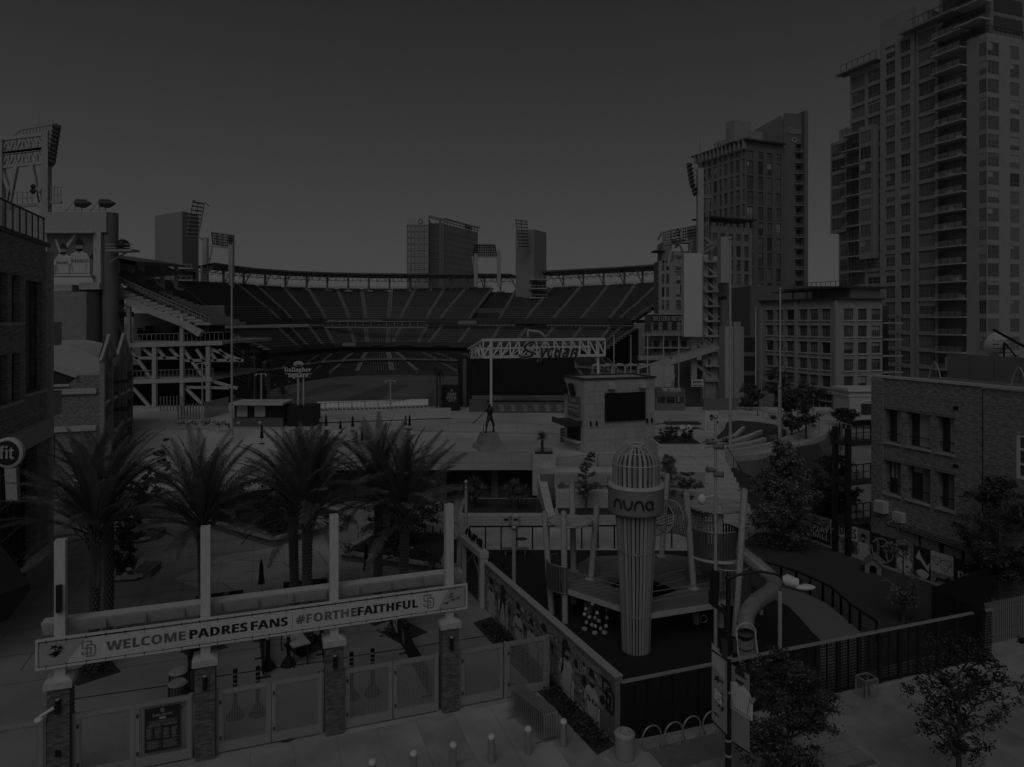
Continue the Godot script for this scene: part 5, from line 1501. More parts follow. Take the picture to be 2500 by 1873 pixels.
	m=MB.new();bx.call(m,1722.0,1748.0,920.0,985.0,111.0,114.0);part("lift_shaft",m,M.concrete,g)
	# lamp rack before the hotel
	lamp_rack("floodlight_rack","slim floodlight rack in front of the square hotel annex",P(1619,592,130),P(1660,586,130),P(1617,566,130),P(1657,556,130),4,11)
	lamp_rack("floodlight_rack","floodlight rack beside the gantry mast, right of the slim one",P(1664,585,128),P(1702,577,128),P(1665,556,128),P(1702,549,128),4,8)
	m=MB.new()
	for q in [[1620,600,1700,586],[1640,600,1630,650],[1660,598,1668,620],[1690,590,1683,622]]:m.bar(P(q[0],q[1],131),P(q[2],q[3],131),.35)
	solo("rack_frame",m,M.white_steel,"white steel support frame under the two floodlight racks by the hotel annex","frame")
	# stone monolith
	var sp:=P(1788,784,103);sp.y=UL
	var s:=thing("stone_monolith","plain tapering stone lift tower standing right of the steel gantry","tower",sp)
	m=MB.new();m.prism(PackedVector2Array([Vector2(-1.4,1),Vector2(.1,1.4),Vector2(1.5,.6),Vector2(1.4,-2),Vector2(-1.4,-2)]),0,11.1);part("shaft",m,M.concrete,s)
	m=MB.new();m.sbox(-.3,.7,0,11.8,.9,1.6);part("rib",m,M.stone,s)

# ---------------------------------------------------------------- plants
func leaf_clump(mb:MB,r:RandomNumberGenerator,o:Vector3,rad:Vector3,n:int,size:float,lo:float,hi:float) -> void:
	for i in n:
		var d:=Vector3(r.randfn(),r.randfn(),r.randfn())*.5
		var p:=o+d*rad
		var u:=Vector3(r.randfn(),r.randfn()*.6,r.randfn()).normalized()
		var w:=u.cross(Vector3(r.randfn(),r.randfn(),r.randfn())).normalized()
		var s:=size*r.randf_range(.6,1.3)
		var g:=r.randf_range(lo,hi)
		mb.col=Color(g,g,g)
		mb.tri(p,p+u*s*.5+w*s*.28,p+u*s);mb.tri(p,p+u*s,p+u*s*.5-w*s*.28)
func tree(called:String,label:String,cat:String,at:Vector3,h:float,cr:Vector3,clumps:int,per:int,leaf:float,lo:float,hi:float,sd:int,group:="",bare:=.35,cone:=false,lean:=Vector3.ZERO) -> Node3D:
	var r:=RandomNumberGenerator.new();r.seed=sd
	var o:=thing(called,label,cat,at,0,group)
	var tr:=MB.new()
	var c:=Vector3(0,h-cr.y,0)+lean
	var th:=h*bare
	var tw:=clampf(h*.018,.05,.16)
	tr.tube([Vector3(0,-.1,0),Vector3(lean.x*.2,th*.5,lean.z*.2),Vector3(lean.x*.5,th,lean.z*.5),c+Vector3(0,cr.y*.3,0)],[tw*1.2,tw,tw*.8,tw*.25],7)
	var lf:=MB.new();lf.use_col=true
	for k in clumps/3:
		var y:=r.randf_range(-.95,1)
		var a:=k*2.4+r.randf()
		var q:=sqrt(1.0-y*y*.92)*r.randf_range(.6,1.12)
		if cone:q*=clampf(.85-.6*y,.15,1.3)
		var p:=c+Vector3(cos(a)*q*cr.x,y*cr.y,sin(a)*q*cr.z)
		var from:=Vector3(lean.x*.4,clampf(p.y-Vector2(p.x,p.z).length()*r.randf_range(.35,.8),th*.7,h*.9),lean.z*.4)
		var mid:=from.lerp(p,.5)+Vector3(r.randfn()*.08,.1*cr.y*r.randf(),r.randfn()*.08)
		tr.tube([from,mid,p],[tw*.42,tw*.25,tw*.06],5,false)
		var tone:=r.randf_range(.75,1.25)
		for b in 4:
			var t:=.4+.22*b
			var w:=(from.lerp(mid,t*2) if t<.5 else mid.lerp(p,t*2-1))+Vector3(r.randfn(),r.randfn(),r.randfn())*cr.x*.09
			var s:=r.randf_range(.1,.2)
			leaf_clump(lf,r,w,Vector3(cr.x*s,cr.x*s*(.6 if not cone else .8),cr.z*s),per*3/4,leaf,lo*tone,hi*tone)
			if b % 2:tr.tube([mid,w],[tw*.16,tw*.05],4,false)
	part("trunk",tr,M.bark,o)
	part("crown",lf,M.leaf,o)
	return o
func shrub(called:String,label:String,at:Vector3,size:Vector3,n:int,leaf:float,lo:float,hi:float,sd:int,group:="",cat:="shrub") -> Node3D:
	var r:=RandomNumberGenerator.new();r.seed=sd
	var mb:=MB.new();mb.use_col=true
	for k in maxi(3,n/30):leaf_clump(mb,r,Vector3(r.randf_range(-.5,.5)*size.x,size.y*r.randf_range(.25,.75),r.randf_range(-.5,.5)*size.z),size*.3,30,leaf,lo,hi)
	var o:=solo(called,mb,M.leaf,label,cat,group)
	o.position=at
	return o
func spiky(mb:MB,o:Vector3,n:int,l:float,w:float,r:RandomNumberGenerator,low:=-.5) -> void:
	for i in n:
		var y:=r.randf_range(low,1.0)
		var a:=r.randf()*TAU
		var q:=sqrt(maxf(0,1-y*y))
		var d:=Vector3(cos(a)*q,y,sin(a)*q)
		var s:=d.cross(Vector3.UP).normalized()*w
		var ll:=l*r.randf_range(.75,1.1)
		var m:=o+d*ll*.5+Vector3(0,ll*.04,0)
		var e:=o+d*ll+Vector3(0,-ll*.08,0)
		mb.tri(o-s*.5,m+s*.6,o+s*.5);mb.tri(o-s*.5,m-s*.6,m+s*.6);mb.tri(m-s*.6,e,m+s*.6)
func yucca(label:String,at:Vector3,h:float,heads:Array,l:float,sd:int,n:=130) -> Node3D:
	var r:=RandomNumberGenerator.new();r.seed=sd
	var o:=thing("yucca_tree",label,"yucca",at,0,"spiky yuccas on the terraces")
	var tr:=MB.new()
	for q in heads:tr.tube([Vector3(q.x*.1,-.05,q.z*.1),Vector3(q.x*.3,q.y*.5,q.z*.3),q],[.16,.13,.1],7)
	part("trunk",tr,M.bark,o)
	for q in heads:
		var mb:=MB.new();spiky(mb,q,n,l,.05,r)
		part("leaf_head",mb,[M.frond_a,M.frond_b][r.randi() % 2],o)
	return o
func frond_mesh(l:float,sd:int,droop:float) -> ArrayMesh:   # grows along +y then bends towards +x
	var r:=RandomNumberGenerator.new();r.seed=sd
	var mb:=MB.new()
	var pts:=[];var rad:=[]
	var p:=Vector3.ZERO
	var n:=12
	for i in n+1:
		pts.append(p);rad.append(lerpf(.035,.006,float(i)/n))
		var a:=droop*pow(float(i)/n,1.5)
		p+=Vector3(sin(a),cos(a),0)*l/n
	mb.tube(pts,rad,4,false)
	var m:=58
	for k in m:
		var t:=.17+.83*k/m
		var f:=t*n;var i:=mini(int(f),n-1)
		var b:Vector3=pts[i].lerp(pts[i+1],f-i)
		var d:Vector3=(pts[i+1]-pts[i]).normalized()
		var nrm:=Vector3(0,0,1)
		var up:=nrm.cross(d)
		var ll:=.6*(sin(PI*clampf(.12+t*.86,0,1))*.8+.22)*r.randf_range(.85,1.1)
		for s in [-1.0,1.0]:
			var dir:Vector3=(d*.85+nrm*s*.75+up*r.randf_range(.0,.35)).normalized()
			var w:=d.cross(dir).normalized().cross(dir)*.0135
			var mid:=b+dir*ll*.55
			var e:=b+dir*ll+Vector3(.05,-.13,0)*ll*2.0
			mb.tri(b-w,mid+w,b+w);mb.tri(b-w,mid-w,mid+w);mb.tri(mid-w,e,mid+w)
	return mb.mesh()
func palm(label:String,at:Vector3,top:float,n:int,sd:int,spread:=1.0) -> void:
	var r:=RandomNumberGenerator.new();r.seed=sd
	var o:=thing("date_palm",label,"palm tree",at,0,"date palms on the entrance square")
	var tr:=MB.new()
	var pts:=[];var rad:=[]
	for i in 9:
		var t:=i/8.0
		pts.append(Vector3(sin(t*3+sd)*.05,-.1+t*(top+.1),0));rad.append(.185 if t<.88 else .31)
	tr.tube(pts,rad,10)
	part("trunk",tr,M.palm_trunk,o)
	var sc:=MB.new()
	var rings:=int(top/.16)
	for k in rings:
		var y:=.1+k*.16
		var fat:=.195 if y<top*.86 else .195+.15*sin(PI*clampf((y/top-.86)/.16,0,1))
		for j in 9:
			var a:=TAU*(j+.5*(k % 2))/9+r.randf_range(-.06,.06)
			var d:=Vector3(cos(a),0,sin(a));var s:=Vector3(-d.z,0,d.x)
			var b:=d*fat+Vector3(sin(y/top*3+sd)*.05,y,0)
			var tip:=b+d*.07+Vector3(0,.13,0)
			sc.tri(b-s*.08,tip,b+s*.08);sc.tri(b-s*.1,b+Vector3(0,.2,0),tip);sc.tri(b+s*.1,tip,b+Vector3(0,.2,0))
	stuff(part("leaf_scars",sc,M.palm_scar,o))
	if not cache.has("fronds"):
		var a:=[]
		for k in 7:a.append(frond_mesh(3.9,40+k,.45+.17*k))
		cache["fronds"]=a
	for k in n:
		var t:=float(k)/n
		var el:=lerpf(1.5,.42,pow(t,1.0))+r.randfn()*.08
		if k>n-6:el=r.randf_range(-.15,.35)    # angle above the horizon at the base
		var az:=k*2.39996+r.randfn()*.2
		var b:=Basis(Vector3.UP,az)*Basis(Vector3.BACK,-(PI/2-el))
		var l:=r.randf_range(.85,1.1)*spread*(.8 if k>n-6 else 1.0)
		var v:=clampi(int(t*4.0)+r.randi() % 3,0,6)
		part("frond",cache["fronds"][v],[M.frond_a,M.frond_b,M.frond_c][r.randi() % 3],o,Transform3D(b*Basis(Vector3.UP,r.randfn()*.4)*Basis.from_scale(Vector3.ONE*l),Vector3(0,top+.15-.35*t,0)+b.y*.12))
	var st:=MB.new()
	for k in 18:
		var az:=r.randf()*TAU;var d:=Vector3(cos(az),0,sin(az))
		st.bar(Vector3(0,top-.4,0)+d*.25,Vector3(0,top+.35,0)+d*r.randf_range(.5,.9),.06,.03)
	part("cut_stalks",st,M.palm_scar,o)

# ---------------------------------------------------------------- upper plaza
func rail_run(o:Node3D,a:Vector3,b:Vector3,h:float,n:int,m:Material,glassy:=true,w:=.05) -> void:
	var mb:=MB.new()
	mb.bar(a+Vector3(0,h,0),b+Vector3(0,h,0),w)
	part("handrail",mb,m,o)
	for k in n+1:
		var p:=MB.new();p.bar(a.lerp(b,float(k)/n),a.lerp(b,float(k)/n)+Vector3(0,h,0),w);part("post",p,m,o)
	if glassy:
		for k in n:
			var g:=MB.new();var p:=a.lerp(b,(k+.04)/n);var q:=a.lerp(b,(k+.96)/n)
			g.bar(p+Vector3(0,h*.52,0),q+Vector3(0,h*.52,0),h*.84,.015,(b-a).cross(Vector3.UP).normalized());part("pane",g,M.rail_glass,o)
func fence(label:String,pts:Array,h:float,step:float,m:Material,glassy:=true,w:=.05,called:="glass_railing",cat:="railing") -> Node3D:
	var o:=thing(called,label,cat,pts[0])
	for i in pts.size()-1:
		rail_run(o,pts[i]-pts[0],pts[i+1]-pts[0],h,maxi(1,int(pts[i].distance_to(pts[i+1])/step)),m,glassy,w)
	return o

func upper_plaza() -> void:
	# kiosk
	var k0:=G(1424,1107,UL);k0=Vector3((1426-CX)*62.5/FL,UL,-62.5)
	var o:=thing("kiosk","square stone-clad kiosk with a big dark screen, an awning counter and roof lights","kiosk",k0,TH)
	var w:=7.3;var d:=4.3;var h:=6.6
	var m:=MB.new();m.sbox(0,w,0,h,-d,0);part("wall",m,M.clad_a,o)
	var r:=RandomNumberGenerator.new();r.seed=5
	for j in 6:
		for k in 7:
			var c:=MB.new();c.sbox(.012+k*1.04,1.03+k*1.04,.02+j*1.1,1.1+j*1.1,.0,.03)
			part("cladding_panel",c,[M.clad_a,M.clad_b,M.clad_c,M.clad_a][r.randi() % 4],o)
	m=MB.new();m.sbox(-.12,w+.12,h,h+.14,-.16,.14);m.sbox(-.12,w+.12,h,h+.14,-d-.1,-d+.2);m.sbox(-.12,.16,h,h+.14,-d+.2,-.16);m.sbox(w-.16,w+.12,h,h+.14,-d+.2,-.16);part("roof_edge",m,M.dark_metal,o)
	m=MB.new();m.sbox(.16,w-.16,h,h+.02,-d+.2,-.16);part("roof",m,M.concrete,o)
	m=MB.new();m.sbox(2.05,6.2,2.75,5.35,.03,.2);part("screen_frame",m,M.black,o)
	m=MB.new();m.sbox(2.12,6.13,2.82,5.28,.2,.204);part("screen",m,M.screen,o)
	for x in [2.3,5.5]:
		m=MB.new();m.sbox(x,x+.62,5.75,6.15,.03,.5);part("roof_light",m,M.concrete_light,o)
	for x in [.55,1.15,6.35,6.85]:
		m=MB.new();m.sbox(x,x+.12,2.45,2.85,.03,.2);part("wall_lamp",m,M.black,o)
	m=MB.new();m.sbox(-1.5,-.02,2.55,2.75,-3.7,-.5);m.sbox(-1.55,-1.4,2.4,2.9,-3.8,-.4);m.sbox(-1.55,-.02,2.4,2.9,-.5,-.38);part("awning",m,M.dark_metal,o)
	m=MB.new();m.sbox(-.05,.02,.9,2.4,-3.6,-.7);part("counter_opening",m,M.stand_dark,o)
	m=MB.new();m.sbox(-.5,0,.8,.95,-3.7,-.6);part("counter",m,M.concrete_light,o)
	m=MB.new();m.sbox(-.14,-.02,3.2,5.0,-3.3,-.7);part("menu_board",m,M.hotel_dark,o)
	var fb:=Transform3D(Basis(Vector3(0,0,1),Vector3.UP,Vector3(-1,0,0)),Vector3(-.15,0,-3.2))
	part("lettering",letters("Padres",1.3,.5,.02,font_serif),M.letter_mid,o,fb*Transform3D(Basis.IDENTITY,Vector3(.5,4.4,0)))
	part("lettering",letters("HALLS OF THE PADRES",2.2,.26,.02),M.letter_mid,o,fb*Transform3D(Basis.IDENTITY,Vector3(.2,3.95,0)))
	part("lettering",letters("SUPPORT BATS",2.2,.3,.02),M.letter_mid,o,fb*Transform3D(Basis.IDENTITY,Vector3(.2,3.5,0)))
	for z in [-3.6,-1.9]:
		m=MB.new();m.box(Vector3(-.35,5.6,z),Vector3(.35,1.1,.5),Basis(Vector3.BACK,.25));part("speaker",m,M.black,o)
	# bronze batter on its plinth
	var sp:=G(1194,1096,UL)
	var pl:=thing("statue_plinth","stepped stone plinth under the bronze batter on the upper plaza","plinth",sp)
	m=MB.new();m.frustum(1.25,1.2,0,.45);part("step",m,M.stone,pl,Transform3D(Basis(Vector3.UP,.34),Vector3.ZERO))
	m=MB.new();m.frustum(1.0,.68,.45,1.55);part("block",m,M.stone_dark,pl,Transform3D(Basis(Vector3.UP,.34),Vector3.ZERO))
	var st:=thing("batter_statue","dark bronze statue of a batter in mid swing on a stone plinth","statue",sp+Vector3(.05,1.55,0))
	part("figure",batter(),M.bronze,st,Transform3D(Basis(Vector3.UP,.5)*Basis.from_scale(Vector3.ONE*1.45),Vector3.ZERO))
	m=MB.new();m.tube([Vector3(-.42,1.95,-.1),Vector3(-.9,1.45,.3),Vector3(-1.5,.95,.65)],[.03,.045,.06],8);part("bat",m,M.bronze,st)
	# yucca in a planter on the deck edge
	var yp:=G(1292,1128,UL+.5)
	var yb:=thing("deck_planter","square pale concrete planter holding the small yucca at the deck edge","planter",Vector3(2.3,1.2,-57.2))
	m=MB.new();m.sbox(-.6,1.3,0,3.0,-3.0,0.25);part("wall",m,M.concrete_light,yb)
	m=MB.new();m.sbox(-.4,1.1,3.0,3.02,-2.8,0.05);part("soil",m,M.soil,yb)
	m=MB.new();m.sbox(-.6,-.4,3.0,3.35,-3.0,.25);m.sbox(1.1,1.3,3.0,3.35,-3.0,.25);m.sbox(-.4,1.1,3.0,3.35,.05,.25);m.sbox(-.4,1.1,3.0,3.35,-3.0,-2.8);part("rim",m,M.concrete_light,yb)
	yucca("small single-headed yucca in the planter beside the deck railing",Vector3(2.55,4.2,-58.6),1.4,[Vector3(0,1.5,0)],.85,3,150)
	yucca("small yucca beside the lawn wall below the light pole",G(1770,1128,2.2),1.4,[Vector3(0,1.7,0)],.95,4,150)
	# deck railings
	fence("glass railing along the front edge of the upper deck",[Vector3(-17.8,UL,-57.8),Vector3(1.6,UL,-57.8)],1.0,1.5,M.grey_metal)
	fence("glass railing across the upper plaza behind the statue",[G(1010,1053,UL),G(1180,1058,UL),G(1390,1062,UL)],1.1,1.6,M.grey_metal)
	fence("glass railing on the ramp in front of the kiosk",[Vector3(3.8,UL-.4,-57.0),Vector3(7.0,UL,-56.6),Vector3(11.8,UL+.1,-56.6)],1.05,1.4,M.grey_metal)
	fence("lower glass railing on the ramp above the terrace planters",[Vector3(3.6,2.4,-54.3),Vector3(7.5,2.4,-54.3),Vector3(14,2.45,-54.3)],1.0,1.4,M.grey_metal)
	# terraces right of the deck
	m=MB.new();m.sbox(3.4,15.5,-.01,3.3,-56.2,-55.6);solo("terrace_wall",m,M.concrete,"upper grey terrace wall behind the glass ramp railing right of the deck","wall","terrace walls right of the deck")
	m=MB.new();m.sbox(3.4,15.5,-.01,2.35,-55.6,-53.6);solo("terrace_wall",m,M.concrete_light,"middle pale terrace wall above the lowest planter strip right of the deck","wall","terrace walls right of the deck")
	m=MB.new();m.sbox(3.2,15.5,-.01,1.05,-53.6,-51.6);solo("terrace_wall",m,M.concrete,"lowest grey terrace wall in front of the young trees right of the deck","wall","terrace walls right of the deck")
	m=MB.new();m.sbox(3.5,15.3,1.05,1.09,-53.55,-51.8);m.sbox(3.6,15.3,2.35,2.38,-55.5,-54.9);struct("soil",m,M.soil)
	m=MB.new()   # sloping parapet from the deck towards the viewer
	m.quad(Vector3(2.0,0,-58),Vector3(2.0,3.1,-58),Vector3(2.6,1.0,-51.6),Vector3(2.6,0,-51.6))
	m.quad(Vector3(3.2,0,-51.6),Vector3(3.2,1.0,-51.6),Vector3(2.7,3.1,-58),Vector3(2.7,0,-58))
	m.quad(Vector3(2.0,3.1,-58),Vector3(2.7,3.1,-58),Vector3(3.2,1.0,-51.6),Vector3(2.6,1.0,-51.6))
	m.quad(Vector3(2.6,0,-51.6),Vector3(2.6,1.0,-51.6),Vector3(3.2,1.0,-51.6),Vector3(3.2,0,-51.6))
	solo("sloping_parapet",m,M.concrete_light,"pale parapet sloping down from the deck corner towards the playground","wall")
	for k in 9:shrub("terrace_plant","%s low dark plant on the terrace strip counted from the deck side" % ["first","second","third","fourth","fifth","sixth","seventh","eighth","ninth"][k],Vector3(4.2+k*1.3,2.36,-54.6+.0),Vector3(.7,.5,.4),70,.16,.05,.12,60+k,"low plants on the terrace strip")
	tree("young_tree","slim young tree on the terrace left of the wooden tower","tree",Vector3(5.6,1.08,-52.4),4.6,Vector3(.8,1.8,.8),66,45,.16,.12,.3,11,"young trees on the terrace",.25)
	tree("young_tree","slim young tree on the terrace just right of the wooden tower","tree",Vector3(11.9,1.08,-52.6),4.2,Vector3(.75,1.6,.75),60,45,.16,.12,.3,12,"young trees on the terrace",.25)
	tree("young_tree","smallest young tree on the terrace behind the slide posts","tree",Vector3(13.2,1.08,-52.2),3.2,Vector3(.65,1.2,.65),48,40,.16,.1,.26,13,"young trees on the terrace",.25)
	# planter block right of the kiosk
	m=MB.new();m.sbox(12.9,17.0,-.01,4.6,-66,-61.4);solo("planter_block",m,M.concrete_light,"big pale concrete planter block with dark grasses right of the kiosk","planter")
	m=MB.new();m.sbox(13.1,16.8,4.6,4.63,-65.8,-61.6);struct("soil",m,M.soil)
	for k in 5:shrub("ornamental_grass","%s clump of dark upright grass in the planter right of the kiosk" % ["first","second","third","fourth","fifth"][k],Vector3(13.6+k*.65,4.6,-62.4-(k % 3)*.9),Vector3(.55,1.2,.5),90,.3,.04,.1,80+k,"grass clumps by the kiosk","grass")
	m=MB.new();m.sbox(17.0,19.6,-.01,2.9,-62.2,-61.6);solo("terrace_wall",m,M.white_trim,"short white wall between the planter block and the amphitheatre lawn","wall","terrace walls right of the deck")
	# lawn amphitheatre
	m=MB.new()
	m.prism(gpoly([1722,1098,1770,1106,1830,1098,1890,1082,1918,1068,1920,1050,1890,1036,1850,1030,1800,1026,1775,1030,1768,1048,1745,1070,1700,1084],UL+.1),UL,UL+.1)
	tag(part(numbered("lawn"),m,M.lawn,self),"curved dark lawn of the little amphitheatre","lawn","","structure")
	for q in [[[1710,1086,1755,1075,1790,1062,1812,1043],[1716,1089,1765,1078,1800,1064,1820,1043]],[[1706,1092,1775,1079,1822,1064,1856,1051],[1712,1096,1785,1083,1830,1068,1863,1053]],[[1715,1099,1780,1088,1830,1079,1864,1070],[1720,1103,1790,1092,1835,1083,1872,1072]]]:
		var pg:=gpoly(q[0],UL+.35)
		var back:=gpoly(q[1],UL+.35);back.reverse();pg.append_array(back)
		m=MB.new();m.prism(pg,UL+.1,UL+.45)
		solo("curved_bench",m,M.concrete_light,["highest curved white bench strip on the amphitheatre lawn","middle curved white bench strip on the amphitheatre lawn","lowest curved white bench strip on the amphitheatre lawn"][taken.get("curved_bench",-1)+1],"bench","bench strips on the lawn")
	# white wall round the lawn
	m=MB.new()
	var wp:=[]
	for q in [[1700,1112],[1770,1116],[1830,1108],[1890,1094],[1940,1072],[1975,1058],[1997,1046]]:wp.append(G(q[0],q[1],UL))
	for i in wp.size()-1:m.bar(wp[i]+Vector3(0,-.2,0),wp[i+1]+Vector3(0,-.2,0),1.6,.35,(wp[i+1]-wp[i]).cross(Vector3.UP).normalized())
	solo("curved_wall",m,M.concrete_light,"curved pale wall round the amphitheatre lawn","wall")
	# steps and slope down to the playground
	for k in 14:
		m=MB.new();m.box(Vector3(16.2,(k+.5)*.13,-51.5-k*.68),Vector3(4.6,(k+1)*.26,.7));m.v=m.v
		var s:=struct("stair_step",m,M.concrete_light)
	m=MB.new();m.quad(G(1800,1225),Vector3(19.3,3.5,-61.5),Vector3(30,3.5,-68),Vector3(27,-.0,-52));m.quad(G(1800,1225),Vector3(27,0,-52),Vector3(29,0,-48),Vector3(19,0.02,-50))
	struct("grass_slope",m,M.lawn)
	fence("dark stair handrail at the slope right of the steps",[Vector3(18.9,.6,-52),Vector3(18.9,UL,-61)],.9,1.6,M.dark_metal,false,.05,"handrail","handrail")
	# rubbish bins, flagpoles, lamp posts
	var bn:=thing("litter_bin","dark litter bin at the kiosk's left corner","bin",G(1378,1078,UL));m=MB.new();m.cyl(Vector3.ZERO,.42,1.3,14);part("body",m,M.dark_metal,bn)
	for k in 4:
		m=MB.new();m.cyl(Vector3(0,.2+k*.3,0),.44,.06,14);part("band",m,M.grey_metal,bn)
	pole("light_pole","tall slender pole with cameras beside the playground",G(1747,1590),11.0,.09,"pole")
	var lp:=thing("camera_cluster","white camera globe and spotlights on the playground pole","camera",G(1745,1590)+Vector3(0,7.3,0))
	m=MB.new();m.tube([Vector3(-.05,0,0),Vector3(-.55,-.05,.05)],[.03,.03],6);m.sphere(Vector3(-.62,-.15,.05),Vector3(.22,.26,.22));part("globe_camera",m,M.letter_white,lp)
	for y in [1.0,2.3]:
		m=MB.new();m.tube([Vector3(-.05,y,0),Vector3(.35,y+.05,.2)],[.1,.16],8);m.tube([Vector3(.05,y+.2,0),Vector3(-.4,y+.25,.1)],[.09,.15],8);part("spotlight",m,M.concrete_dark,lp)
	var fl:=["leftmost","second","third","fourth","rightmost"]
	var fx:=[1499,1540,1581,1620,1657]
	for k in 5:pole("flagpole","%s of five thin white flagpoles behind the kiosk" % fl[k],G(fx[k],990-k*2,UL),9.8,.11,"flagpole","flagpoles behind the kiosk")
	pole("flagpole","very tall thin pole left of the square's name sign",G(566,1062,UL),17.6,.12,"pole")
	pole("light_pole","tall pole by the lawn seen against the stone monolith",G(1783,1100,UL),19.5,.14,"pole")
	pole("light_pole","pole right of the lawn in front of the apartments' left part",G(1905,1085,UL),15.0,.12,"pole")
	pole("light_pole","thin lamp post between the monolith and the apartments",G(1845,985,UL),14.0,.11,"pole")
	pole("light_pole","short pole beside the curved lawn wall",G(1903,1000+88,UL),5.6,.16,"pole")
	for q in [[494,1030,7.0,"leftmost"],[638,1040,6.0,"second from left"],[953,1018,4.6,"rightmost, in front of the outfield,"]]:
		var ps:=G(q[0],q[1],UL)
		var l:=thing("lamp_post","%s pale lamp post with paired heads on the upper plaza" % q[3],"lamp post",ps,0,"lamp posts on the upper plaza")
		m=MB.new();m.cyl(Vector3.ZERO,.09,q[2],8);part("post",m,M.white_steel,l)
		m=MB.new();m.bar(Vector3(-.6,q[2]-.1,0),Vector3(.6,q[2]-.1,0),.06)
		for s in [-.6,.6]:m.tube([Vector3(s*.9,q[2]-.12,0),Vector3(s,q[2]-.3,.15)],[.06,.11],8)
		part("lamp_head",m,M.concrete_light,l)
	for q in [["deck_planter_bed","low pale planter with dark shrubs on the deck behind the middle palms",[762,1088,900,1102,905,1086,772,1073],6,790,1088,22],["deck_planter_bed","low pale planter with shrubs at the far left of the upper plaza",[430,1043,556,1047,560,1038,440,1034],6,452,1040,20]]:
		var pg:=gpoly(q[2],UL)
		var bd:=thing(q[0],q[1],"planter",Vector3.ZERO)
		m=MB.new();m.prism(pg,UL,UL+.5);part("wall",m,M.concrete_light,bd)
		for k in q[3]:shrub("deck_shrub","%s dark shrub in the %s" % [["first","second","third","fourth","fifth","sixth"][k],"planter behind the middle palms" if q[3]==6 and q[4]>700 else "far left planter of the upper plaza"],G(q[4]+k*q[6],q[5]+k*(2 if q[4]>700 else .6),UL+.4),Vector3(1.0,.9,.9),110,.18,.035,.1,400+k+q[4],"shrubs in the deck planters")
	plaza_things()

func pole(called:String,label:String,at:Vector3,h:float,r:float,cat:String,group:="") -> Node3D:
	var o:=thing(called,label,cat,at,0,group)
	var m:=MB.new();m.tube([Vector3.ZERO,Vector3(0,h,0)],[r,r*.75],10);part("shaft",m,M.white_steel,o)
	m=MB.new();m.cyl(Vector3.ZERO,r*2.2,.12,10);part("base_plate",m,M.grey_metal,o)
	m=MB.new();m.sphere(Vector3(0,h,0),Vector3.ONE*r*1.3,8,5);part("finial",m,M.steel,o)
	return o

# the batter: one continuous skin from joints with radii (tapered capsules joined smoothly on a grid)
func batter() -> ArrayMesh:
	var J:=[[Vector3(-.33,.05,.12),Vector3(-.26,.48,.1),.055,.075],[Vector3(-.26,.48,.1),Vector3(-.1,.92,.02),.08,.11],[Vector3(.3,.05,-.06),Vector3(.28,.5,0),.055,.075],[Vector3(.28,.5,0),Vector3(.1,.92,0),.08,.11],
		[Vector3(-.36,.04,.2),Vector3(-.33,.06,.06),.04,.055],[Vector3(.34,.04,.06),Vector3(.3,.06,-.1),.04,.055],
		[Vector3(0,.92,0),Vector3(.02,1.18,0),.16,.15],[Vector3(.02,1.18,0),Vector3(.0,1.42,.02),.15,.17],[Vector3(-.2,1.45,.06),Vector3(.2,1.45,-.02),.085,.085],
		[Vector3(0,1.5,.02),Vector3(-.02,1.6,.03),.06,.055],[Vector3(-.03,1.68,.04),Vector3(-.03,1.74,.03),.1,.1],[Vector3(-.06,1.75,.14),Vector3(-.03,1.76,.04),.03,.08],
		[Vector3(-.2,1.45,.06),Vector3(-.38,1.42,.2),.07,.055],[Vector3(-.38,1.42,.2),Vector3(-.33,1.38,.38),.055,.045],[Vector3(.2,1.45,-.02),Vector3(.1,1.34,.26),.07,.055],[Vector3(.1,1.34,.26),Vector3(-.26,1.36,.36),.055,.045],[Vector3(-.36,1.37,.37),Vector3(-.25,1.36,.36),.05,.05]]
	var st:=.045
	var lo:=Vector3(-.6,-.06,-.4);var nx:=28;var ny:=44;var nz:=22
	var f:=PackedFloat32Array();f.resize(nx*ny*nz)
	for k in nz:
		for j in ny:
			for i in nx:
				var p:=lo+Vector3(i,j,k)*st
				var s:=0.0
				for q in J:
					var ab:Vector3=q[1]-q[0]
					var t:=clampf((p-q[0]).dot(ab)/ab.length_squared(),0,1)
					var dd:float=(p-q[0]-ab*t).length()-lerpf(q[2],q[3],t)
					s+=exp(-dd*38.0)
				f[i+nx*(j+ny*k)]=-log(maxf(s,1e-30))/38.0
	return surface_nets(f,nx,ny,nz,lo,st)
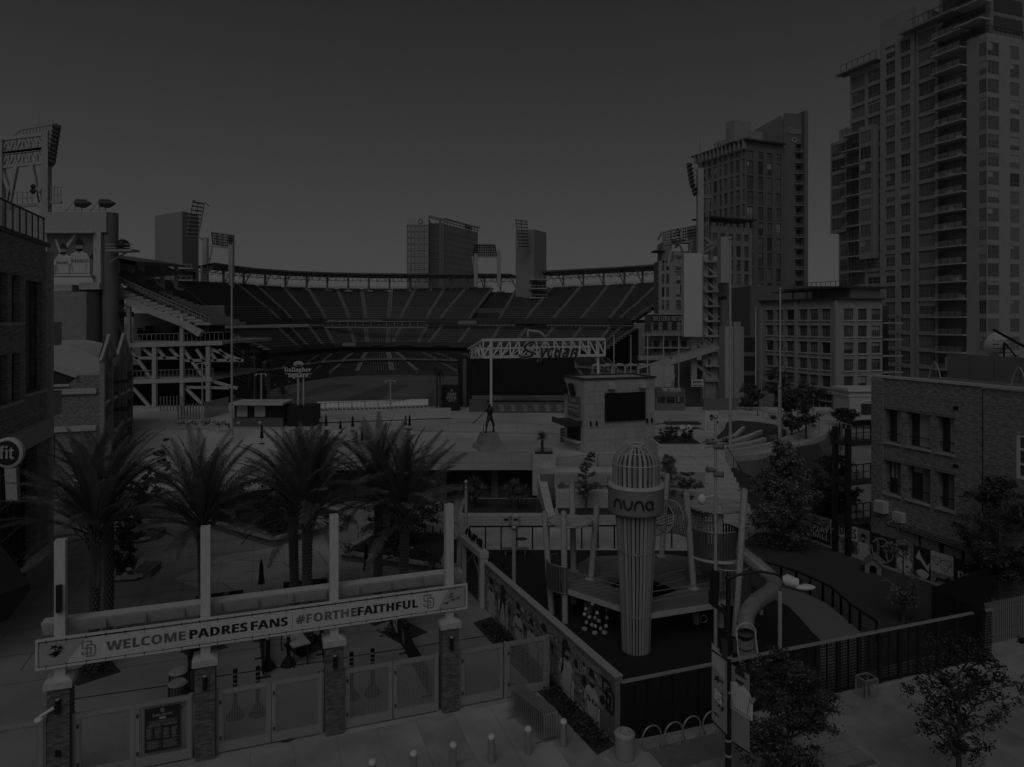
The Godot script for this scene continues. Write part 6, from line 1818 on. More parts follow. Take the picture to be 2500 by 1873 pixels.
func surface_nets(f:PackedFloat32Array,nx:int,ny:int,nz:int,lo:Vector3,st:float) -> ArrayMesh:
	var mb:=MB.new()
	var vi:={}
	for k in nz-1:
		for j in ny-1:
			for i in nx-1:
				var s:=Vector3.ZERO;var c:=0
				for e in [[0,0,0,1,0,0],[0,1,0,1,1,0],[0,0,1,1,0,1],[0,1,1,1,1,1],[0,0,0,0,1,0],[1,0,0,1,1,0],[0,0,1,0,1,1],[1,0,1,1,1,1],[0,0,0,0,0,1],[1,0,0,1,0,1],[0,1,0,0,1,1],[1,1,0,1,1,1]]:
					var a:=f[i+e[0]+nx*(j+e[1]+ny*(k+e[2]))];var b:=f[i+e[3]+nx*(j+e[4]+ny*(k+e[5]))]
					if (a<0)!=(b<0):
						s+=Vector3(e[0],e[1],e[2]).lerp(Vector3(e[3],e[4],e[5]),a/(a-b));c+=1
				if c:vi[i+nx*(j+ny*k)]=lo+(Vector3(i,j,k)+s/c)*st
	var grad:=func(p:Vector3) -> Vector3:
		var q:=(p-lo)/st
		var i:=clampi(int(q.x),1,nx-2);var j:=clampi(int(q.y),1,ny-2);var k:=clampi(int(q.z),1,nz-2)
		return Vector3(f[i+1+nx*(j+ny*k)]-f[i-1+nx*(j+ny*k)],f[i+nx*(j+1+ny*k)]-f[i+nx*(j-1+ny*k)],f[i+nx*(j+ny*(k+1))]-f[i+nx*(j+ny*(k-1))]).normalized()
	for k in range(1,nz-1):
		for j in range(1,ny-1):
			for i in range(1,nx-1):
				var at:=i+nx*(j+ny*k)
				for ax in 3:
					var st2:int=[1,nx,nx*ny][ax]
					if (f[at]<0)==(f[at+st2]<0):continue
					var u:int=[nx,nx*ny,1][ax];var w:int=[nx*ny,1,nx][ax]
					var ids:=[at-u-w,at-w,at,at-u]
					if not (vi.has(ids[0]) and vi.has(ids[1]) and vi.has(ids[2]) and vi.has(ids[3])):continue
					var q:=[vi[ids[0]],vi[ids[1]],vi[ids[2]],vi[ids[3]]]
					var order:=[0,1,2,0,2,3] if f[at]>=0 else [0,2,1,0,3,2]
					for x in order:
						mb.v.append(q[x]);mb.n.append(grad.call(q[x]))
	return mb.mesh()

func plaza_things() -> void:
	var m:MB
	# video board with its gantry
	var vp:=P(1140,784,96);vp.y=UL
	var Z:=96.0
	var T:=func(x:float,y:float,d:=96.0) -> Vector3:return P(x,y,d)-vp
	var o:=thing("video_board","huge dark video board on a black frame facing the lawn beyond the plaza","screen",vp)
	m=MB.new();m.sbox(T.call(1152,0).x,T.call(1403,0).x,T.call(0,965).y,T.call(0,872).y,-2.0,0);part("panel",m,M.black,o)
	m=MB.new();m.sbox(T.call(1152,0).x,T.call(1403,0).x,T.call(0,963).y,T.call(0,882).y,.01,.06);part("screen",m,M.screen,o)
	m=MB.new();m.sbox(T.call(1118,0).x,T.call(1150,0).x,0,T.call(0,872).y,-2.5,-.3);part("frame_tower",m,M.black,o)
	m=MB.new();m.sbox(T.call(1130,0).x,T.call(1139,0).x,0,T.call(0,876).y,-.28,.2);part("ladder_case",m,M.stand_mid,o)
	m=MB.new();m.sbox(T.call(1152,0).x,T.call(1400,0).x,0,T.call(0,984).y,-3,-1.5);part("base",m,M.stand_dark,o)
	m=MB.new();m.sbox(T.call(1160,0).x,T.call(1400,0).x,0.01,T.call(0,985).y,0.5,.8);part("stage_floor",m,M.stand_mid,o)
	m=MB.new();m.sbox(T.call(1212,0).x,T.call(1219,0).x,T.call(0,935).y,T.call(0,882).y,.07,.5);part("speaker_array",m,M.black,o)
	var g:=thing("sign_gantry","white lattice gantry carrying the big script sign above the video board","gantry",vp)
	m=MB.new()
	truss(m,T.call(1180,830,90.0),T.call(1477,828,94.0),T.call(1180,872,90.0),T.call(1477,867,94.0),14,.35,.2)
	truss(m,T.call(1144,852,98.0),T.call(1180,830,90.0),T.call(1144,874,98.0),T.call(1180,872,90.0),4,.3,.18)
	truss(m,T.call(1144,852,98.0),T.call(1440,846,102.0),T.call(1144,874,98.0),T.call(1440,868,102.0),12,.3,.18)
	part("lattice",m,M.white,g)
	m=MB.new();m.bar(T.call(1199,830,90.0),T.call(1199,992,90.0),.3);part("column",m,M.white,g)
	m=MB.new();m.bar(T.call(1460,830,94.0),T.call(1460,990,94.0),.3);part("column",m,M.white,g)
	var sg:=thing("script_sign","dark script sign with pale outline on the white lattice gantry","sign",T.call(1268,872,89.5)+vp)
	var pen:=[[130,40],[118,20],[92,22],[60,40],[40,62],[52,84],[84,98],[110,112],[112,130],[80,142],[40,146],[4,138],[-4,128]]
	var s:=.0155
	for pass_ in 2:
		m=MB.new()
		var wd:=(.4 if pass_==0 else .22)
		var zz:=0.0 if pass_==0 else .06
		for i in pen.size()-1:m.bar(Vector3(pen[i][0]*s,(146-pen[i][1])*s,zz),Vector3(pen[i+1][0]*s,(146-pen[i+1][1])*s,zz),wd,.12,Vector3.BACK)
		part("capital_letter",m,M.letter_mid if pass_==0 else M.letter_dark,sg)
	part("lettering",letters("ycuan",5.0,1.85,.12,null,.25,.05),M.letter_mid,sg,Transform3D(Basis.IDENTITY,Vector3(2.25,-.6,0)))
	part("lettering",letters("ycuan",4.92,1.75,.12,null,.25),M.letter_dark,sg,Transform3D(Basis.IDENTITY,Vector3(2.29,-.54,.07)))
	m=MB.new();m.bar(Vector3(1.1,3.5,-.5),Vector3(1.1,2.6,-.5),.16,.2);m.bar(Vector3(1.1,3.5,-.5),Vector3(2.6,3.3,-.5),.26,.2,Vector3.BACK);m.bar(Vector3(2.6,3.3,-.5),Vector3(3.3,2.7,-.5),.22,.2,Vector3.BACK);part("top_mark",m,M.letter_mid,sg)
	# padded wall with monograms
	var pw:=P(1208,784,90);pw.y=UL
	var w:=thing("padded_wall","dark padded wall with a row of pale club monograms below the video board","wall",pw)
	m=MB.new();m.sbox(-1.0,9.0,0,1.35,-.4,0);part("padding",m,M.stand_mid,w)
	for k in 6:
		m=MB.new();monogram(m,Transform3D(Basis.IDENTITY,Vector3(.55+k*1.5,.22,.03)),.85,.03);part("monogram",m,M.letter_mid,w)
	m=MB.new();m.sbox(-3.4,-1.1,0,1.6,-1.4,-.9)
	part("side_wall",m,M.stand_mid,w)
	# craft pier box
	var cp:=P(1099,784,92);cp.y=UL
	var c:=thing("bar_tower","black bar cabin with CRAFT PIER lettering left of the video board","cabin",cp)
	m=MB.new();m.sbox(-1.15,1.2,-.2,3.3,-2,0);part("cabin",m,M.black,c)
	part("lettering",letters("CRAFT",1.15,.42,.03),M.letter_mid,c,Transform3D(Basis.IDENTITY,Vector3(-.35,2.0,.01)))
	part("lettering",letters("PIER",1.3,.42,.03),M.letter_mid,c,Transform3D(Basis.IDENTITY,Vector3(-.45,1.5,.01)))
	m=MB.new();m.sbox(-.3,.7,1.28,1.36,.0,.03);m.tube([Vector3(.2,2.6,.02),Vector3(.2,2.95,.02)],[.16,.02],3);part("emblem",m,M.letter_mid,c)
	# beach chairs along the outfield fence
	var ch:=MB.new();ch.sbox(-.28,.28,.35,.42,-.3,.3);ch.box(Vector3(0,.75,-.4),Vector3(.56,.8,.06),Basis(Vector3.RIGHT,-.3));ch.sbox(-.28,-.22,0,.36,-.3,.3);ch.sbox(.22,.28,0,.36,-.3,.3)
	var c0:MeshInstance3D=null
	for k in 26:
		var p:=G(778,1003,UL).lerp(G(1040,995,UL),k/25.0)
		var it:=solo("terrace_chair",ch if c0==null else c0.mesh,M.letter_white,"white chair, %s from the left in the long row along the outfield railing" % ["first","second","third","fourth","fifth","sixth","seventh","eighth","ninth","tenth","eleventh","twelfth","thirteenth","fourteenth","fifteenth","sixteenth","seventeenth","eighteenth","nineteenth","twentieth","twenty-first","twenty-second","twenty-third","twenty-fourth","twenty-fifth","twenty-sixth"][k],"chair","white chairs along the outfield railing")
		if c0==null:c0=it
		it.position=p;it.rotation.y=.05
	fence("dark railing behind the row of white chairs",[G(760,1006,UL),G(1045,993,UL),G(1075,1006,UL)],1.1,1.6,M.dark_metal,false,.06,"railing")
	m=MB.new();for k in 3:m.bar(G(760,1016+k*9,UL)+Vector3(0,.35,0),G(1100,1006+k*8,UL)+Vector3(0,.35,0),.6,.4)
	solo("terrace_ledges",m,M.concrete_light,"low concrete ledges in steps below the row of white chairs","ledge")
	part("lettering",letters("CRAFT PIER",3.4,.5,.05),M.letter_mid,c,Transform3D(Basis.IDENTITY,G(806,1033,UL)-cp+Vector3(0,.6,0)))
	# square's name sign
	var gs:=thing("name_sign","white letter sign for the square with an emblem, on two white poles","sign",G(728,1038,UL))
	var zd:=11.9*FL/(1038-HY)
	m=MB.new();m.bar(Vector3(0,0,0),Vector3(0,5.6,0),.18);m.bar(Vector3(.62,.4,0),Vector3(.62,5.6,0),.16);part("post",m,M.white_steel,gs)
	part("lettering",letters("Gallagher",3.05,.62,.1,font_serif),M.letter_white,gs,Transform3D(Basis.IDENTITY,Vector3(-1.5,6.0,.1)))
	part("lettering",letters("Square",2.3,.62,.1,font_serif),M.letter_white,gs,Transform3D(Basis.IDENTITY,Vector3(-1.1,5.35,.1)))
	m=MB.new();m.sphere(Vector3(.05,7.0,.05),Vector3(.6,.34,.1),16,8);part("emblem",m,M.letter_mid,gs)
	m=MB.new();m.box(Vector3(.12,6.85,.16),Vector3(.5,.12,.05));m.box(Vector3(.1,6.75,.16),Vector3(.12,.3,.05));part("emblem_letter",m,M.letter_dark,gs)
	m=MB.new();m.sbox(-1.5,1.6,5.85,5.92,-.02,.08);part("beam",m,M.white_steel,gs)
	# food stand left
	var fs:=thing("food_stand","low food stand with a white roof and lit menu panels left of the name sign","stand",G(600,1042,UL))
	m=MB.new();m.sbox(-1.6,4.4,2.5,2.75,-3.2,.8);part("roof",m,M.concrete_light,fs)
	m=MB.new();m.sbox(-1.4,4.2,0,1.0,-3,.1);part("counter",m,M.stand_mid,fs)
	m=MB.new();m.sbox(-1.4,4.2,1.0,2.5,-3,-.3);part("back",m,M.black,fs)
	for q in [[-1.1,0.1],[.9,2.1]]:
		m=MB.new();m.sbox(q[0],q[1],1.1,2.3,-.29,-.2);part("menu_panel",m,M.concrete_light,fs)
	m=MB.new();m.lathe(Vector3.ZERO,[Vector2(0,.03),Vector2(.2,.03),Vector2(.2,0)],14);part("roundel",m,M.letter_mid,fs,Transform3D(Basis(Vector3.RIGHT,PI/2),Vector3(-.8,.5,.11)))
	m=MB.new();m.lathe(Vector3.ZERO,[Vector2(0,.03),Vector2(.2,.03),Vector2(.2,0)],14);part("roundel",m,M.letter_mid,fs,Transform3D(Basis(Vector3.RIGHT,PI/2),Vector3(1.6,.5,.11)))
	m=MB.new();m.sbox(4.6,7.6,0,2.3,-3,-.2);part("dark_cabin",m,M.black,fs)
	# fenced ramp by the steel frame
	for q in [["pale slatted fence at the ramp below the steel frame",[435,1050,500,1042,560,1025]],["slatted fence left of the ramp by the concourse",[392,1025,440,1022,450,1036]]]:
		var a:Array=q[1]
		var pts:=[]
		for i in range(0,a.size(),2):pts.append(G(a[i],a[i+1]-20,UL))
		var f:=thing("slatted_fence",q[0],"fence",pts[0],0,"slatted fences below the stand")
		for i in pts.size()-1:
			var n:=int(pts[i].distance_to(pts[i+1])/.35)
			for k in n:
				var b:=MB.new();b.bar(pts[i].lerp(pts[i+1],float(k)/n)-pts[0],pts[i].lerp(pts[i+1],float(k)/n)-pts[0]+Vector3(0,2.0,0),.26,.04);part("slat",b,M.frame_light,f)
	# bar on the right
	var br:=thing("bar_stand","small bar with white letters on its fascia right of the kiosk","bar",G(1637,1003,UL))
	m=MB.new();m.sbox(-1.9,1.9,1.9,2.9,-2,.3);part("fascia",m,M.stand_mid,br)
	part("lettering",letters("THE COOLER",2.5,.48,.06),M.letter_white,br,Transform3D(Basis.IDENTITY,Vector3(-1.2,2.6,.32)))
	part("lettering",letters("at the ballpark",1.7,.16,.03),M.letter_mid,br,Transform3D(Basis.IDENTITY,Vector3(-.8,2.32,.32)))
	m=MB.new();m.sbox(-1.9,1.9,0,1.0,-2,0);part("counter",m,M.hotel_dark,br)
	m=MB.new();m.sbox(-1.0,1.2,1.05,1.8,-1.9,-1.8);part("shelf",m,M.blind,br)
	m=MB.new();for k in 4:m.sbox(-1.9+k*1.25,-1.8+k*1.25,1.0,1.9,-.1,0)
	part("post",m,M.frame_mid,br)
	m=MB.new();m.sbox(3.0,4.6,3.1,4.1,-1,-.9);part("name_board",m,M.concrete_light,br)
	part("lettering",letters("petco",1.1,.42,.03),M.letter_dark,br,Transform3D(Basis.IDENTITY,Vector3(3.25,3.5,-.89)))
	part("lettering",letters("PARK PASS",1.2,.16,.03),M.letter_dark,br,Transform3D(Basis.IDENTITY,Vector3(3.2,3.22,-.89)))
	m=MB.new();m.sbox(4.6,9.2,0,1.5,-1.2,-.6);part("planter_wall",m,M.hotel_dark,br)
	# white shade hoods behind the kiosk
	var hd:=MB.new()
	for k in 9:
		var a0:=PI*k/9.0;var a1:=PI*(k+1)/9.0
		hd.quad(Vector3(-cos(a0)*.9,sin(a0)*.8+.9,0),Vector3(-cos(a0)*.9,sin(a0)*.8+.9,-2),Vector3(-cos(a1)*.9,sin(a1)*.8+.9,-2),Vector3(-cos(a1)*.9,sin(a1)*.8+.9,0))
	hd.sbox(-.95,-.85,0,1,-2,0);hd.sbox(.85,.95,0,1,-2,0)
	for k in 6:
		var it:=solo("shade_hood",hd,M.concrete_light,"%s white rounded shade hood on the raised deck behind the kiosk" % ["first","second","third","fourth","fifth","sixth"][k],"shade","shade hoods behind the kiosk")
		it.position=P(1462+k*28,915,108)
	m=MB.new();m.bar(P(1445,892,107),P(1635,890,107),.25);for k in 6:m.bar(P(1462+k*32,890,107),P(1462+k*32,985,107),.25)
	m.bar(P(1445,916,109),P(1640,914,109),5,.4);solo("hood_deck",m,M.white_steel,"white steel deck that carries the shade hoods behind the kiosk","deck")
	m=MB.new();m.sbox(-1.8,1.8,0,2.3,-1,0);m.sbox(-1.2,1.4,-.9,0,-1,0)
	var bk:=solo("slatted_hopper",m,M.concrete_light,"pale boxy hopper beside the broad stair behind the kiosk","hopper");bk.position=P(1617,930,105)
	# trailer and photo board
	var tp:=G(1668,1047,UL)
	var t:=thing("flat_trailer","empty flat trailer with two axles parked right of the kiosk","trailer",tp)
	m=MB.new();m.sbox(-2.0,1.8,.55,.72,-.8,.8);m.bar(Vector3(-2,.6,0),Vector3(-3.2,.5,0),.1);part("bed",m,M.dark_metal,t)
	for x in [-.3,.45]:
		m=MB.new();m.tube([Vector3(x,.3,.78),Vector3(x,.3,.95)],.3,12);part("wheel",m,M.letter_white,t)
	m=MB.new();m.tube([Vector3(-1.6,.72,.1),Vector3(-1.55,1.2,.1),Vector3(-1.1,1.25,.1)],.08,6);part("winch",m,M.grey_metal,t)
	var ph:=thing("photo_board","upright photo board with a large printed ball player's face, behind the lawn","board",G(1737,1053,UL))
	m=MB.new();m.sbox(-.72,.72,0,2.15,-.1,0);part("panel",m,M.print_light,ph)
	print_player(ph,Transform3D(Basis.IDENTITY,Vector3(0,.1,.01)),1.9)
	# closed parasols on the deck
	var pr:=[[796,1052,1.8],[831,1056,1.3],[861,1053,1.7],[990,1048,1.5],[1000,1050,1.7],[870,1084,1.2],[884,1090,1.9],[639,1084,1.9]]
	var pn:=["tallest, leftmost of the group on the","short, second from left on the","third from left on the","left one of the right pair on the","rightmost on the","small, nearest the palms on the","wide, nearest the palms on the","lone, far left on the"]
	for k in pr.size():parasol("%s upper deck: closed dark parasol" % pn[k],G(pr[k][0],pr[k][1],UL),pr[k][2],"closed parasols on the upper deck")
	# slender fan palms by the field
	var fp:=[[621,1005,850],[657,1000,893],[690,1003,952],[1066,1002,905],[1074,1005,912]]
	for k in 5:
		var b:=G(fp[k][0],fp[k][1],UL)
		var hgt:float=(fp[k][1]-fp[k][2])*-b.z/FL
		var f:=thing("fan_palm","slender fan palm by the outfield, %s" % ["leftmost of three","middle of three","lowest of three","left of the pair by the bar cabin","right of the pair by the bar cabin"][k],"palm tree",b,0,"fan palms by the outfield")
		m=MB.new();m.tube([Vector3.ZERO,Vector3(.05,hgt*.5,0),Vector3(0,hgt,0)],[.16,.12,.11],8);part("trunk",m,M.bark,f)
		var r:=RandomNumberGenerator.new();r.seed=90+k
		m=MB.new();spiky(m,Vector3(0,hgt,0),120,1.15,.1,r,-.7);part("crown",m,M.frond_c if k<3 else M.frond_a,f)
	# trees round the right edge of the plaza
	var tl:=[[1897,985,5.2,2.0,.05,.11,"round dark tree in front of the apartment block's left part"],[1833,1002,3.4,1.5,.05,.12,"small tree between the monolith and the apartments"],[1933,1076,5.0,1.7,.06,.13,"left tree of the pair right of the lawn"],[1968,1072,5.6,2.1,.06,.13,"right tree of the pair right of the lawn"],[2060,1040,2.0,1.3,.04,.1,"low dark bush before the small white building"]]
	for k in tl.size():
		var q:Array=tl[k]
		tree("plaza_tree",q[6],"tree",G(q[0],q[1],UL),q[2],Vector3(q[3],q[2]*.36,q[3]),75,55,.22,q[4],q[5],30+k,"trees round the upper plaza",.3)
	yucca("yucca at the foot of the small white building right of the trees",G(2030,1085,UL),1.2,[Vector3(0,.9,0)],.9,9)
	var sb:=thing("gatehouse","small ornate white building with arched windows left of the brick loft","building",P(2082,784,84)*Vector3(1,0,1)+Vector3(0,UL,0))
	m=MB.new();m.sbox(-.4,6,0,3.4,-4,0);part("wall",m,M.concrete_light,sb)
	m=MB.new();m.sbox(-.7,6,3.4,3.75,-4,.3);m.sbox(-.6,6,2.8,2.95,-4,.12);part("cornice",m,M.white_trim,sb)
	for x in [1.0,3.6]:
		m=MB.new();m.sbox(x,x+1.7,.6,1.9,.01,.06);part("window",m,M.glass_d,sb)
		m=MB.new();var pts:=[]
		for k in 9:pts.append(Vector3(x+.85-cos(PI*k/8)*.9,1.9+sin(PI*k/8)*.35,.05))
		m.tube(pts,.08,5);part("window_arch",m,M.white_trim,sb)
	fence("pale mesh fence beside the apartment block's corner",[G(2000,1060,UL),G(2050,1066,UL),G(2080,1075,UL)],1.5,.9,M.frame_light,false,.08,"mesh_fence","fence")
	fence("low guard rail between the lawn and the road",[G(1800,1008,UL),G(1850,1016,UL),G(1905,1030,UL)],.8,1.2,M.frame_light,false,.08,"guard_rail","railing")

func parasol(label:String,at:Vector3,h:float,group:String) -> Node3D:
	var o:=thing("closed_parasol",label,"parasol",at,0,group)
	var m:=MB.new();m.cyl(Vector3.ZERO,.02,h+.1,6);part("pole",m,M.grey_metal,o)
	m=MB.new()
	var n:=10
	for k in n:   # folded cloth: pleats
		var a0:=TAU*k/n;var a1:=TAU*(k+.5)/n;var a2:=TAU*(k+1)/n
		var ys:=[h,h*.86,h*.45,h*.3]
		var rs:=[.03,.1,.15,.2]
		for j in 3:
			for q in [[a0,a1,1.0,.62],[a1,a2,.62,1.0]]:
				m.quad(Vector3(cos(q[0])*rs[j+1]*q[2],ys[j+1],sin(q[0])*rs[j+1]*q[2]),Vector3(cos(q[0])*rs[j]*q[2],ys[j],sin(q[0])*rs[j]*q[2]),Vector3(cos(q[1])*rs[j]*q[3],ys[j],sin(q[1])*rs[j]*q[3]),Vector3(cos(q[1])*rs[j+1]*q[3],ys[j+1],sin(q[1])*rs[j+1]*q[3]))
	part("folded_canopy",m,M.black,o)
	m=MB.new();m.cyl(Vector3.ZERO,.25,.08,12);part("foot",m,M.dark_metal,o)
	return o

# ---------------------------------------------------------------- lower square
func lower_plaza() -> void:
	var m:=MB.new()
	m.prism(gpoly([422,1415,545,1357,668,1337,690,1320,790,1314,836,1368,800,1400,700,1470,640,1485]),-.012,.004);struct("light_paving",m,M.plaza_light)
	m=MB.new()
	for q in [[[422,1415],[545,1424],[600,1460]],[[470,1390],[580,1367],[690,1372],[712,1388]],[[580,1367],[685,1345]],[[640,1396],[600,1395]],[[775,1345],[800,1380]],[[690,1372],[720,1395]]]:
		for i in q.size()-1:m.bar(G(q[i][0],q[i][1],.008),G(q[i+1][0],q[i+1][1],.008),.06,.004)
	struct("paving_joint",m,M.concrete_dark)
	# raised planters
	planter("long low brown planter with shrubs and a small tree left of the central paving",gpoly([453,1265,560,1305,668,1335,790,1302,700,1232,560,1215,470,1225]),.62,1)
	planter("low planter with rocks and shrubs right of the central paving, behind the sign",gpoly([834,1367,950,1382,1082,1402,1112,1320,1060,1296,960,1290]),.55,2)
	planter("narrow planter strip along the ramp behind the long planter",gpoly([640,1245,830,1300,836,1268,660,1222]),.7,3)
	m=MB.new();m.sbox(-4.0,6.0,0,.95,-57.0,-51.9);var dp:=thing("deck_front_planter","long planter with two yuccas and small stones in front of the open deck","planter",Vector3(0,0,0));part("wall",m,M.concrete,dp)
	m=MB.new();m.sbox(-3.8,5.9,.95,.97,-56.8,-52.2);part("soil",m,M.soil,dp)
	m=MB.new();m.sbox(-4.0,6.0,.95,1.08,-52.2,-51.9);part("coping",m,M.concrete_light,dp)
	yucca("left one of two large many-headed yuccas below the deck",Vector3(-3.2,.95,-54),2,[Vector3(-.5,1.5,0),Vector3(.3,1.9,-.2),Vector3(.9,1.35,.2),Vector3(0,1.2,.5)],.85,21,90)
	yucca("right one of two large many-headed yuccas below the deck",Vector3(.3,.95,-53.6),2,[Vector3(-.8,1.35,0),Vector3(-.1,1.75,-.2),Vector3(.7,1.4,.2),Vector3(.2,1.25,.5)],.85,22,90)
	for q in [["left",1236],["right",1259]]:
		var b:=thing("litter_bin","%s one of two concrete litter bins against the planter below the deck" % q[0],"bin",G(q[1],1291),0,"bins below the deck")
		m=MB.new();m.cyl(Vector3.ZERO,.3,.95,14);part("body",m,M.concrete,b)
		m=MB.new();m.sbox(-.16,.16,.68,.84,.27,.31);part("opening",m,M.black,b)
		m=MB.new();m.cyl(Vector3(0,.95,0),.33,.08,14);part("lid",m,M.concrete_light,b)
	# what stands under the deck: columns, back wall with a lit opening, dark stair with letters
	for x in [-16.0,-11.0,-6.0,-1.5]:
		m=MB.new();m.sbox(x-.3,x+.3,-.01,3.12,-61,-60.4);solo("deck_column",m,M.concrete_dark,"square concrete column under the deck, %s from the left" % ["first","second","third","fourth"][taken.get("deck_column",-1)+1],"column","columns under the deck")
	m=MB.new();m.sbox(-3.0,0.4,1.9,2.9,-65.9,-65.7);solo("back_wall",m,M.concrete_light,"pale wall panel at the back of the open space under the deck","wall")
	var tw:=thing("tunnel_wall","dark wall with big pale letters under the deck behind the palms","wall",Vector3(-14.8,0,-63))
	m=MB.new();m.sbox(-1.4,6,0,3.1,-.3,0);part("wall",m,M.stand_dark,tw)
	part("lettering",letters("IDEAL",4.2,1.0,.04),M.letter_grey,tw,Transform3D(Basis.IDENTITY,Vector3(-.6,1.2,.02)))
	# ramp and handrail
	fence("thin handrail on the ramp by the central paving",[G(825,1312),G(875,1330),G(925,1340)],.9,1.1,M.grey_metal,false,.04,"handrail","handrail")
	# benches and the hedge of tall shrubs on the left
	var bl:=[[346,1411,1.25,"nearest slatted bench block beside the tall shrubs"],[366,1319,1.25,"middle slatted bench block beside the tall shrubs"],[383,1253,1.2,"farthest slatted bench block beside the tall shrubs"]]
	for q in bl:
		var b:=thing("bench",q[3],"bench",G(q[0],q[1]),TH-.25,"slatted benches along the shrubs")
		m=MB.new();m.sbox(-.5,.5,0,.38,-1.6,0);part("base",m,M.concrete_dark,b)
		for k in 6:
			m=MB.new();m.sbox(-.52+k*.18,-.39+k*.18,.4,.46,-1.62,.04);part("seat_slat",m,[M.board_a,M.board_b,M.board_c][k % 3],b)
	for k in 3:planter("dark low planter bed under the shrubs, %s the %s bench" % ["beside",["nearest","middle","farthest"][k]],gpoly([[270,1420,338,1416,345,1370,285,1374],[300,1328,358,1322,362,1292,308,1297],[330,1256,376,1251,378,1232,338,1236]][k]),.25,10+k)
	var sh:=[[300,1395,2.6],[318,1372,2.9],[305,1330,3.2],[326,1310,3.0],[342,1296,2.8],[338,1262,3.2],[356,1245,3.0],[380,1212,2.6],[400,1190,2.6],[392,1160,3.2],[408,1140,3.0]]
	var sn:=["first","second","third","fourth","fifth","sixth","seventh","eighth","ninth","tenth","eleventh"]
	for k in sh.size():tree("tall_shrub","%s tall dark shrub, counted from the nearest bench away" % sn[k],"shrub",G(sh[k][0],sh[k][1]),sh[k][2],Vector3(.75,sh[k][2]*.46,.75),34,55,.17,.03,.1,140+k,"tall shrubs behind the palms",.15)
	tree("planter_tree","small spreading dark tree with forked trunk in the long planter","tree",G(664,1290,.6),3.4,Vector3(2.3,1.0,1.8),60,70,.17,.03,.08,55,"",.42)
	tree("planter_tree","feathery grey-green tree in the right planter behind the palms","tree",G(985,1330,.5),4.6,Vector3(2.7,1.9,2.2),90,75,.2,.05,.12,56,"",.2)
	for k in 7:shrub("planter_shrub","%s small dark shrub in the right planter" % sn[k],G(870+k*32,1352+k*6-(k % 3)*14,.55),Vector3(1.3,.9,1.1),170,.16,.04,.1,160+k,"shrubs in the planters")
	for k in 9:shrub("planter_shrub","%s small dark shrub in the long planter from its left tip" % sn[k],G(500+k*28,1262+k*5,.62),Vector3(1.7,.8,1.4),190,.16,.04,.1,180+k,"shrubs in the planters")
	# pavilion of stacked white chairs
	var fl:=thing("furniture_stack","stacked pale patio chairs on the terrace right of the feathery tree","chairs",G(1062,1322))
	for k in 5:
		m=MB.new();m.sbox(-1.2+k*.55,-.8+k*.55,.4,.46,-.4,0);m.sbox(-1.2+k*.55,-.8+k*.55,.46,1.0,-.44,-.4);m.sbox(-1.2+k*.55,-1.14+k*.55,0,.9,-.06,0);m.sbox(-.86+k*.55,-.8+k*.55,0,.9,-.06,0);part("chair",m,M.concrete_light,fl)
	parasol("lower square: closed dark parasol standing on the light paving left of the pale post",G(638,1450),1.95,"closed parasols on the lower square")
	parasol("lower square: closed dark parasol before the right planter",G(894,1419),2.3,"closed parasols on the lower square")
	# palms: base bearings, height of the trunk
	var pl:=[[-18.5,-30.7,6.1,54,"leftmost date palm, nearest the brick office"],[-19.8,-34,6.7,46,"date palm directly behind the leftmost one"],[-14.7,-33,5.8,52,"date palm behind the second white post from the left"],[-11.3,-36,6.0,46,"left palm of the middle pair"],[-9.75,-33.2,6.2,54,"right palm of the middle pair, in front"],[-7.0,-36.5,6.2,46,"left palm of the right pair, farther back"],[-5.4,-34.6,5.7,52,"rightmost date palm of the entrance square"]]
	for k in pl.size():
		var q:Array=pl[k]
		palm(q[4],Vector3(q[0],0,q[1]),q[2],q[3],200+k,[1.12,1.0,1.06,1.0,1.14,1.02,1.1][k])
		m=MB.new();m.prism(oval(Vector3(q[0],0,q[1]),1.2,1.2,4),-.01,.006);struct("tree_bed",m,M.soil)
	for k in [0,4,6]:shrub("ground_plant","low leafy plant round the foot of the %s" % ["leftmost palm","","","","front palm of the middle pair","","rightmost palm"][k],Vector3(pl[k][0],0,pl[k][1]+.3),Vector3(1.3,.6,1.1),160,.2,.03,.09,300+k)
	security()
	m=MB.new()
	for k in 15:m.bar(Vector3(-26.5,.003,-27)+E1*(k*1.9)+E2*2,Vector3(-26.5,.003,-27)+E1*(k*1.9)+E2*32,.03,.004)
	for k in 11:m.bar(Vector3(-26,.003,-28)+E2*(k*3.0),Vector3(-26,.003,-28)+E2*(k*3.0)+E1*25,.03,.004)
	struct("paving_joint",m,M.plaza_joint)
	m=MB.new()
	for k in 12:m.bar(Vector3(-22+k*4.2,UL+.002,-60),Vector3(-26+k*4.2,UL+.002,-92),.05,.004)
	for k in 8:m.bar(Vector3(-17,UL+.002,-60.5-k*4),Vector3(12+k*1.5,UL+.002,-61.5-k*4),.05,.004)
	struct("paving_joint",m,M.concrete)
	# covers and lights set in the paving
	var cn:=0
	for q in [[421,1256,.35],[1274,1316,.4],[236,1560,.3],[700,1800,.35],[2330,1700,.3]]:
		m=MB.new();m.cyl(Vector3.ZERO,q[2],.012,18)
		var mh:=solo("manhole_cover",m,M.dark_metal,"round dark cover in the paving, %s" % ["between the benches and the long planter","beside the back fence of the playground","left of the front palms","on the pavement before the middle gates","on the pavement below the corner street tree"][cn],"manhole cover");cn+=1
		mh.position=G(q[0],q[1])+Vector3(0,.022 if q[1]>1700 else .002,0)
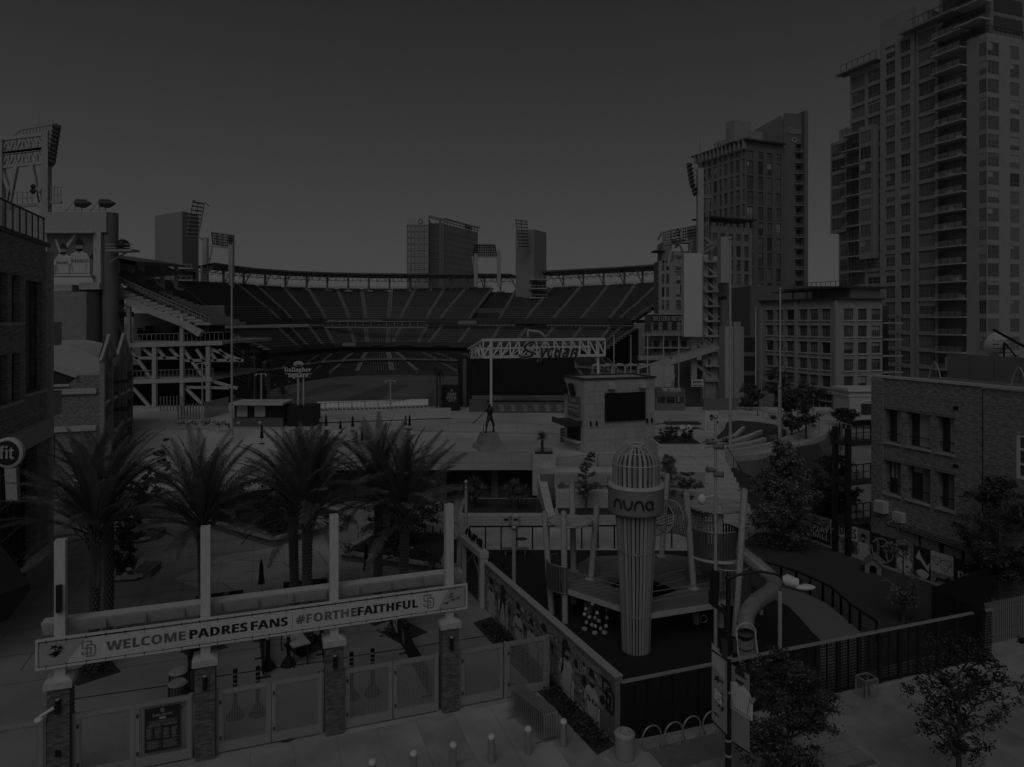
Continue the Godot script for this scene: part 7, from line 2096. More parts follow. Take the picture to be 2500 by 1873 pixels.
	for q in [[775,1240],[832,1244],[890,1249]]:
		m=MB.new();m.cyl(Vector3.ZERO,.14,.03,12)
		var ul:=solo("paving_light",m,M.letter_white,"%s round pale light set in the paving below the deck" % ["left","middle","right"][(int(q[0])-775)/56],"ground light","paving lights below the deck");ul.position=G(q[0],q[1])

func planter(label:String,poly:PackedVector2Array,h:float,sd:int) -> void:
	var o:=thing("planter",label,"planter",Vector3.ZERO)
	var m:=MB.new();m.prism(poly,0,h-.1);part("wall",m,M.concrete_dark,o)
	var inn:=Geometry2D.offset_polygon(poly,-.35)
	m=MB.new()
	var rim:Array=Geometry2D.clip_polygons(poly,inn[0]) if inn.size() else []
	if inn.size():
		for i in poly.size():
			var a:=poly[i];var b:=poly[(i+1) % poly.size()]
			var c:=Vector2(a.x+b.x,a.y+b.y)/2
			m.bar(Vector3(a.x,h-.05,a.y),Vector3(b.x,h-.05,b.y),.42,.14,Vector3.RIGHT if false else Vector3.UP)
		part("coping",m,M.concrete,o)
		m=MB.new();m.prism(inn[0],h-.1,h-.02);part("soil",m,M.soil,o)
		var r:=RandomNumberGenerator.new();r.seed=sd
		for k in 5:
			var q:=inn[0][r.randi() % inn[0].size()].lerp(inn[0][r.randi() % inn[0].size()],r.randf_range(.25,.75))
			m=MB.new();m.sphere(Vector3(q.x,h,q.y),Vector3(.16,.1,.13)*r.randf_range(.7,1.3),7,4);part("stone",m,M.concrete_light,o)

func security() -> void:
	var m:MB
	var mp:=[[574,1750,"leftmost"],[629.5,1742,"second from left"],[654.7,1631,"far left"],[704,1623,"far right"],[858,1703,"left of the right gate bay's pair"],[909.6,1693,"right of the right gate bay's pair"]]
	for q in mp:
		var o:=thing("detector_post","%s black detector post with light bands behind the gates" % q[2],"detector",G(q[0],q[1]),TH,"detector posts behind the gates")
		m=MB.new();m.cyl(Vector3(0,.1,0),.085,1.75,10);part("post",m,M.black,o)
		for k in 3:
			m=MB.new();m.cyl(Vector3(0,1.3+k*.18,0),.089,.07,10);part("light_band",m,M.letter_mid if k!=1 else M.letter_grey,o)
		m=MB.new();m.tube([Vector3.ZERO,Vector3(0,.1,0),Vector3(0,.4,0)],[.36,.3,.1],10);part("foot",m,M.dark_metal,o)
	var t:=thing("folding_table","white folding table behind the middle gates","table",G(728,1618),TH+.25)
	m=MB.new();m.sbox(-.4,.4,.95,1.0,-1.7,.5);part("tabletop",m,M.concrete_light,t)
	for q in [[-.3,.4],[.3,.4],[-.3,-1.6],[.3,-1.6]]:
		m=MB.new();m.sbox(q[0]-.025,q[0]+.025,0,.95,q[1]-.025,q[1]+.025);part("leg",m,M.dark_metal,t)
	var bd:=[[[946,1512],[1046,1700],1.1,"long black crowd board with white words running towards the right gates"],[[782,1560],[794,1640],1.2,"black crowd board behind the third pillar"],[[634,1565],[643,1655],1.2,"thin black crowd board behind the middle gates"],[[458,1590],[463,1690],1.2,"black crowd board behind the second pillar"],[[478,1480],[594,1464],.55,"black low board with an emblem behind the second post"],[[692,1443],[800,1432],.5,"black low board behind the beam between the palms"]]
	for q in bd:
		var a:=G(q[0][0],q[0][1]);var b:=G(q[1][0],q[1][1])
		var o:=thing("crowd_board",q[3],"barrier",a,0,"black boards behind the gates")
		m=MB.new();m.bar(Vector3(0,q[2]*.55,0),b-a+Vector3(0,q[2]*.55,0),q[2]*.9,.06,(b-a).cross(Vector3.UP).normalized());part("panel",m,M.black,o)
		var x:=(b-a).normalized()
		m=MB.new();for k in 3:m.bar((b-a)*(k/2.0)+Vector3(0,.03,0)-x.cross(Vector3.UP)*.3,(b-a)*(k/2.0)+Vector3(0,.03,0)+x.cross(Vector3.UP)*.3,.06)
		part("foot",m,M.dark_metal,o)
		var f:=face(a,b);f.origin=Vector3.ZERO
		if q[2]==1.1:
			part("lettering",letters("SEAT",.95,.3,.01),M.letter_white,o,f*Transform3D(Basis.IDENTITY,Vector3(1.5,.68,.035)));part("lettering",letters("GEEK",.95,.3,.01),M.letter_white,o,f*Transform3D(Basis.IDENTITY,Vector3(1.5,.3,.035)))
			m=MB.new();monogram(m,f*Transform3D(Basis.IDENTITY,Vector3(.5,.35,.035)),.6,.01);monogram(m,f*Transform3D(Basis.IDENTITY,Vector3(3.4,.35,.035)),.6,.01);part("monogram",m,M.letter_grey,o)
		if q[2]==.55:
			m=MB.new();monogram(m,f*Transform3D(Basis.IDENTITY,Vector3(1.4,.12,.035)),.42,.01);part("monogram",m,M.letter_grey,o)
	for q in [[435.5,1692,"back"],[434,1722,"front"]]:
		var b:=thing("drum_bin","%s ribbed grey bin behind the gate with the notice" % q[2],"bin",G(q[0],q[1]),0,"ribbed bins behind the gate")
		m=MB.new();m.cyl(Vector3.ZERO,.34,.9,18);part("body",m,M.concrete_dark,b)
		for k in 18:
			var a:=TAU*k/18
			m=MB.new();m.box(Vector3(cos(a)*.35,.45,sin(a)*.35),Vector3(.03,.85,.03),Basis(Vector3.UP,-a));part("rib",m,M.dark_metal,b)
		m=MB.new();m.lathe(Vector3(0,.9,0),[Vector2(0,.1),Vector2(.3,.07),Vector2(.37,0),Vector2(.37,-.03)],18);part("lid",m,M.concrete,b)
	# joint lines on the square that run parallel to the gates
	m=MB.new();m.bar(G(180,1706,.006),G(420,1672,.006),.05,.004);m.bar(G(523,1652,.006),G(790,1614,.006),.05,.004);m.bar(G(836,1606,.006),G(1190,1552,.006),.05,.004);struct("paving_joint",m,M.black)

# ---------------------------------------------------------------- gates and the welcome sign
func gates() -> void:
	var O:=Vector3(-10.94,0,-24.8)
	var B:=Basis(Vector3.UP,TH)
	var W:=func(u:float,y:float,w:float) -> Vector3:return O+E1*u+Vector3(0,y,0)-E2*w
	var r:=RandomNumberGenerator.new();r.seed=4
	var us:=[-4.46,0.0,4.45,8.93]
	var nm:=["leftmost","second","third","rightmost"]
	# brick pillars; each brick of the front face is a piece
	var bw:=.19;var bh:=.067
	var bb:=MB.new();bb.box(Vector3.ZERO,Vector3(bw-.012,bh-.012,.03));var full:=bb.mesh()
	bb=MB.new();bb.box(Vector3.ZERO,Vector3(bw*.5-.012,bh-.012,.03));var half:=bb.mesh()
	for i in 4:
		var p:=thing("brick_pillar","%s brick gate pillar with pale stone cap and black wall lamp" % nm[i],"pillar",W.call(us[i],0,0),TH,"brick gate pillars")
		var m:=MB.new();m.sbox(-.32,.32,0,3.34,-.32,.32);part("mortar_core",m,M.mortar,p)
		var sides:=MB.new();sides.use_col=true
		for j in 49:
			var y:=.04+j*bh+bh*.0
			var x:=-.33
			if j % 2:
				part("brick",half,[M.brick_a,M.brick_b,M.brick_c][r.randi() % 3],p,Transform3D(Basis.IDENTITY,Vector3(-.33+bw*.25,y,.322)))
				x+=bw*.5
			while x<.32:
				var wd:=minf(bw,.33-x)
				if wd>bw*.8:part("brick",full,[M.brick_a,M.brick_b,M.brick_c,M.brick_a][r.randi() % 4],p,Transform3D(Basis.IDENTITY,Vector3(x+bw*.5,y,.322+r.randf()*.004)))
				elif wd>bw*.3:part("brick",half,[M.brick_a,M.brick_b,M.brick_c][r.randi() % 3],p,Transform3D(Basis.from_scale(Vector3(wd/(bw*.5),1,1)),Vector3(x+wd*.5,y,.322)))
				x+=bw
			for s in [-1.0,1.0]:
				for k in 4:
					var g:=r.randf_range(.11,.22);sides.col=Color(g,g,g)
					var z:=-.33+(k+.5+.5*(j % 2))*bw
					if z<.3:sides.box(Vector3(s*.322,y,z-.02),Vector3(.03,bh-.012,minf(bw-.012,.66)))
		stuff(part("side_bricks",sides,M.leaf,p))
		m=MB.new();m.sbox(-.42,.42,3.34,3.56,-.42,.42);m.frustum(.42,.24,3.56,3.66);part("stone_cap",m,M.concrete_light,p,Transform3D.IDENTITY)
		m=MB.new();m.tube([Vector3(0,2.55,.42),Vector3(0,3.0,.42)],.075,10);m.box(Vector3(0,2.75,.36),Vector3(.08,.12,.1));part("wall_lamp",m,M.black,p)
		m=MB.new();m.cyl(Vector3(0,3.0,.42),.06,.02,10);part("lamp_lens",m,M.concrete_light,p)
		if i==0:
			m=MB.new();m.tube([Vector3(-.1,2.75,.4),Vector3(-.3,2.66,.45),Vector3(-.48,2.58,.48)],[.06,.05,.05],8);m.sphere(Vector3(-.5,2.48,.48),Vector3(.15,.1,.15));part("security_camera",m,M.letter_white,p)
			m=MB.new();m.sbox(-.09,.08,1.1,1.3,.34,.37);part("call_box",m,M.black,p)
	# white posts
	for i in 4:
		var p:=thing("sign_post","%s tall white square post of the welcome sign" % nm[i],"post",W.call(us[i],3.62,0),TH,"white posts of the welcome sign")
		var m:=MB.new();m.sbox(-.16,.16,0,4.55,-.16,.16);part("shaft",m,M.white,p)
		if i==0 or i==3:
			m=MB.new();m.sbox(-.08 if i==0 else .17,.08 if i==0 else .3,2.2,3.1,.165 if i==0 else -.1,.3 if i==0 else .1);part("speaker",m,M.black,p)
		m=MB.new();m.sbox(-.24,.24,0,.03,-.24,.24);part("base_plate",m,M.white_trim,p)
	# beam behind the posts
	var bm:=thing("sign_beam","long white flared beam behind the posts above the welcome banner","beam",W.call(0,0,0),TH)
	var m:=MB.new()
	var pr:=[[4.86,.0],[5.30,.22],[5.36,.24],[5.36,-.24],[5.30,-.22],[4.86,-.05]]
	var seg:=[[-5.08,-4.63],[-4.29,-.17],[.17,4.28],[4.62,8.76],[9.1,9.55]]
	for k in 6:
		var a:Array=pr[k];var b:Array=pr[(k+1) % 6]
		m.quad(Vector3(-5.08,a[0],a[1]-.42),Vector3(-5.08,b[0],b[1]-.42),Vector3(9.55,b[0],b[1]-.42),Vector3(9.55,a[0],a[1]-.42))
	for x in [-5.08,9.55]:
		m.quad(Vector3(x,4.86,-.47),Vector3(x,5.3,-.64),Vector3(x,5.3,-.2),Vector3(x,4.86,-.42));m.quad(Vector3(x,5.3,-.64),Vector3(x,5.36,-.66),Vector3(x,5.36,-.18),Vector3(x,5.3,-.2))
	part("gutter",m,M.white,bm)
	for k in 12:
		var sx:=-4.4+k*1.23
		m=MB.new();m.sbox(sx,sx+.012,4.88,5.29,-.419,-.19);part("seam",m,M.letter_grey,bm)
	for u in us:
		m=MB.new();m.sbox(u-.12,u+.12,4.95,5.2,-.3,-.162);part("bracket",m,M.white_trim,bm)
	# banner
	var bn:=thing("welcome_banner","long white welcome banner laced to a pale frame across the four posts","banner",W.call(0,0,.25),TH)
	var u0:=-5.12;var u1:=9.62
	m=MB.new();m.sbox(u0,u1,4.0,4.07,-.04,.04);m.sbox(u0,u1,4.93,5.0,-.04,.04);m.sbox(u0,u0+.07,4.07,4.93,-.04,.04);m.sbox(u1-.07,u1,4.07,4.93,-.04,.04);part("frame",m,M.white_trim,bn)
	m=MB.new();m.sbox(u0+.12,u1-.12,4.1,4.86,-.008,.008);part("cloth",m,M.white,bn)
	m=MB.new();m.bar(Vector3(u0+.1,4.88,.0),Vector3(u1-.1,4.88,.0),.012);m.bar(Vector3(u0+.1,4.085,.0),Vector3(u1-.1,4.085,.0),.012);part("lacing_rope",m,M.black_metal,bn)
	for k in 25:
		for y in [4.9,4.07]:
			var tm:=MB.new();tm.bar(Vector3(u0+.3+k*.58,y-.05,.045),Vector3(u0+.3+k*.58,y+.07,.045),.016);part("tie",tm,M.black_metal,bn)
	var bo:Vector3=W.call(0,0,.25)
	var U:=func(s:float) -> float:return along(bo+Vector3(0,4.5,0),E1,s)
	var put:=func(s:String,a:float,b:float,mt:Material) -> void:
		var x0:float=U.call(a);var x1:float=U.call(b)
		part("lettering",letters(s,x1-x0,.315,.012,null,0.0,.011),mt,bn,Transform3D(Basis.IDENTITY,Vector3(x0,4.33,.008)))
	put.call("WELCOME",260.0,453.0,M.letter_grey);put.call("PADRES",463.0,603.5,M.letter_dark);put.call("FANS",613.0,702.0,M.letter_dark)
	put.call("#FORTHE",723.0,871.0,M.letter_grey);put.call("FAITHFUL",873.6,1020.0,M.letter_dark)
	for s in [[198.0,.52],[1033.0,.5]]:
		m=MB.new();monogram(m,Transform3D(Basis.IDENTITY,Vector3(U.call(s[0]),4.2,.012)),.58,.008,.085);part("monogram",m,M.letter_grey,bn)
	m=MB.new();var dv:float=U.call(713.5);m.sbox(dv,dv+.015,4.15,4.8,.009,.014);part("divider",m,M.letter_grey,bn)
	# printed pictures at both ends: palm silhouettes against a grey sky
	for s in [0,1]:
		var a:=Vector2(u0+.13 if s==0 else U.call(1067.0),4.11);var b:=Vector2(U.call(163.0) if s==0 else u1-.13,4.85)
		m=MB.new()
		m.flat(PackedVector2Array([a,Vector2(b.x,a.y),Vector2(b.x+.55,b.y),Vector2(a.x,b.y)]) if s==0 else PackedVector2Array([a,Vector2(b.x,a.y),b,Vector2(a.x+.45,b.y)]),Vector3(0,0,.011),Vector3.RIGHT,Vector3.UP)
		part("print_sky",m,M.letter_mid,bn)
		m=MB.new()
		for k in 5:
			var c:=Vector2(lerpf(a.x+.25,b.x-.1,r.randf()),lerpf(4.3,4.7,r.randf()))
			for q in 9:
				var an:=TAU*q/9+r.randf();var e:=c+Vector2(cos(an),sin(an)*.6)*r.randf_range(.1,.24)
				var nn:=(e-c).orthogonal().normalized()*.03
				m.flat(PackedVector2Array([c-nn,e,c+nn]),Vector3(0,0,.014),Vector3.RIGHT,Vector3.UP)
		part("print_palms",m,M.print_mid if s else M.print_dark,bn)
	# gate leaves
	var lt:=["far left gate leaf, cut by the frame's edge","gate leaf right of the leftmost pillar","gate leaf carrying the black notice","left leaf of the middle gate","right leaf of the middle gate","left leaf of the right gate","right leaf of the right gate","gate leaf right of the last pillar","gate leaf that ends at the painted wall"]
	var lv:=[[-6.72,0.0],[-4.02,1],[-2.23,2],[.42,3],[2.23,4],[4.87,5],[6.69,6],[9.4,7],[11.35,8]]
	var leaf0:Node3D=null
	for q in lv:
		var w:=1.78
		var at:Vector3=W.call(q[0],0,.06)
		var g:Node3D
		if leaf0==null:
			g=thing("gate_leaf",lt[0],"gate",at,TH,"grey gates between the pillars")
			m=MB.new();m.sbox(0,.13,.06,2.28,-.05,.05);m.sbox(w-.13,w,.06,2.28,-.05,.05);m.sbox(.13,w-.13,2.13,2.28,-.05,.05);m.sbox(.13,w-.13,.06,.36,-.05,.05);part("frame",m,M.grey_metal,g)
			m=MB.new();m.sbox(.13,.18,.36,2.13,-.02,.02);m.sbox(w-.18,w-.13,.36,2.13,-.02,.02);m.sbox(.18,w-.18,2.08,2.13,-.02,.02);m.sbox(.18,w-.18,.36,.41,-.02,.02);part("inner_frame",m,M.steel,g)
			m=MB.new();m.quad(Vector3(.18,.41,0),Vector3(.18,2.08,0),Vector3(w-.18,2.08,0),Vector3(w-.18,.41,0));part("wire_mesh",m,M.mesh_wire,g)
			m=MB.new();m.sbox(.04,.1,.5,.62,.05,.09);m.sbox(.04,.1,1.8,1.92,.05,.09);part("hinge",m,M.dark_metal,g)
			leaf0=g
		else:g=dup(leaf0,lt[int(q[1])],at,TH)
	var gp:=-1
	for u in [-6.98,-4.93,-4.07,-.47,.37,4.0,4.84,8.45,9.35,11.3,13.2]:
		gp+=1
		var p:=solo("gate_post",null,M.grey_metal,"slim grey gate post, %s from the left along the gate line" % ["first","second","third","fourth","fifth","sixth","seventh","eighth","ninth","tenth","eleventh"][gp],"post","slim gate posts")
		m=MB.new();m.sbox(-.05,.05,0,2.3,-.06,.06);p.mesh=m.mesh();p.position=W.call(u,0,.02);p.rotation.y=TH
	# notice on the third leaf
	var nb:=thing("gate_notice","black notice board full of white rules hung on a gate leaf","notice",W.call(-1.93,.55,.14),TH)
	m=MB.new();m.sbox(0,1.13,0,1.52,0,.02);part("panel",m,M.print_dark,nb)
	m=MB.new();monogram(m,Transform3D(Basis.IDENTITY,Vector3(.5,1.33,.024)),.15,.004);part("monogram",m,M.letter_mid,nb)
	part("lettering",letters("BALBOA PARK GATE",.62,.065,.004),M.letter_mid,nb,Transform3D(Basis.IDENTITY,Vector3(.25,1.22,.022)))
	m=MB.new();m.sbox(.46,.66,1.1,1.18,.02,.024);part("emblem",m,M.letter_mid,nb)
	m=MB.new()
	for k in 4:m.sbox(.1+(k % 2)*.08,1.03-(k % 2)*.06,1.045-k*.045,1.06-k*.045,.02,.024)
	for c in 4:
		for k in 17:
			if r.randf()<.85:m.sbox(.06+c*.262,.06+c*.262+r.randf_range(.12,.23),.82-k*.022-(.06 if c>1 else 0),.83-k*.022-(.06 if c>1 else 0),.02,.024)
	for k in 10:m.sbox(.08,.5-r.randf()*.1,.36-k*.028,.37-k*.028,.02,.024);m.sbox(.58,1.05-r.randf()*.1,.34-k*.028,.35-k*.028,.02,.024)
	part("text_lines",m,M.letter_grey,nb)
	part("lettering",letters("PROHIBITED ITEMS",.42,.035,.004),M.letter_mid,nb,Transform3D(Basis.IDENTITY,Vector3(.07,.87,.022)))
	part("lettering",letters("PERMITTED ITEMS",.42,.035,.004),M.letter_mid,nb,Transform3D(Basis.IDENTITY,Vector3(.6,.87,.022)))

# ---------------------------------------------------------------- pavement in front
func street() -> void:
	var O:=Vector3(-10.94,0,-24.8)
	var walk:=MB.new()
	walk.prism(PackedVector2Array([Vector2(-60,10),Vector2(60,10),Vector2(60,-60),Vector2(40,-60),V2(O+E1*60-E2*4.4),V2(O+E1*15.2-E2*4.4),V2(O+E1*15.0),V2(O-E1*30)]),-.012,-.002)
	var pv:=struct("pavement",walk,M.pavement)
	pv.position=Vector3(0,0,0)
	var r:=RandomNumberGenerator.new();r.seed=12
	var sl:=MB.new();sl.box(Vector3(.75,.01,1.5),Vector3(1.488,.02,2.988));var sm:=sl.mesh()
	for i in range(-6,32):
		for j in 4:
			if i<11 and j>2:continue
			var w0:=.42+j*3.0 if i<10 else 4.62+j*3.0
			part("slab",sm,[M.slab_a,M.slab_b,M.slab_c][r.randi() % 3],pv,Transform3D(Basis(Vector3.UP,TH),O+E1*(i*1.5)-E2*w0))
	# darker paver strip by the kerb
	var st:=struct("paver_strip",_slab(Vector3(7.2,.02,3.4)),M.concrete_dark)
	st.position=O+E1*18.6-E2*6.75+Vector3(0,.0215,0);st.rotation.y=TH
	var pm:=MB.new();pm.box(Vector3.ZERO,Vector3(.58,.02,.6));var pq:=pm.mesh()
	for i in 12:
		for j in 3:part("paver",pq,[M.paver_a,M.paver_b,M.paver_a][r.randi() % 3],st,Transform3D(Basis.IDENTITY,Vector3(-3.3+i*.6,.013,-.1+j*.64)))
	# bollards
	var b0:Node3D=null
	var bl:=["nearest the flower bed","second from the flower bed","third from the flower bed","fourth from the flower bed","second from the left, cut by the lower edge","leftmost, mostly below the lower edge"]
	for k in 6:
		var at:=Vector3(1.88,0,-25.3)-E1*(1.38*k)
		if b0==null:
			b0=thing("bollard","pale steel bollard "+bl[0],"bollard",at,0,"row of bollards before the gates")
			var m:=MB.new();m.lathe(Vector3.ZERO,[Vector2(.125,0),Vector2(.125,.86),Vector2(.12,.9)],16);part("shaft",m,M.steel,b0)
			m=MB.new();m.lathe(Vector3(0,.9,0),[Vector2(.127,-.03),Vector2(.127,.03),Vector2(.1,.08),Vector2(.05,.1),Vector2(0,.105)],16);part("cap",m,M.letter_white,b0)
		else:dup(b0,"pale steel bollard "+bl[k],at)
	# litter bin
	var tb:=thing("litter_bin","round steel litter bin at the end of the painted wall","bin",Vector3(4.0,.02,-24.65))
	var m:=MB.new();m.lathe(Vector3.ZERO,[Vector2(.33,0),Vector2(.35,.06),Vector2(.35,.8)],20);part("body",m,M.grey_metal,tb)
	m=MB.new();m.lathe(Vector3(0,.8,0),[Vector2(.37,0),Vector2(.37,.06),Vector2(.28,.13),Vector2(.18,.13),Vector2(.17,.05),Vector2(0,.05)],20);part("lid",m,M.concrete,tb)
	# cycle hoops
	var hp:=[[1591,1831],[1645,1822],[1689,1807],[1737,1794]]
	var h0:Node3D=null
	for k in 4:
		var at:=G(hp[k][0],hp[k][1])+Vector3(0,.02,0)
		var l:="round steel cycle hoop, %s from the litter bin" % ["first","second","third","fourth"][k]
		if h0==null:
			h0=thing("cycle_hoop",l,"bike rack",at,.75-PI/2-.35,"cycle hoops by the black fence")
			m=MB.new();var pts:=[]
			for i in 21:
				var a:=-PI*.18+PI*1.36*i/20.0
				pts.append(Vector3(0,.43+.43*sin(a),.4*cos(a)) if i>0 and i<20 else Vector3(0,.0,.3*cos(a)))
			m.tube(pts,.032,8);part("ring",m,M.steel,h0)
			for s in [-.25,.25]:
				m=MB.new();m.cyl(Vector3(0,0,s),.08,.015,10);part("foot",m,M.steel,h0)
		else:dup(h0,l,at,h0.rotation.y)
	# stacked crowd barriers
	var a:=Vector3(-.12,.02,-27.3);var bvec:=Vector3(1.17,0,1.7)
	var L:=bvec.length()+.25
	var c0:Node3D=null
	for k in 7:
		var at:=a+Vector3(.085,0,-.03)*k
		var l:="%s steel crowd barrier of the leaning stack by the flower bed" % ["outermost left","second","third","fourth","fifth","sixth","innermost right"][k]
		if c0==null:
			c0=thing("crowd_barrier",l,"barrier",at,atan2(-bvec.z,bvec.x),"stack of steel crowd barriers")
			m=MB.new()
			m.tube([Vector3(0,.12,0),Vector3(0,1.0,0),Vector3(.12,1.12,0),Vector3(L-.12,1.12,0),Vector3(L,1.0,0),Vector3(L,.25,0),Vector3(L-.1,.14,0),Vector3(.1,.14,0)],.02,6);part("frame",m,M.steel,c0)
			for i in 17:
				m=MB.new();m.bar(Vector3(.13+i*(L-.2)/17.0,.14,0),Vector3(.13+i*(L-.2)/17.0,1.12,0),.016);part("rail_bar",m,M.steel,c0)
			m=MB.new();m.bar(Vector3(.2,.14,0),Vector3(.2,.0,.3),.02);m.bar(Vector3(.2,.0,.3),Vector3(.2,0,-.3),.02);m.bar(Vector3(L-.2,.14,0),Vector3(L-.2,0,.3),.02);m.bar(Vector3(L-.2,.0,.3),Vector3(L-.2,0,-.3),.02);part("foot",m,M.steel,c0)
		else:
			var d:=dup(c0,l,at,c0.rotation.y);d.rotation.x=0
	# flower bed before the painted wall
	var A:=Vector3(3.77,0,-25.46);var Bq:=Vector3(-1.49,0,-37.5)
	var n:=(A-Bq).normalized().cross(Vector3.UP)
	if n.x>0:n=-n
	m=MB.new();m.prism(PackedVector2Array([V2(A+n*.04+(A-Bq).normalized()*.1),V2(A+n*.95-(A-Bq).normalized()*-.35),V2(Bq+n*1.2+(A-Bq).normalized()*1.5),V2(Bq+n*.04+(A-Bq).normalized()*1.2)]),-.01,.024);struct("flower_bed",m,M.soil)
	var g:=MB.new();g.use_col=true
	for k in 1500:
		var p:=A.lerp(Bq,r.randf()*.86)+n*r.randf_range(.1,.95);p.y=.02
		leaf_clump(g,r,p+Vector3(0,.07,0),Vector3(.09,.09,.09),3,.12,.02,.085)
	var bed:=solo("bed_planting",g,M.leaf,"dark ground cover in the bed along the painted wall","ground cover");bed.set_meta("kind","stuff")
	# street lamp with traffic signals and banners
	var sp:=Vector3(6.54,0,-21.0)
	var s:=thing("signal_lamp","black street lamp with curved arm, traffic signals and a pale lamp head","street lamp",sp)
	m=MB.new();m.tube([Vector3.ZERO,Vector3(0,4,0),Vector3(0,7.75,0)],[.105,.085,.07],12);part("pole",m,M.black_metal,s)
	m=MB.new();m.lathe(Vector3(0,7.75,0),[Vector2(.09,-.1),Vector2(.09,0),Vector2(.04,.06),Vector2(.06,.12),Vector2(0,.2)],10);part("finial",m,M.black_metal,s)
	m=MB.new();var ap:=[]
	for q in [[1780,1411],[1800,1404],[1830,1397],[1860,1396],[1890,1401],[1912,1411]]:ap.append(P(q[0],q[1],21)-sp)
	m.tube(ap,[.06,.05,.045,.04,.035,.03],8);part("arm",m,M.black_metal,s)
	var hd:=P(1912,1414,21)-sp
	m=MB.new();m.tube([hd+Vector3(-.02,0,0),hd+Vector3(.08,.0,.02),hd+Vector3(.4,-.1,.06)],[.09,.17,.14],10);part("lamp_housing",m,M.letter_white,s)
	m=MB.new();m.sphere(hd+Vector3(.62,-.2,.1),Vector3(.32,.08,.16),14,6);part("lamp_head",m,M.letter_white,s)
	m=MB.new();m.cyl(hd+Vector3(.5,-.1,.08),.05,.12,8);part("photo_cell",m,M.black,s)
	m=MB.new();m.tube([P(1745,1396,21)-sp,P(1745,1446,21)-sp],.13,14);m.tube([P(1742,1446,21)-sp,P(1742,1470,21)-sp,P(1748,1480,21)-sp],[.16,.15,.08],12);part("signal_head",m,M.black,s)
	m=MB.new();m.bar(P(1746,1478,21)-sp,P(1776,1500,21)-sp,.16,.12);m.bar(P(1760,1475,21)-sp,P(1778,1487,21)-sp,.06);part("signal_bracket",m,M.black_metal,s)
	for q in [[1765,1558,14,40],[1790,1558,10,30],[1766,1680,15,26]]:
		m=MB.new();m.box(P(q[0],q[1]+q[3]/2.0,21)-sp+Vector3(0,0,.1),Vector3(q[2]*21/FL,q[3]*21/FL,.16));part("signal_box",m,M.dark_metal,s)
	for y in [1605,1690,1808,1845]:
		m=MB.new();m.cyl(P(1778,y,21)-sp,.115,.06,12);part("pole_band",m,M.grey_metal,s)
	for q in [[1738,1775,1586,1612,1758,1795,"left street banner with a bold numeral on the black street lamp"],[1786,1830,1618,1645,1810,1838,"right street banner with a printed ball player on the black street lamp"]]:
		var z:=20.95
		var tl:=P(q[0],q[2],z);var tr:=P(q[1],q[3],z-.35);var bl2:=P(q[0],q[4],z);var br:=P(q[1],q[5],z-.35)
		var b:=thing("street_banner",q[6],"banner",bl2,0,"banners on the street lamp")
		m=MB.new();m.quad(Vector3.ZERO,tl-bl2,tr-bl2,br-bl2);m.quad(Vector3(0,0,-.012),br-bl2+Vector3(0,0,-.012),tr-bl2+Vector3(0,0,-.012),tl-bl2+Vector3(0,0,-.012));part("cloth",m,M.print_mid,b)
		m=MB.new();m.bar(tl-bl2,tr-bl2,.04);part("arm",m,M.black_metal,b)
		m=MB.new();m.bar(Vector3.ZERO,br-bl2,.04);part("arm",m,M.black_metal,b)
		var fx:=(br-bl2).normalized()
		var T:=Transform3D(Basis(fx,Vector3(0,1,0),fx.cross(Vector3.UP)),fx.cross(Vector3.UP)*.006)
		for pass_ in 2:
			m=MB.new()
			for k in 12:
				var c:=Vector2(rng.randf_range(.1,.4),rng.randf_range(.2,2.2));var d2:=Vector2.from_angle(rng.randf()*TAU)*rng.randf_range(.06,.16);var w2:=d2.orthogonal()*.4
				m.flat(PackedVector2Array([c-d2,c+w2,c+d2,c-w2]),T.origin*(.7+.2*pass_),T.basis.x,T.basis.y)
			stuff(part("print_pattern",m,M.print_dark if pass_ else M.letter_mid,b))
		if q[0]>1750:
			print_player(b,T*Transform3D(Basis.from_scale(Vector3(1,1,1)),Vector3(.27,1.0,.01)),1.5)
			m=MB.new();m.flat(PackedVector2Array([Vector2(.03,.1),Vector2(.5,-.05),Vector2(.5,.8),Vector2(.1,1.0)]),T.origin*1.2,T.basis.x,T.basis.y);m.flat(PackedVector2Array([Vector2(.2,1.0),Vector2(.5,.7),Vector2(.5,1.2)]),T.origin*1.6,T.basis.x,T.basis.y);part("print",m,M.print_mid,b)
		else:
			part("lettering",letters("35",.28,.3,.004),M.letter_white,b,T*Transform3D(Basis.IDENTITY,Vector3(.08,.75,.004)))
			m=MB.new();m.flat(PackedVector2Array([Vector2(.0,1.7),Vector2(.46,1.55),Vector2(.46,2.2),Vector2(.0,2.35)]),T.origin*1.2,T.basis.x,T.basis.y);part("print",m,M.letter_mid,b)
	# small wire cage on the pavement
	var cg:=thing("wire_cage","small open wire cage over a valve on the pavement by the fence","cage",G(2116,1700)+Vector3(0,.02,0),TH)
	m=MB.new()
	for q in [[-.32,-.25],[.32,-.25],[-.32,.25],[.32,.25]]:m.sbox(q[0]-.02,q[0]+.02,0,.78,q[1]-.02,q[1]+.02)
	m.bar(Vector3(-.32,.78,-.25),Vector3(.32,.78,-.25),.04);m.bar(Vector3(-.32,.78,.25),Vector3(.32,.78,.25),.04);m.bar(Vector3(-.32,.78,-.25),Vector3(-.32,.78,.25),.04);m.bar(Vector3(.32,.78,-.25),Vector3(.32,.78,.25),.04)
	part("frame",m,M.grey_metal,cg)
	m=MB.new();m.quad(Vector3(-.32,0,.25),Vector3(-.32,.78,.25),Vector3(.32,.78,.25),Vector3(.32,0,.25));m.quad(Vector3(-.32,0,-.25),Vector3(-.32,.78,-.25),Vector3(-.32,.78,.25),Vector3(-.32,0,.25));part("wire_mesh",m,M.mesh_wire,cg)
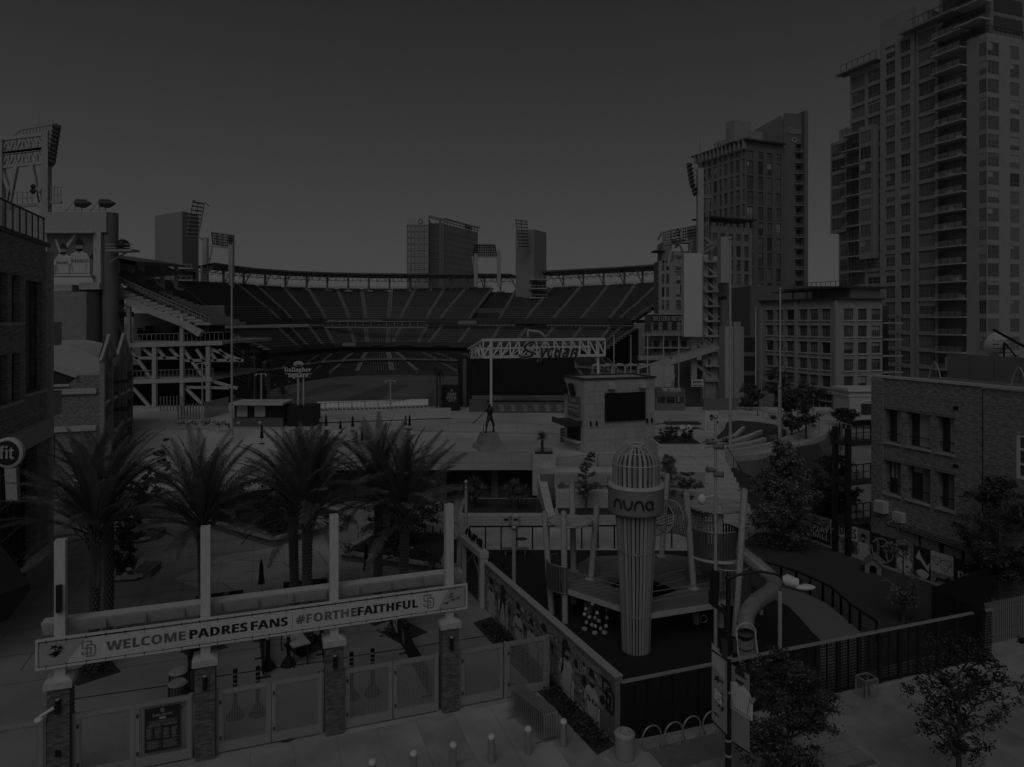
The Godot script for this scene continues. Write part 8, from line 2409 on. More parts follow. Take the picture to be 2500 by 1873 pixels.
	m=MB.new();m.tube([Vector3(-.1,0,0),Vector3(-.1,.4,0),Vector3(.12,.45,0),Vector3(.12,0,0)],.05,8);m.sphere(Vector3(0,.5,0),Vector3(.1,.08,.08));part("valve",m,M.dark_metal,cg)
	# street trees
	tree("street_tree","street tree right of the black street lamp, cut by the lower edge","tree",Vector3(8.6,0,-21.6),5.0,Vector3(1.35,1.9,1.25),165,85,.11,.035,.13,71,"street trees on the pavement",.25)
	tree("street_tree","street tree in the lower right corner with open twiggy crown","tree",Vector3(14.55,0,-22.6),5.1,Vector3(1.6,1.7,1.3),110,65,.11,.02,.075,72,"street trees on the pavement",.3)
	tree("street_tree","street tree cut by the right edge of the picture","tree",Vector3(18.9,0,-24.5),4.4,Vector3(1.0,1.1,1.0),50,70,.11,.02,.07,73,"street trees on the pavement",.3)
	for q in [[8.6,-21.6],[14.55,-22.6]]:
		m=MB.new();m.box(Vector3(q[0],.022,q[1]),Vector3(1.4,.012,1.4),Basis(Vector3.UP,TH));struct("tree_pit",m,M.soil)
func _slab(s:Vector3) -> MB:
	var m:=MB.new();m.box(Vector3.ZERO,s);return m

# ---------------------------------------------------------------- playground
func playground() -> void:
	var m:=MB.new()
	m.prism(gpoly([1519,1812,1740,1766,2003,1690,2003,1562,1950,1505,1922,1478,1880,1459,1850,1440,1800,1400,1700,1345,1480,1342,1185,1342,1148,1342,1150,1390,1190,1482]),-.011,.005);struct("rubber_floor",m,M.rubber)
	m=MB.new();m.prism(gpoly([1880,1459,1922,1478,1950,1505,1980,1540,2003,1562,2040,1620,2110,1640,2110,1560,2099,1540,2075,1522,2053,1501,2033,1482,2009,1468,1960,1447,1916,1436,1880,1430,1850,1440]),-.011,.007);struct("footpath",m,M.mulch)
	m=MB.new();m.prism(gpoly([1140,1341,1700,1345,1800,1330,1800,1268,1140,1284]),-.011,.006);struct("paved_walk",m,M.plaza_light)
	painted_wall()
	wooden_tower()
	platform()
	slide()
	# black fence along the pavement
	var fo:=Vector3(4.58,0,-25.77)
	var f:=thing("perforated_fence","black perforated metal fence along the pavement in front of the playground","fence",fo,TH)
	var FLEN:=19.2
	var ph:=2.2
	var n:=17
	for k in n+1:
		if k==n:continue
		var x:=-.55+k*FLEN/n
		var w:=FLEN/n
		m=MB.new();m.quad(Vector3(x+.1,.1,0),Vector3(x+.1,ph-.05,0),Vector3(x+w,ph-.05,0),Vector3(x+w,.1,0));part("panel",m,M.perforated,f)
		m=MB.new();m.sbox(x-.1,x+.1,0,ph,-.05,.05);part("post",m,M.black_metal,f)
		m=MB.new();m.sbox(x+w*.5-.03,x+w*.5+.03,.05,ph,-.07,-.02);part("stiffener",m,M.black_metal,f)
	m=MB.new();m.sbox(-.6,FLEN-.5,ph-.03,ph+.05,-.06,.06);part("top_rail",m,M.grey_metal,f)
	m=MB.new();m.sbox(-.6,FLEN-.5,.03,.1,-.03,.03);part("bottom_rail",m,M.black_metal,f)
	# black fence at the back of the playground
	fence("black post and rail fence between the playground and the back walk",[G(1147,1341),G(1300,1341),G(1500,1339),G(1640,1338)],1.55,1.05,M.black_metal,false,.09,"playground_fence","fence")
	# short light poles inside
	pole("light_pole","short pale light pole inside the playground by the painted wall",G(1255,1470),4.1,.13,"pole")
	pole("light_pole","pale light pole behind the portal left of the playground",G(1140,1340)+Vector3(-.1,0,-.6),4.4,.13,"pole")
	var st:=thing("picnic_seat","low bench with a round table inside the back fence","seat",G(1258,1356))
	m=MB.new();m.sbox(-.9,.9,.4,.47,-.3,.1);m.sbox(-.7,-.6,0,.4,-.2,0);m.sbox(.6,.7,0,.4,-.2,0);part("seat",m,M.concrete_dark,st)

func painted_wall() -> void:
	var A:=Vector3(3.77,0,-25.46);var B:=Vector3(-1.49,0,-37.5)
	var o:=thing("painted_wall","low wall painted with white lettering and ball players, beside the flower bed","wall",B)
	var t:=face(B,A);t.origin=Vector3.ZERO
	var L:=A.distance_to(B);var H:=2.42
	var m:=MB.new();m.box(t*Vector3(L/2,H/2,-.16),Vector3(L,H,.3),t.basis);part("wall",m,M.mural,o)
	m=MB.new();m.box(t*Vector3(L/2,H+.02,-.16),Vector3(L+.04,.05,.34),t.basis);part("coping",m,M.concrete,o)
	m=MB.new();m.box(t*Vector3(L+.012,H/2-.02,-.16),Vector3(.02,H-.04,.32),t.basis);part("end_face",m,M.concrete_dark,o)
	var r:=RandomNumberGenerator.new();r.seed=31
	var words:=["SD","PADRES","SAN DIEGO","PADRES","DIEGO","SD","CA","FRIARS","SAN","PADRES"]
	var src:={}
	for w in words:if not src.has(w):src[w]=letters(w,w.length()*.19,.3,.006,null,0.0,.008).mesh()
	m=MB.new()
	var row:=0.0
	while row<H-.2:
		var x:=r.randf()*.3
		while x<L-.5:
			var w:String=words[r.randi() % words.size()]
			var sc:=r.randf_range(.6,1.2)
			if x+w.length()*.19*sc>L-.08:break
			m.add_mesh(src[w],t*Transform3D(Basis(Vector3.BACK,r.randfn()*.12)*Basis.from_scale(Vector3(sc,sc,1)),Vector3(x,row+.06+r.randf()*.06,0)))
			x+=w.length()*.19*sc+r.randf_range(.04,.12)
		row+=.37
	stuff(part("painted_letters",m,M.blind,o))
	for pass_ in 2:
		m=MB.new()
		for k in 34:
			var c:=Vector2(r.randf_range(.4,L-.9),r.randf_range(.25,H-.3));var an:=r.randf()*TAU;var ln:=r.randf_range(.15,.5)
			var d2:=Vector2(cos(an),sin(an));var w2:=d2.orthogonal()*r.randf_range(.03,.11)
			m.flat(PackedVector2Array([c-d2*ln*.5,c+w2,c+d2*ln*.5,c-w2]),t*Vector3(0,0,.002+.0005*pass_),t.basis.x,t.basis.y)
		stuff(part("painted_strokes",m,M.print_dark if pass_ else M.print_light,o))
	# figures
	for q in [[1.0,2.2,"",false],[2.6,2.4,"",false],[4.5,2.2,"SD",false],[6.0,2.0,"",false],[7.3,2.3,"PADRES",false],[9.4,2.45,"",false],[11.5,2.2,"SD",false]]:
		print_player(o,t*Transform3D(Basis.IDENTITY,Vector3(q[0],0,.01)),q[1],q[2],q[3])
	m=MB.new()   # long hair and helmet of the figure with the bat
	m.flat(PackedVector2Array([Vector2(8.9,.6),Vector2(9.05,1.3),Vector2(9.0,1.95),Vector2(9.2,2.25),Vector2(9.5,2.25),Vector2(9.7,1.95),Vector2(9.45,1.9),Vector2(9.2,1.5),Vector2(9.15,.9)]),t*Vector3(0,0,.026),t.basis.x,t.basis.y)
	m.flat(PackedVector2Array([Vector2(2.1,.2),Vector2(2.3,1.4),Vector2(2.35,1.95),Vector2(2.65,2.1),Vector2(2.9,1.9),Vector2(2.95,1.2),Vector2(2.9,.4),Vector2(2.75,1.2),Vector2(2.55,1.3)]),t*Vector3(0,0,.026),t.basis.x,t.basis.y)
	m.flat(PackedVector2Array([Vector2(10.75,1.05),Vector2(11.0,1.0),Vector2(11.1,1.3),Vector2(10.95,1.5),Vector2(10.75,1.4)]),t*Vector3(0,0,.026),t.basis.x,t.basis.y)
	part("print_dark_shapes",m,M.print_dark,o)
	m=MB.new();monogram(m,t*Transform3D(Basis.IDENTITY,Vector3(12.25,.95,.012)),1.15,.01,.12);part("monogram",m,M.print_dark,o)
	# portal at the far end
	var dirn:=(B-A).normalized()
	var po:=thing("playground_portal","white perforated portal with dark name letters on top beside the painted wall","gateway",B+dirn*.2)
	var d:=dirn*2.9
	m=MB.new();m.bar(Vector3(0,0,0),Vector3(0,2.75,0),.42,.3,dirn);part("leg",m,M.white_trim,po)
	m=MB.new();m.bar(d,d+Vector3(0,2.75,0),.42,.3,dirn);part("leg",m,M.white_trim,po)
	m=MB.new();m.bar(-dirn*.2+Vector3(0,2.85,0),d+dirn*.2+Vector3(0,2.85,0),.5,.34);part("lintel",m,M.white_trim,po)
	m=MB.new()
	for q in 3:
		for k in 12:
			var p:=(Vector3.ZERO if q==0 else d if q==1 else d*(k/12.0+.05)+Vector3(0,2.85,0))+(Vector3(0,.15+k*.22,0) if q<2 else Vector3.ZERO)
			m.box(p+t.basis.z*.2,Vector3(.09,.09,.03),t.basis);m.box(p+t.basis.z*.2+Vector3(0,.1,0)+dirn*.1,Vector3(.07,.07,.03),t.basis)
	stuff(part("studs",m,M.concrete_dark,po))
	m=MB.new();m.box(d*.5+Vector3(0,1.3,0),Vector3(2.3,2.4,.06),t.basis);part("dark_gate",m,M.dark_metal,po)
	m=MB.new();m.bar(d*.15+Vector3(0,1.6,0)+t.basis.z*.05,d*.5+Vector3(0,2.4,0)+t.basis.z*.05,.06);m.bar(d*.5+Vector3(0,2.4,0)+t.basis.z*.05,d*.85+Vector3(0,1.6,0)+t.basis.z*.05,.06);part("gate_brace",m,M.grey_metal,po)
	m=MB.new();nuna(m,func(q:Vector2) -> Vector3:return d*.5+t.basis.x*q.x*1.75+Vector3(0,3.35+q.y*1.4,0),.13);part("name_letters",m,M.black,po)

# the four rounded letters of the playground's name as strokes; x from -.75 to .75, y from -.15 to .15
func nuna(m:MB,w,th:float) -> void:
	var arch:=func(cx:float,s:float) -> Array:
		var r:=[]
		for k in 9:r.append(Vector2(cx-cos(PI*k/8)*.15,s*(sin(PI*k/8)*.26-.13)))
		return r
	var st:=[arch.call(-.56,1.0),arch.call(-.17,-1.0),arch.call(.2,1.0)]
	var ring:=[]
	for k in 13:ring.append(Vector2(.56+cos(TAU*k/12)*.12,sin(TAU*k/12)*.12))
	st.append(ring);st.append([Vector2(.68,.12),Vector2(.69,-.13)])
	for q in st:
		var pts:=[]
		for p in q:pts.append(w.call(p))
		m.tube(pts,th*.5,7)

func wooden_tower() -> void:
	var C:=Vector3(5.86,0,-32.8)
	var o:=thing("wooden_tower","tall round playground tower of wooden slats shaped like a microphone, with name collar","play tower",C)
	var m:MB
	var N:=30
	var tiers:=[[0.0,1.72,.63,.69],[1.74,4.66,.70,.83],[4.7,6.6,.84,.95]]
	for t in tiers:
		m=MB.new();m.tube([Vector3(0,t[0],0),Vector3(0,t[1],0)],[t[2]-.09,t[3]-.09],20,false);part("inner_drum",m,M.stand_dark,o)
		for k in N:
			var a:=TAU*k/N
			var d:=Vector3(cos(a),0,sin(a))
			var w:float=TAU*(t[2]+t[3])*.5/N*.74
			m=MB.new();m.bar(d*t[2]+Vector3(0,t[0],0),d*t[3]+Vector3(0,t[1],0),w,.06,d);part("slat",m,[M.wood_a,M.wood_b,M.wood_c][(k*7+k/3) % 3],o)
	for y in [1.73,4.68]:
		m=MB.new();var pts:=[]
		for k in 25:pts.append(Vector3(cos(TAU*k/24),0,sin(TAU*k/24))*(.66 if y<2 else .8)+Vector3(0,y,0))
		m.tube(pts,.05,6,false);part("ring",m,M.steel,o)
	m=MB.new();m.lathe(Vector3.ZERO,[Vector2(.9,6.52),Vector2(1.24,6.52),Vector2(1.31,6.6),Vector2(1.31,7.78),Vector2(1.26,7.84),Vector2(1.1,7.84),Vector2(1.1,7.7)],40);part("collar",m,M.collar,o)
	m=MB.new();m.lathe(Vector3.ZERO,[Vector2(1.315,7.72),Vector2(1.34,7.76),Vector2(1.3,7.86),Vector2(1.1,7.87)],40);part("collar_rim",m,M.concrete_light,o)
	m=MB.new();nuna(m,func(q:Vector2) -> Vector3:
		var a:=PI/2+.1-q.x*1.02+.18
		return Vector3(cos(a)*1.33,7.12+q.y*1.55,sin(a)*1.33),.1)
	part("name_letters",m,M.print_dark,o)
	var n2:=28
	m=MB.new();m.tube([Vector3(0,7.75,0),Vector3(0,8.65,0)],.5,12,false);part("inner_mast",m,M.wood_b,o)
	for k in n2:
		var a:=TAU*k/n2
		var d:=Vector3(cos(a),0,sin(a))
		m=MB.new();m.bar(d*1.06+Vector3(0,7.76,0),d*1.08+Vector3(0,8.78,0),.145,.06,d);part("cage_slat",m,[M.wood_a,M.wood_c,M.wood_b][k % 3],o)
		m=MB.new()
		var prev:=Vector3.ZERO
		for q in 6:
			var b:=PI/2*q/5.0*.78
			var p:=d*(1.08*cos(b))+Vector3(0,8.82+.85*sin(b),0)
			if q:m.bar(prev,p,.15*lerpf(1,.45,q/5.0),.05,(d+Vector3(0,q/5.0,0)).normalized())
			prev=p
		part("dome_slat",m,[M.wood_c,M.wood_a,M.wood_b][k % 3],o)
	for q in [[8.8,1.09],[9.35,.86]]:
		m=MB.new();var pts:=[]
		for k in 29:pts.append(Vector3(cos(TAU*k/28),0,sin(TAU*k/28))*q[1]+Vector3(0,q[0],0))
		m.tube(pts,.035,6,false);part("ring",m,M.white_steel,o)
	m=MB.new();m.lathe(Vector3.ZERO,[Vector2(.28,9.58),Vector2(.4,9.6),Vector2(.42,9.7),Vector2(.3,9.72),Vector2(.27,9.68)],24);part("top_ring",m,M.concrete_light,o)

func leaning_post(o:Node3D,z:Vector3,a:Vector3,b:Vector3,r:=.165) -> void:
	var m:=MB.new()
	var d:=(b-a).normalized()
	m.tube([a-z,b-z-d*.05,b-z,b-z+d*.05],[r,r,r*.92,r*.5],14);part("post",m,M.post_white,o)

func platform() -> void:
	var z:=Vector3(6.5,0,-36)
	var o:=thing("play_platform","raised timber play platform on leaning pale posts with rails, nets and round shelters","playground",z)
	var HP:=1.8
	var poly:=PackedVector2Array([Vector2(2.76,-35.6),Vector2(6.2,-32.5),Vector2(9.7,-33.7),Vector2(12.0,-34.8),Vector2(12.6,-39.2),Vector2(8.8,-41.0),Vector2(4.6,-40.4),Vector2(2.6,-37.6)])
	var hole:=PackedVector2Array([Vector2(4.6,-36.4),Vector2(6.84,-34.3),Vector2(9.0,-35.7),Vector2(7.0,-38.6)])
	# boards, clipped to the outline
	var ext:=12.0;var bw:=.145
	var c:=Vector2(7.5,-36.8)
	var e1:=Vector2(E1.x,E1.z);var e2:=Vector2(E2.x,E2.z)
	var k:=-40
	var nb:=0
	while k<40:
		var w0:=k*bw
		var strip_:=PackedVector2Array([c-e1*ext+e2*(w0+.006),c+e1*ext+e2*(w0+.006),c+e1*ext+e2*(w0+bw-.006),c-e1*ext+e2*(w0+bw-.006)])
		for s in Geometry2D.intersect_polygons(strip_,poly):
			for q in Geometry2D.clip_polygons(s,hole):
				if Geometry2D.is_polygon_clockwise(q) and q.size()<3:continue
				var pp:=PackedVector2Array()
				for v in q:pp.append(v-V2(z))
				if Geometry2D.triangulate_polygon(pp).size()==0:continue
				var m:=MB.new();m.prism(pp,HP-.05,HP);part("deck_board",m,[M.board_a,M.board_b,M.board_c][(k*5+200+nb) % 3],o);nb+=1
		k+=1
	var m:=MB.new()
	for i in poly.size():
		var a:=Vector3(poly[i].x,HP-.14,poly[i].y)-z;var b:=Vector3(poly[(i+1) % poly.size()].x,HP-.14,poly[(i+1) % poly.size()].y)-z
		m.bar(a,b,.06,.26,Vector3.UP)
	part("edge_beam",m,M.concrete_light,o)
	m=MB.new()
	for i in 4:
		var a:=Vector3(hole[i].x,HP-.2,hole[i].y)-z;var b:=Vector3(hole[(i+1) % 4].x,HP-.2,hole[(i+1) % 4].y)-z
		m.bar(a,b,.05,.3,Vector3.UP)
	part("edge_beam",m,M.grey_metal,o)
	# posts
	for q in [[Vector3(2.1,0,-36.8),5.38,1.72],[Vector3(2.73,0,-35.7),5.7,2.66],[Vector3(3.41,0,-38.1),6.5,3.3],[Vector3(4.05,0,-36.9),5.66,4.52],[Vector3(8.6,0,-40.5),6.58,9.07],[Vector3(9.45,0,-35.6),6.78,8.93],[Vector3(11.0,0,-34.25),7.2,11.47],[Vector3(10.6,0,-35.2),6.2,10.5],[Vector3(10.15,0,-37.6),6.0,10.2]]:
		leaning_post(o,z,q[0],Vector3(q[2],q[1],q[0].z))
	for q in [Vector3(6.2,0,-40.2),Vector3(12,0,-38.5),Vector3(11.4,0,-35.2)]:
		m=MB.new();m.tube([q-z,q-z+Vector3(0,HP-.05,0)],.14,10);part("leg",m,M.post_white,o)
	for q in [Vector3(3.41,HP,-38.1),Vector3(4.15,HP,-36.9),Vector3(9.3,HP,-35.6),Vector3(8.72,HP,-40.5)]:
		m=MB.new();m.cyl(q-z,.27,.035,14);part("post_collar",m,M.concrete_light,o)
	# cable rails
	for q in [[2.85,-35.5,6.1,-32.7],[6.6,-32.7,11.6,-34.6],[4.7,-36.4,6.6,-34.6],[4.7,-36.4,6.9,-38.5],[7.1,-38.5,8.9,-35.8],[7.2,-34.6,8.9,-35.7]]:
		for y in [.5,.95]:
			m=MB.new();m.tube([Vector3(q[0],HP+y,q[1])-z,Vector3(q[2],HP+y,q[3])-z],.022,6);part("rail",m,M.steel,o)
	# round shelter roofs of boards
	for q in [[Vector3(3.07,4.92,-36.75),1.16],[Vector3(10.6,5.9,-36.1),1.42]]:
		for j in 10:
			var w:float=q[1]*2/10
			var x:float=-q[1]+(j+.5)*w
			var hl:=sqrt(maxf(.02,q[1]*q[1]-x*x))
			m=MB.new();m.box(q[0]-z+Vector3(0,0,x*1.0),Vector3(hl*2,.06,w-.015));part("roof_board",m,[M.wood_a,M.wood_c,M.post_white][j % 3],o)
		m=MB.new();var pts:=[]
		for j in 29:pts.append(q[0]-z+Vector3(cos(TAU*j/28),0,sin(TAU*j/28))*q[1])
		m.tube(pts,.05,6,false);part("roof_rim",m,M.steel,o)
	# curved slat balustrades
	var arcs:=[[Vector3(2.95,HP-.2,-36.5),1.12,1.35,PI*.55,PI*1.35,16],[Vector3(10.5,3.5,-36.0),1.3,1.4,PI*.30,PI*1.05,22],[Vector3(10.5,3.5,-36.0),1.3,1.2,-PI*.55,PI*.12,16],[Vector3(10.9,HP-.3,-35.4),1.2,1.7,PI*.12,PI*.72,15]]
	for q in arcs:
		var pts:=[];var low:=[]
		for j in q[5]+1:
			var a:=lerpf(q[3],q[4],float(j)/q[5])
			var d:Vector3=Vector3(cos(a),0,sin(a))*q[1]
			var p:Vector3=q[0]-z+d
			pts.append(p+Vector3(0,q[2],0));low.append(p)
			m=MB.new();m.box(p+Vector3(0,q[2]/2,0),Vector3(.05,q[2],.1),Basis(Vector3.UP,-a));part("baluster",m,M.baluster,o)
		m=MB.new();m.tube(pts,.035,6);part("handrail",m,M.steel,o)
		m=MB.new();m.tube(low,.03,6);part("rail",m,M.steel,o)
	m=MB.new();m.lathe(Vector3(10.6,3.4,-36.0)-z,[Vector2(0,.1),Vector2(1.42,.1),Vector2(1.45,0),Vector2(0,-.02)],26);part("upper_floor",m,M.concrete_light,o)
	# net tunnel
	m=MB.new();var np:=[Vector3(7.0,6.0,-33.6)-z,Vector3(8.0,5.5,-35.6)-z,Vector3(9.2,5.0,-36.6)-z,Vector3(10.0,4.7,-36.4)-z]
	m.tube(np,.82,14,false);part("net_tunnel",m,M.net,o)
	for i in 4:
		m=MB.new();var ring:=[]
		var dd:Vector3=(np[mini(i+1,3)]-np[maxi(i-1,0)]).normalized();var x:=dd.cross(Vector3.UP).normalized();var y:=dd.cross(x)
		for j in 17:ring.append(np[i]+(x*cos(TAU*j/16)+y*sin(TAU*j/16))*.83)
		m.tube(ring,.03,5,false);part("net_hoop",m,M.white_steel,o)
	m=MB.new();m.tube([Vector3(10.2,5.85,-36.2)-z,Vector3(10.2,4.6,-36.2)-z],.8,14,false);part("net_wall",m,M.net,o)
	# hanging balls and rings
	var r:=RandomNumberGenerator.new();r.seed=8
	var bl:=[[1447,1475],[1481,1488],[1458,1497],[1427,1500],[1439,1507],[1453,1508.6],[1482,1508.6],[1462,1516],[1432,1519.6],[1445,1526],[1453.6,1529],[1479.6,1529],[1466.5,1534.6],[1430,1487]]
	for q in bl:
		var p:=P(q[0],q[1],34.6+r.randf_range(-.4,.4))-z
		m=MB.new();m.sphere(p,Vector3.ONE*.1,10,7);var b:=part("climbing_ball",m,M.post_white,o)
		m=MB.new();m.bar(p,Vector3(p.x,HP-.2,p.z),.014);part("rope",m,M.concrete_dark,b)
	for q in [[1427,1537],[1452,1547],[1476,1546]]:
		m=MB.new();m.cyl(G(q[0],q[1])-z+Vector3(0,.005,0),.14,.08,10);part("stepping_pad",m,M.post_white,o)
	for q in [[1673,1496,.16],[1718,1511,.17]]:
		m=MB.new();var pts:=[]
		var p:=P(q[0],q[1],34.0)-z
		for j in 17:pts.append(p+Vector3(cos(TAU*j/16)*q[2],sin(TAU*j/16)*q[2],0))
		m.tube(pts,.022,6,false);m.bar(p+Vector3(0,q[2],0),Vector3(p.x,HP-.2,p.z),.02);part("hanging_ring",m,M.steel,o)

func slide() -> void:
	var z:=G(1840,1560)
	var o:=thing("tube_slide","big curving tube slide that ends in an open chute near the fence","slide",z)
	var raw:=[[1765,1312,35.6],[1783,1330,35.4],[1812,1352,35.1],[1845,1378,34.8],[1876,1404,34.4],[1890,1424,33.8],[1880,1446,33.0],[1855,1463,32.3],[1832,1485,31.7],[1821,1512,31.2],[1821,1545,30.7]]
	var pts:=[]
	for q in raw:pts.append(P(q[0],q[1],q[2])-z)
	var sm:=Curve3D.new()
	for i in pts.size():
		var t:Vector3=(pts[mini(i+1,pts.size()-1)]-pts[maxi(i-1,0)])/6.0
		sm.add_point(pts[i],-t,t)
	var fine:=[]
	var n:=44
	for k in n+1:fine.append(sm.sample_baked(sm.get_baked_length()*k/n))
	var m:=MB.new();m.tube(fine,.37,20,false);part("tube",m,M.slide,o)
	for k in [0,11,22,33]:
		m=MB.new();m.tube([fine[k],fine[k+1]],.4,20,false);part("flange",m,M.slide,o)
	# open chute
	var ch:=[P(1821,1545,30.7)-z,P(1823,1570,30.3)-z,P(1826,1595,29.9)-z,P(1829,1622,29.5)-z]
	m=MB.new();var inner:=MB.new()
	var rim:=[];var rim2:=[]
	for i in 4:
		var w:=[.41,.42,.42,.36][i] as float
		rim.append(ch[i]+Vector3(-w,.02,0));rim2.append(ch[i]+Vector3(w,.02,0))
		if i==3:continue
		var w2:=[.41,.42,.42,.36][i+1] as float
		for k in 10:
			var a0:=PI+PI*k/10;var a1:=PI+PI*(k+1)/10
			var p0:Vector3=ch[i]+Vector3(cos(a0)*w,sin(a0)*w,0);var p1:Vector3=ch[i]+Vector3(cos(a1)*w,sin(a1)*w,0)
			var q0:Vector3=ch[i+1]+Vector3(cos(a0)*w2,sin(a0)*w2*.8,0);var q1:Vector3=ch[i+1]+Vector3(cos(a1)*w2,sin(a1)*w2*.8,0)
			m.quad(p0,p1,q1,q0)
			inner.quad(p0*1.0+Vector3(0,.02,0),q0+Vector3(0,.02,0),q1+Vector3(0,.02,0),p1+Vector3(0,.02,0))
	part("chute",m,M.slide,o);part("chute_lining",inner,M.slide_in,o)
	var lip:=[]
	for k in 13:lip.append(ch[0]+Vector3(cos(PI*k/12)*.43,sin(PI*k/12)*.43,0))
	rim.reverse()
	m=MB.new();m.tube(rim+[lip[12]],.04,6);m.tube(lip,.05,6);m.tube(rim2,.04,6)
	var en:=[]
	for k in 9:en.append(ch[3]+Vector3(cos(PI+PI*k/8)*.36,sin(PI+PI*k/8)*.3,0))
	m.tube(en,.04,6);part("chute_rim",m,M.post_white,o)
	for q in [[1904,1585,1445],[1858,1500,1470]]:
		var b:=G(q[0],q[1])-z
		m=MB.new();m.tube([b,b+Vector3(0,(q[1]-q[2])*-(b+z).z/FL,0)],.1,10);part("support_post",m,M.post_white,o)

# ---------------------------------------------------------------- dog park
func dog_park() -> void:
	var m:=MB.new()
	m.prism(gpoly([1850,1440,1880,1430,1916,1436,1960,1447,2009,1468,2053,1501,2099,1540,2110,1560,2110,1640,2420,1560,2420,1440,2390,1476,2272,1424,2109,1370,1960,1314,1850,1300,1800,1330,1700,1345,1800,1400]),-.011,.008);struct("dog_lawn",m,M.lawn)
	var cf:=[]
	for q in [[1871,1415],[1907,1425],[1944,1438],[1978,1453],[2009,1468],[2033,1482],[2053,1501],[2075,1522],[2099,1540],[2140,1568]]:cf.append(G(q[0],q[1]))
	fence("curved black post fence between the path and the dog lawn",cf,1.02,1.0,M.black_metal,false,.09,"curved_fence","fence")
	# printed fence boards
	var F0:=Vector3(20.8,0,-49.6);var fd:=Vector3(.4195,0,.9078)
	var H:=1.95
	var o:=thing("printed_fence","board fence of printed panels with words, players, a baseball and dogs","fence",F0)
	var t:=face(F0,F0+fd);t.origin=Vector3.ZERO
	var fx:=func(s:float) -> float:return along(F0,fd,s)
	var pan:=[[1958,1981.7,M.print_mid],[1981.7,2026.6,M.print_dark],[2026.6,2094,M.print_mid],[2094,2123.4,M.print_mid],[2123.4,2186.6,M.print_dark],[2186.6,2230,M.print_mid],[2230,2272,M.print_dark],[2272,2328,M.print_light],[2328,2410,M.print_dark]]
	var X:=[]
	for p in pan:
		var x0:float=fx.call(float(p[0]));var x1:float=fx.call(float(p[1]))
		X.append([x0,x1])
		m=MB.new();m.sbox(x0+.01,x1-.01,.08,H,-.04,0)
		part("panel",m,p[2],o,t)
		m=MB.new();m.sbox(x0-.03,x0+.03,0,H+.05,-.12,-.045);part("post",m,M.black_metal,o,t)
	m=MB.new();m.sbox(X[0][0],X[8][1],0,.12,-.03,.03);part("base_rail",m,M.concrete,o,t)
	var put:=func(s:String,x0:float,x1:float,y:float,h:float,mt:Material,f:Font=null) -> void:part("lettering",letters(s,x1-x0,h,.006,f),mt,o,t*Transform3D(Basis.IDENTITY,Vector3(x0,y,.004)))
	var q:Array=X[1]
	m=MB.new();m.sbox(q[0]+.01,q[1]-.01,1.35,H,.001,.006);part("print",m,M.print_mid,o,t)
	put.call("SAN DIEGO",q[0]+.12,q[1]-.12,1.45,.34,M.print_dark);put.call("PLAY",q[0]+.12,q[1]-.12,.86,.38,M.print_light);put.call("BALL",q[0]+.12,q[1]-.12,.4,.38,M.print_light)
	q=X[2]
	m=MB.new();m.sbox(q[0]+.01,q[1]-.01,1.0,H,.001,.006);part("print",m,M.print_light,o,t)
	put.call("PADRES",q[0]+.1,q[1]-.1,1.15,.62,M.print_dark)
	m=MB.new();m.sbox(q[0]+(q[1]-q[0])*.62,q[1]-.01,.08,1.0,.001,.006);part("print",m,M.stand_mid,o,t)
	m=MB.new();monogram(m,t*Transform3D(Basis.IDENTITY,Vector3(q[0]+(q[1]-q[0])*.72,.28,.008)),.55,.006);part("monogram",m,M.print_dark,o)
	print_player(o,t*Transform3D(Basis.IDENTITY,Vector3(q[0]+.62,.1,.008)),1.0)
	print_player(o,t*Transform3D(Basis.IDENTITY,Vector3(X[3][0]+(X[3][1]-X[3][0])*.5,.1,.008)),1.75)
	print_player(o,t*Transform3D(Basis.IDENTITY,Vector3(X[0][0]+.35,.1,.008)),1.55,"",true)
	q=X[4]
	var c:=Vector2((q[0]+q[1])/2,1.0)
	m=MB.new()
	for k in 32:
		var a:=TAU*k/32;var b:=TAU*(k+1)/32
		m.bar(t*Vector3(c.x+cos(a)*.74,c.y+sin(a)*.74,.008),t*Vector3(c.x+cos(b)*.74,c.y+sin(b)*.74,.008),.04,.006,t.basis.z)
	for s in [-1.0,1.0]:
		for k in 13:
			var a:=lerpf(-1.0,1.0,k/12.0)
			var p:=Vector2(c.x+s*(.62-.34*cos(a*.95)),c.y+sin(a)*.72)
			m.bar(t*Vector3(p.x,p.y,.008),t*Vector3(p.x-s*.09,p.y+.07,.008),.022,.006,t.basis.z);m.bar(t*Vector3(p.x,p.y,.008),t*Vector3(p.x+s*.09,p.y+.07,.008),.022,.006,t.basis.z)
	part("print_ball",m,M.print_light,o)
	# dogs and cat: spotted head, leaping dog, cat and dog outline
	q=X[5];var w:float=q[1]-q[0]
	m=MB.new();m.flat(_blob(Vector2(q[0]+w*.5,1.35),.42,.45),t*Vector3(0,0,.006),t.basis.x,t.basis.y);m.flat(_blob(Vector2(q[0]+w*.5,.6),.5,.5),t*Vector3(0,0,.006),t.basis.x,t.basis.y);part("print_dog",m,M.print_light,o)
	m=MB.new()
	for p in [[.35,1.6,.1],[.62,1.55,.12],[.5,1.2,.07],[.3,1.3,.05],[.7,1.3,.06],[.4,.7,.07],[.65,.5,.08],[.45,.4,.05]]:m.flat(_blob(Vector2(q[0]+w*p[0],p[1]),p[2],p[2]*.8),t*Vector3(0,0,.01),t.basis.x,t.basis.y)
	part("print_spots",m,M.print_dark,o)
	q=X[6];w=q[1]-q[0]
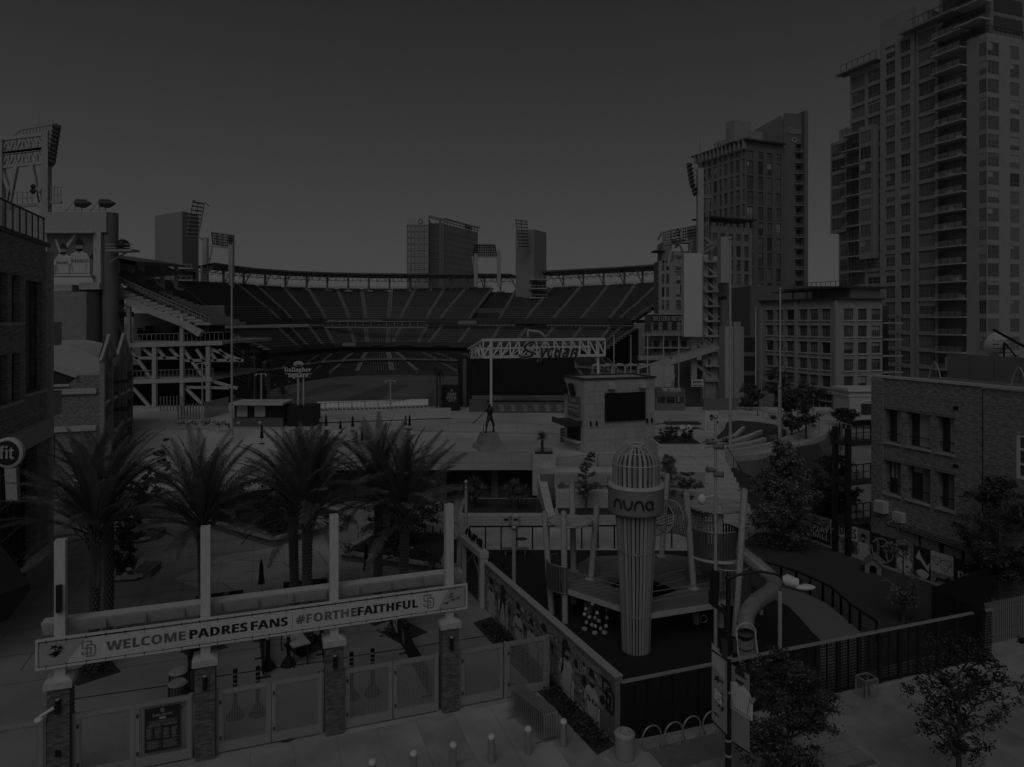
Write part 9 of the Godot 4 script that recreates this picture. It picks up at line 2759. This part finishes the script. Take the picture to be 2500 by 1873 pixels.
	m=MB.new();m.flat(PackedVector2Array([Vector2(q[0]+w*.15,1.3),Vector2(q[0]+w*.35,1.75),Vector2(q[0]+w*.45,1.45),Vector2(q[0]+w*.8,.95),Vector2(q[0]+w*.95,1.2),Vector2(q[0]+w*.9,.6),Vector2(q[0]+w*.7,.8),Vector2(q[0]+w*.4,1.15),Vector2(q[0]+w*.2,1.2)]),t*Vector3(0,0,.006),t.basis.x,t.basis.y);m.flat(_blob(Vector2(q[0]+w*.55,.4),.4,.25),t*Vector3(0,0,.006),t.basis.x,t.basis.y);part("print_dog",m,M.print_light,o)
	q=X[7];w=q[1]-q[0]
	m=MB.new()
	var loop:=func(pts:Array) -> void:
		for i in pts.size()-1:m.bar(t*Vector3(q[0]+w*pts[i].x,pts[i].y,.008),t*Vector3(q[0]+w*pts[i+1].x,pts[i+1].y,.008),.03,.006,t.basis.z)
	loop.call([Vector2(.1,1.5),Vector2(.12,1.72),Vector2(.22,1.62),Vector2(.34,1.62),Vector2(.44,1.7),Vector2(.44,1.45),Vector2(.36,1.25),Vector2(.2,1.25),Vector2(.1,1.5)])
	loop.call([Vector2(.44,1.45),Vector2(.52,1.6),Vector2(.72,1.6),Vector2(.84,1.72),Vector2(.94,1.5),Vector2(.88,1.3),Vector2(.8,1.4),Vector2(.76,1.1),Vector2(.64,.95),Vector2(.5,1.05),Vector2(.46,1.25)])
	for p in [[.2,1.45],[.32,1.45],[.56,1.38],[.7,1.38],[.63,1.12]]:m.flat(_blob(Vector2(q[0]+w*p[0],p[1]),.035,.03),t*Vector3(0,0,.008),t.basis.x,t.basis.y)
	part("print_outline",m,M.print_dark,o)
	m=MB.new();m.sbox(q[0]+.01,q[1]-.01,.09,.8,.001,.005);part("print",m,M.print_mid,o,t)
	m=MB.new();m.flat(PackedVector2Array([Vector2(q[0]+w*.2,.15),Vector2(q[0]+w*.25,.5),Vector2(q[0]+w*.6,.5),Vector2(q[0]+w*.8,.72),Vector2(q[0]+w*.92,.6),Vector2(q[0]+w*.8,.4),Vector2(q[0]+w*.78,.15),Vector2(q[0]+w*.65,.32),Vector2(q[0]+w*.35,.32)]),t*Vector3(0,0,.008),t.basis.x,t.basis.y);part("print_cat",m,M.print_dark,o)
	q=X[8]
	put.call("petco",q[0]+.25,q[0]+2.05,.75,.62,M.print_light)
	# dog house
	var dh:=thing("dog_house","small wooden dog house with pitched roof on the dog lawn","dog house",G(2133,1396),-.55)
	m=MB.new();m.flat(PackedVector2Array([Vector2(-.45,0),Vector2(-.2,0),Vector2(-.2,.42),Vector2(-.1,.52),Vector2(.1,.52),Vector2(.2,.42),Vector2(.2,0),Vector2(.45,0),Vector2(.45,.62),Vector2(0,.98),Vector2(-.45,.62)]),Vector3(0,0,.5),Vector3.RIGHT,Vector3.UP);part("front",m,M.hotel_wall,dh)
	m=MB.new();m.sbox(-.45,-.42,0,.62,-.6,.498);m.sbox(.42,.45,0,.62,-.6,.498);m.sbox(-.42,.42,0,.62,-.6,-.57);part("wall",m,M.hotel_wall,dh)
	m=MB.new();m.sbox(-.4,.4,.01,.6,-.4,-.38);part("inside",m,M.black,dh)
	for s in [-1.0,1.0]:
		m=MB.new();m.bar(Vector3(s*.56,.56,-.03),Vector3(0,1.02,-.03),.04,1.28,Vector3.BACK);part("roof",m,M.hotel_dark,dh)
	# trees of the park
	tree("feathery_tree","large feathery tree at the back of the dog lawn left of the printed fence","tree",G(1913,1337),7.2,Vector3(2.3,3.2,2.2),150,80,.22,.1,.24,41,"",.25,true)
	tree("dark_tree","very dark dense tree between the feathery tree and the steel balcony","tree",G(2035,1305),5.6,Vector3(1.9,2.3,1.8),110,75,.2,.03,.075,42,"",.2)
	shrub("undergrowth","bushy undergrowth round the foot of the feathery tree",G(1905,1340),Vector3(3.4,1.3,2.0),700,.2,.035,.09,43,"","shrub")
	tree("young_lawn_tree","slim young tree with pale leaves in front of the baseball panel","tree",G(2205,1520),5.2,Vector3(1.0,2.3,1.0),60,42,.13,.1,.3,44,"",.25)
	tree("corner_tree","big dark tree at the right edge before the brick loft","tree",Vector3(26.0,0,-37.0),7.0,Vector3(1.9,2.5,1.8),140,95,.16,.04,.12,45,"",.3)
	# inner black mesh screen and the pale picket fence
	var sc:=thing("black_screen","black fabric screen fence in the corner of the dog lawn","fence",P(2277,1520,33.6)*Vector3(1,0,1))
	var c0:=P(2277,1520,33.4);var c1:=P(2402,1520,31.2);var c2:=P(2418,1474,31.0)
	m=MB.new()
	var s0:=Vector3(c0.x,0,c0.z)-sc.position;var s1:=Vector3(c1.x,0,c1.z)-sc.position
	m.bar(s0+Vector3(0,1.35,0),s1+Vector3(0,1.2,0),2.6,.05,(s1-s0).cross(Vector3.UP).normalized());part("fabric",m,M.black,sc)
	var s2:=P(2415,1500,36.5);s2=Vector3(s2.x,0,s2.z)-sc.position
	m=MB.new();m.bar(s0+Vector3(0,1.35,0),s2+Vector3(0,1.3,0),2.6,.05,(s2-s0).cross(Vector3.UP).normalized());part("fabric",m,M.black,sc)
	for p in [s0,s1,s2,s0.lerp(s1,.5)]:
		m=MB.new();m.cyl(p,.05,2.75,8);part("post",m,M.black_metal,sc)
	var pk:=thing("picket_fence","pale vertical slat fence at the right edge beyond the black fence","fence",G(2404,1575))
	var pe:=G(2560,1538)-pk.position
	for k in 34:
		m=MB.new();m.bar(pe*(k/34.0),pe*(k/34.0)+Vector3(0,2.0,0),.07,.04);part("slat",m,M.slats_fence,pk)
	for y in [.4,1.6]:
		m=MB.new();m.bar(Vector3(0,y,-.05),pe+Vector3(0,y,-.05),.06);part("rail",m,M.slats_fence,pk)
func _blob(c:Vector2,a:float,b:float) -> PackedVector2Array:
	var r:=PackedVector2Array()
	for k in 14:r.append(c+Vector2(cos(TAU*k/14)*a*(1+.12*sin(k*2.3)),sin(TAU*k/14)*b*(1+.1*cos(k*1.7))))
	return r
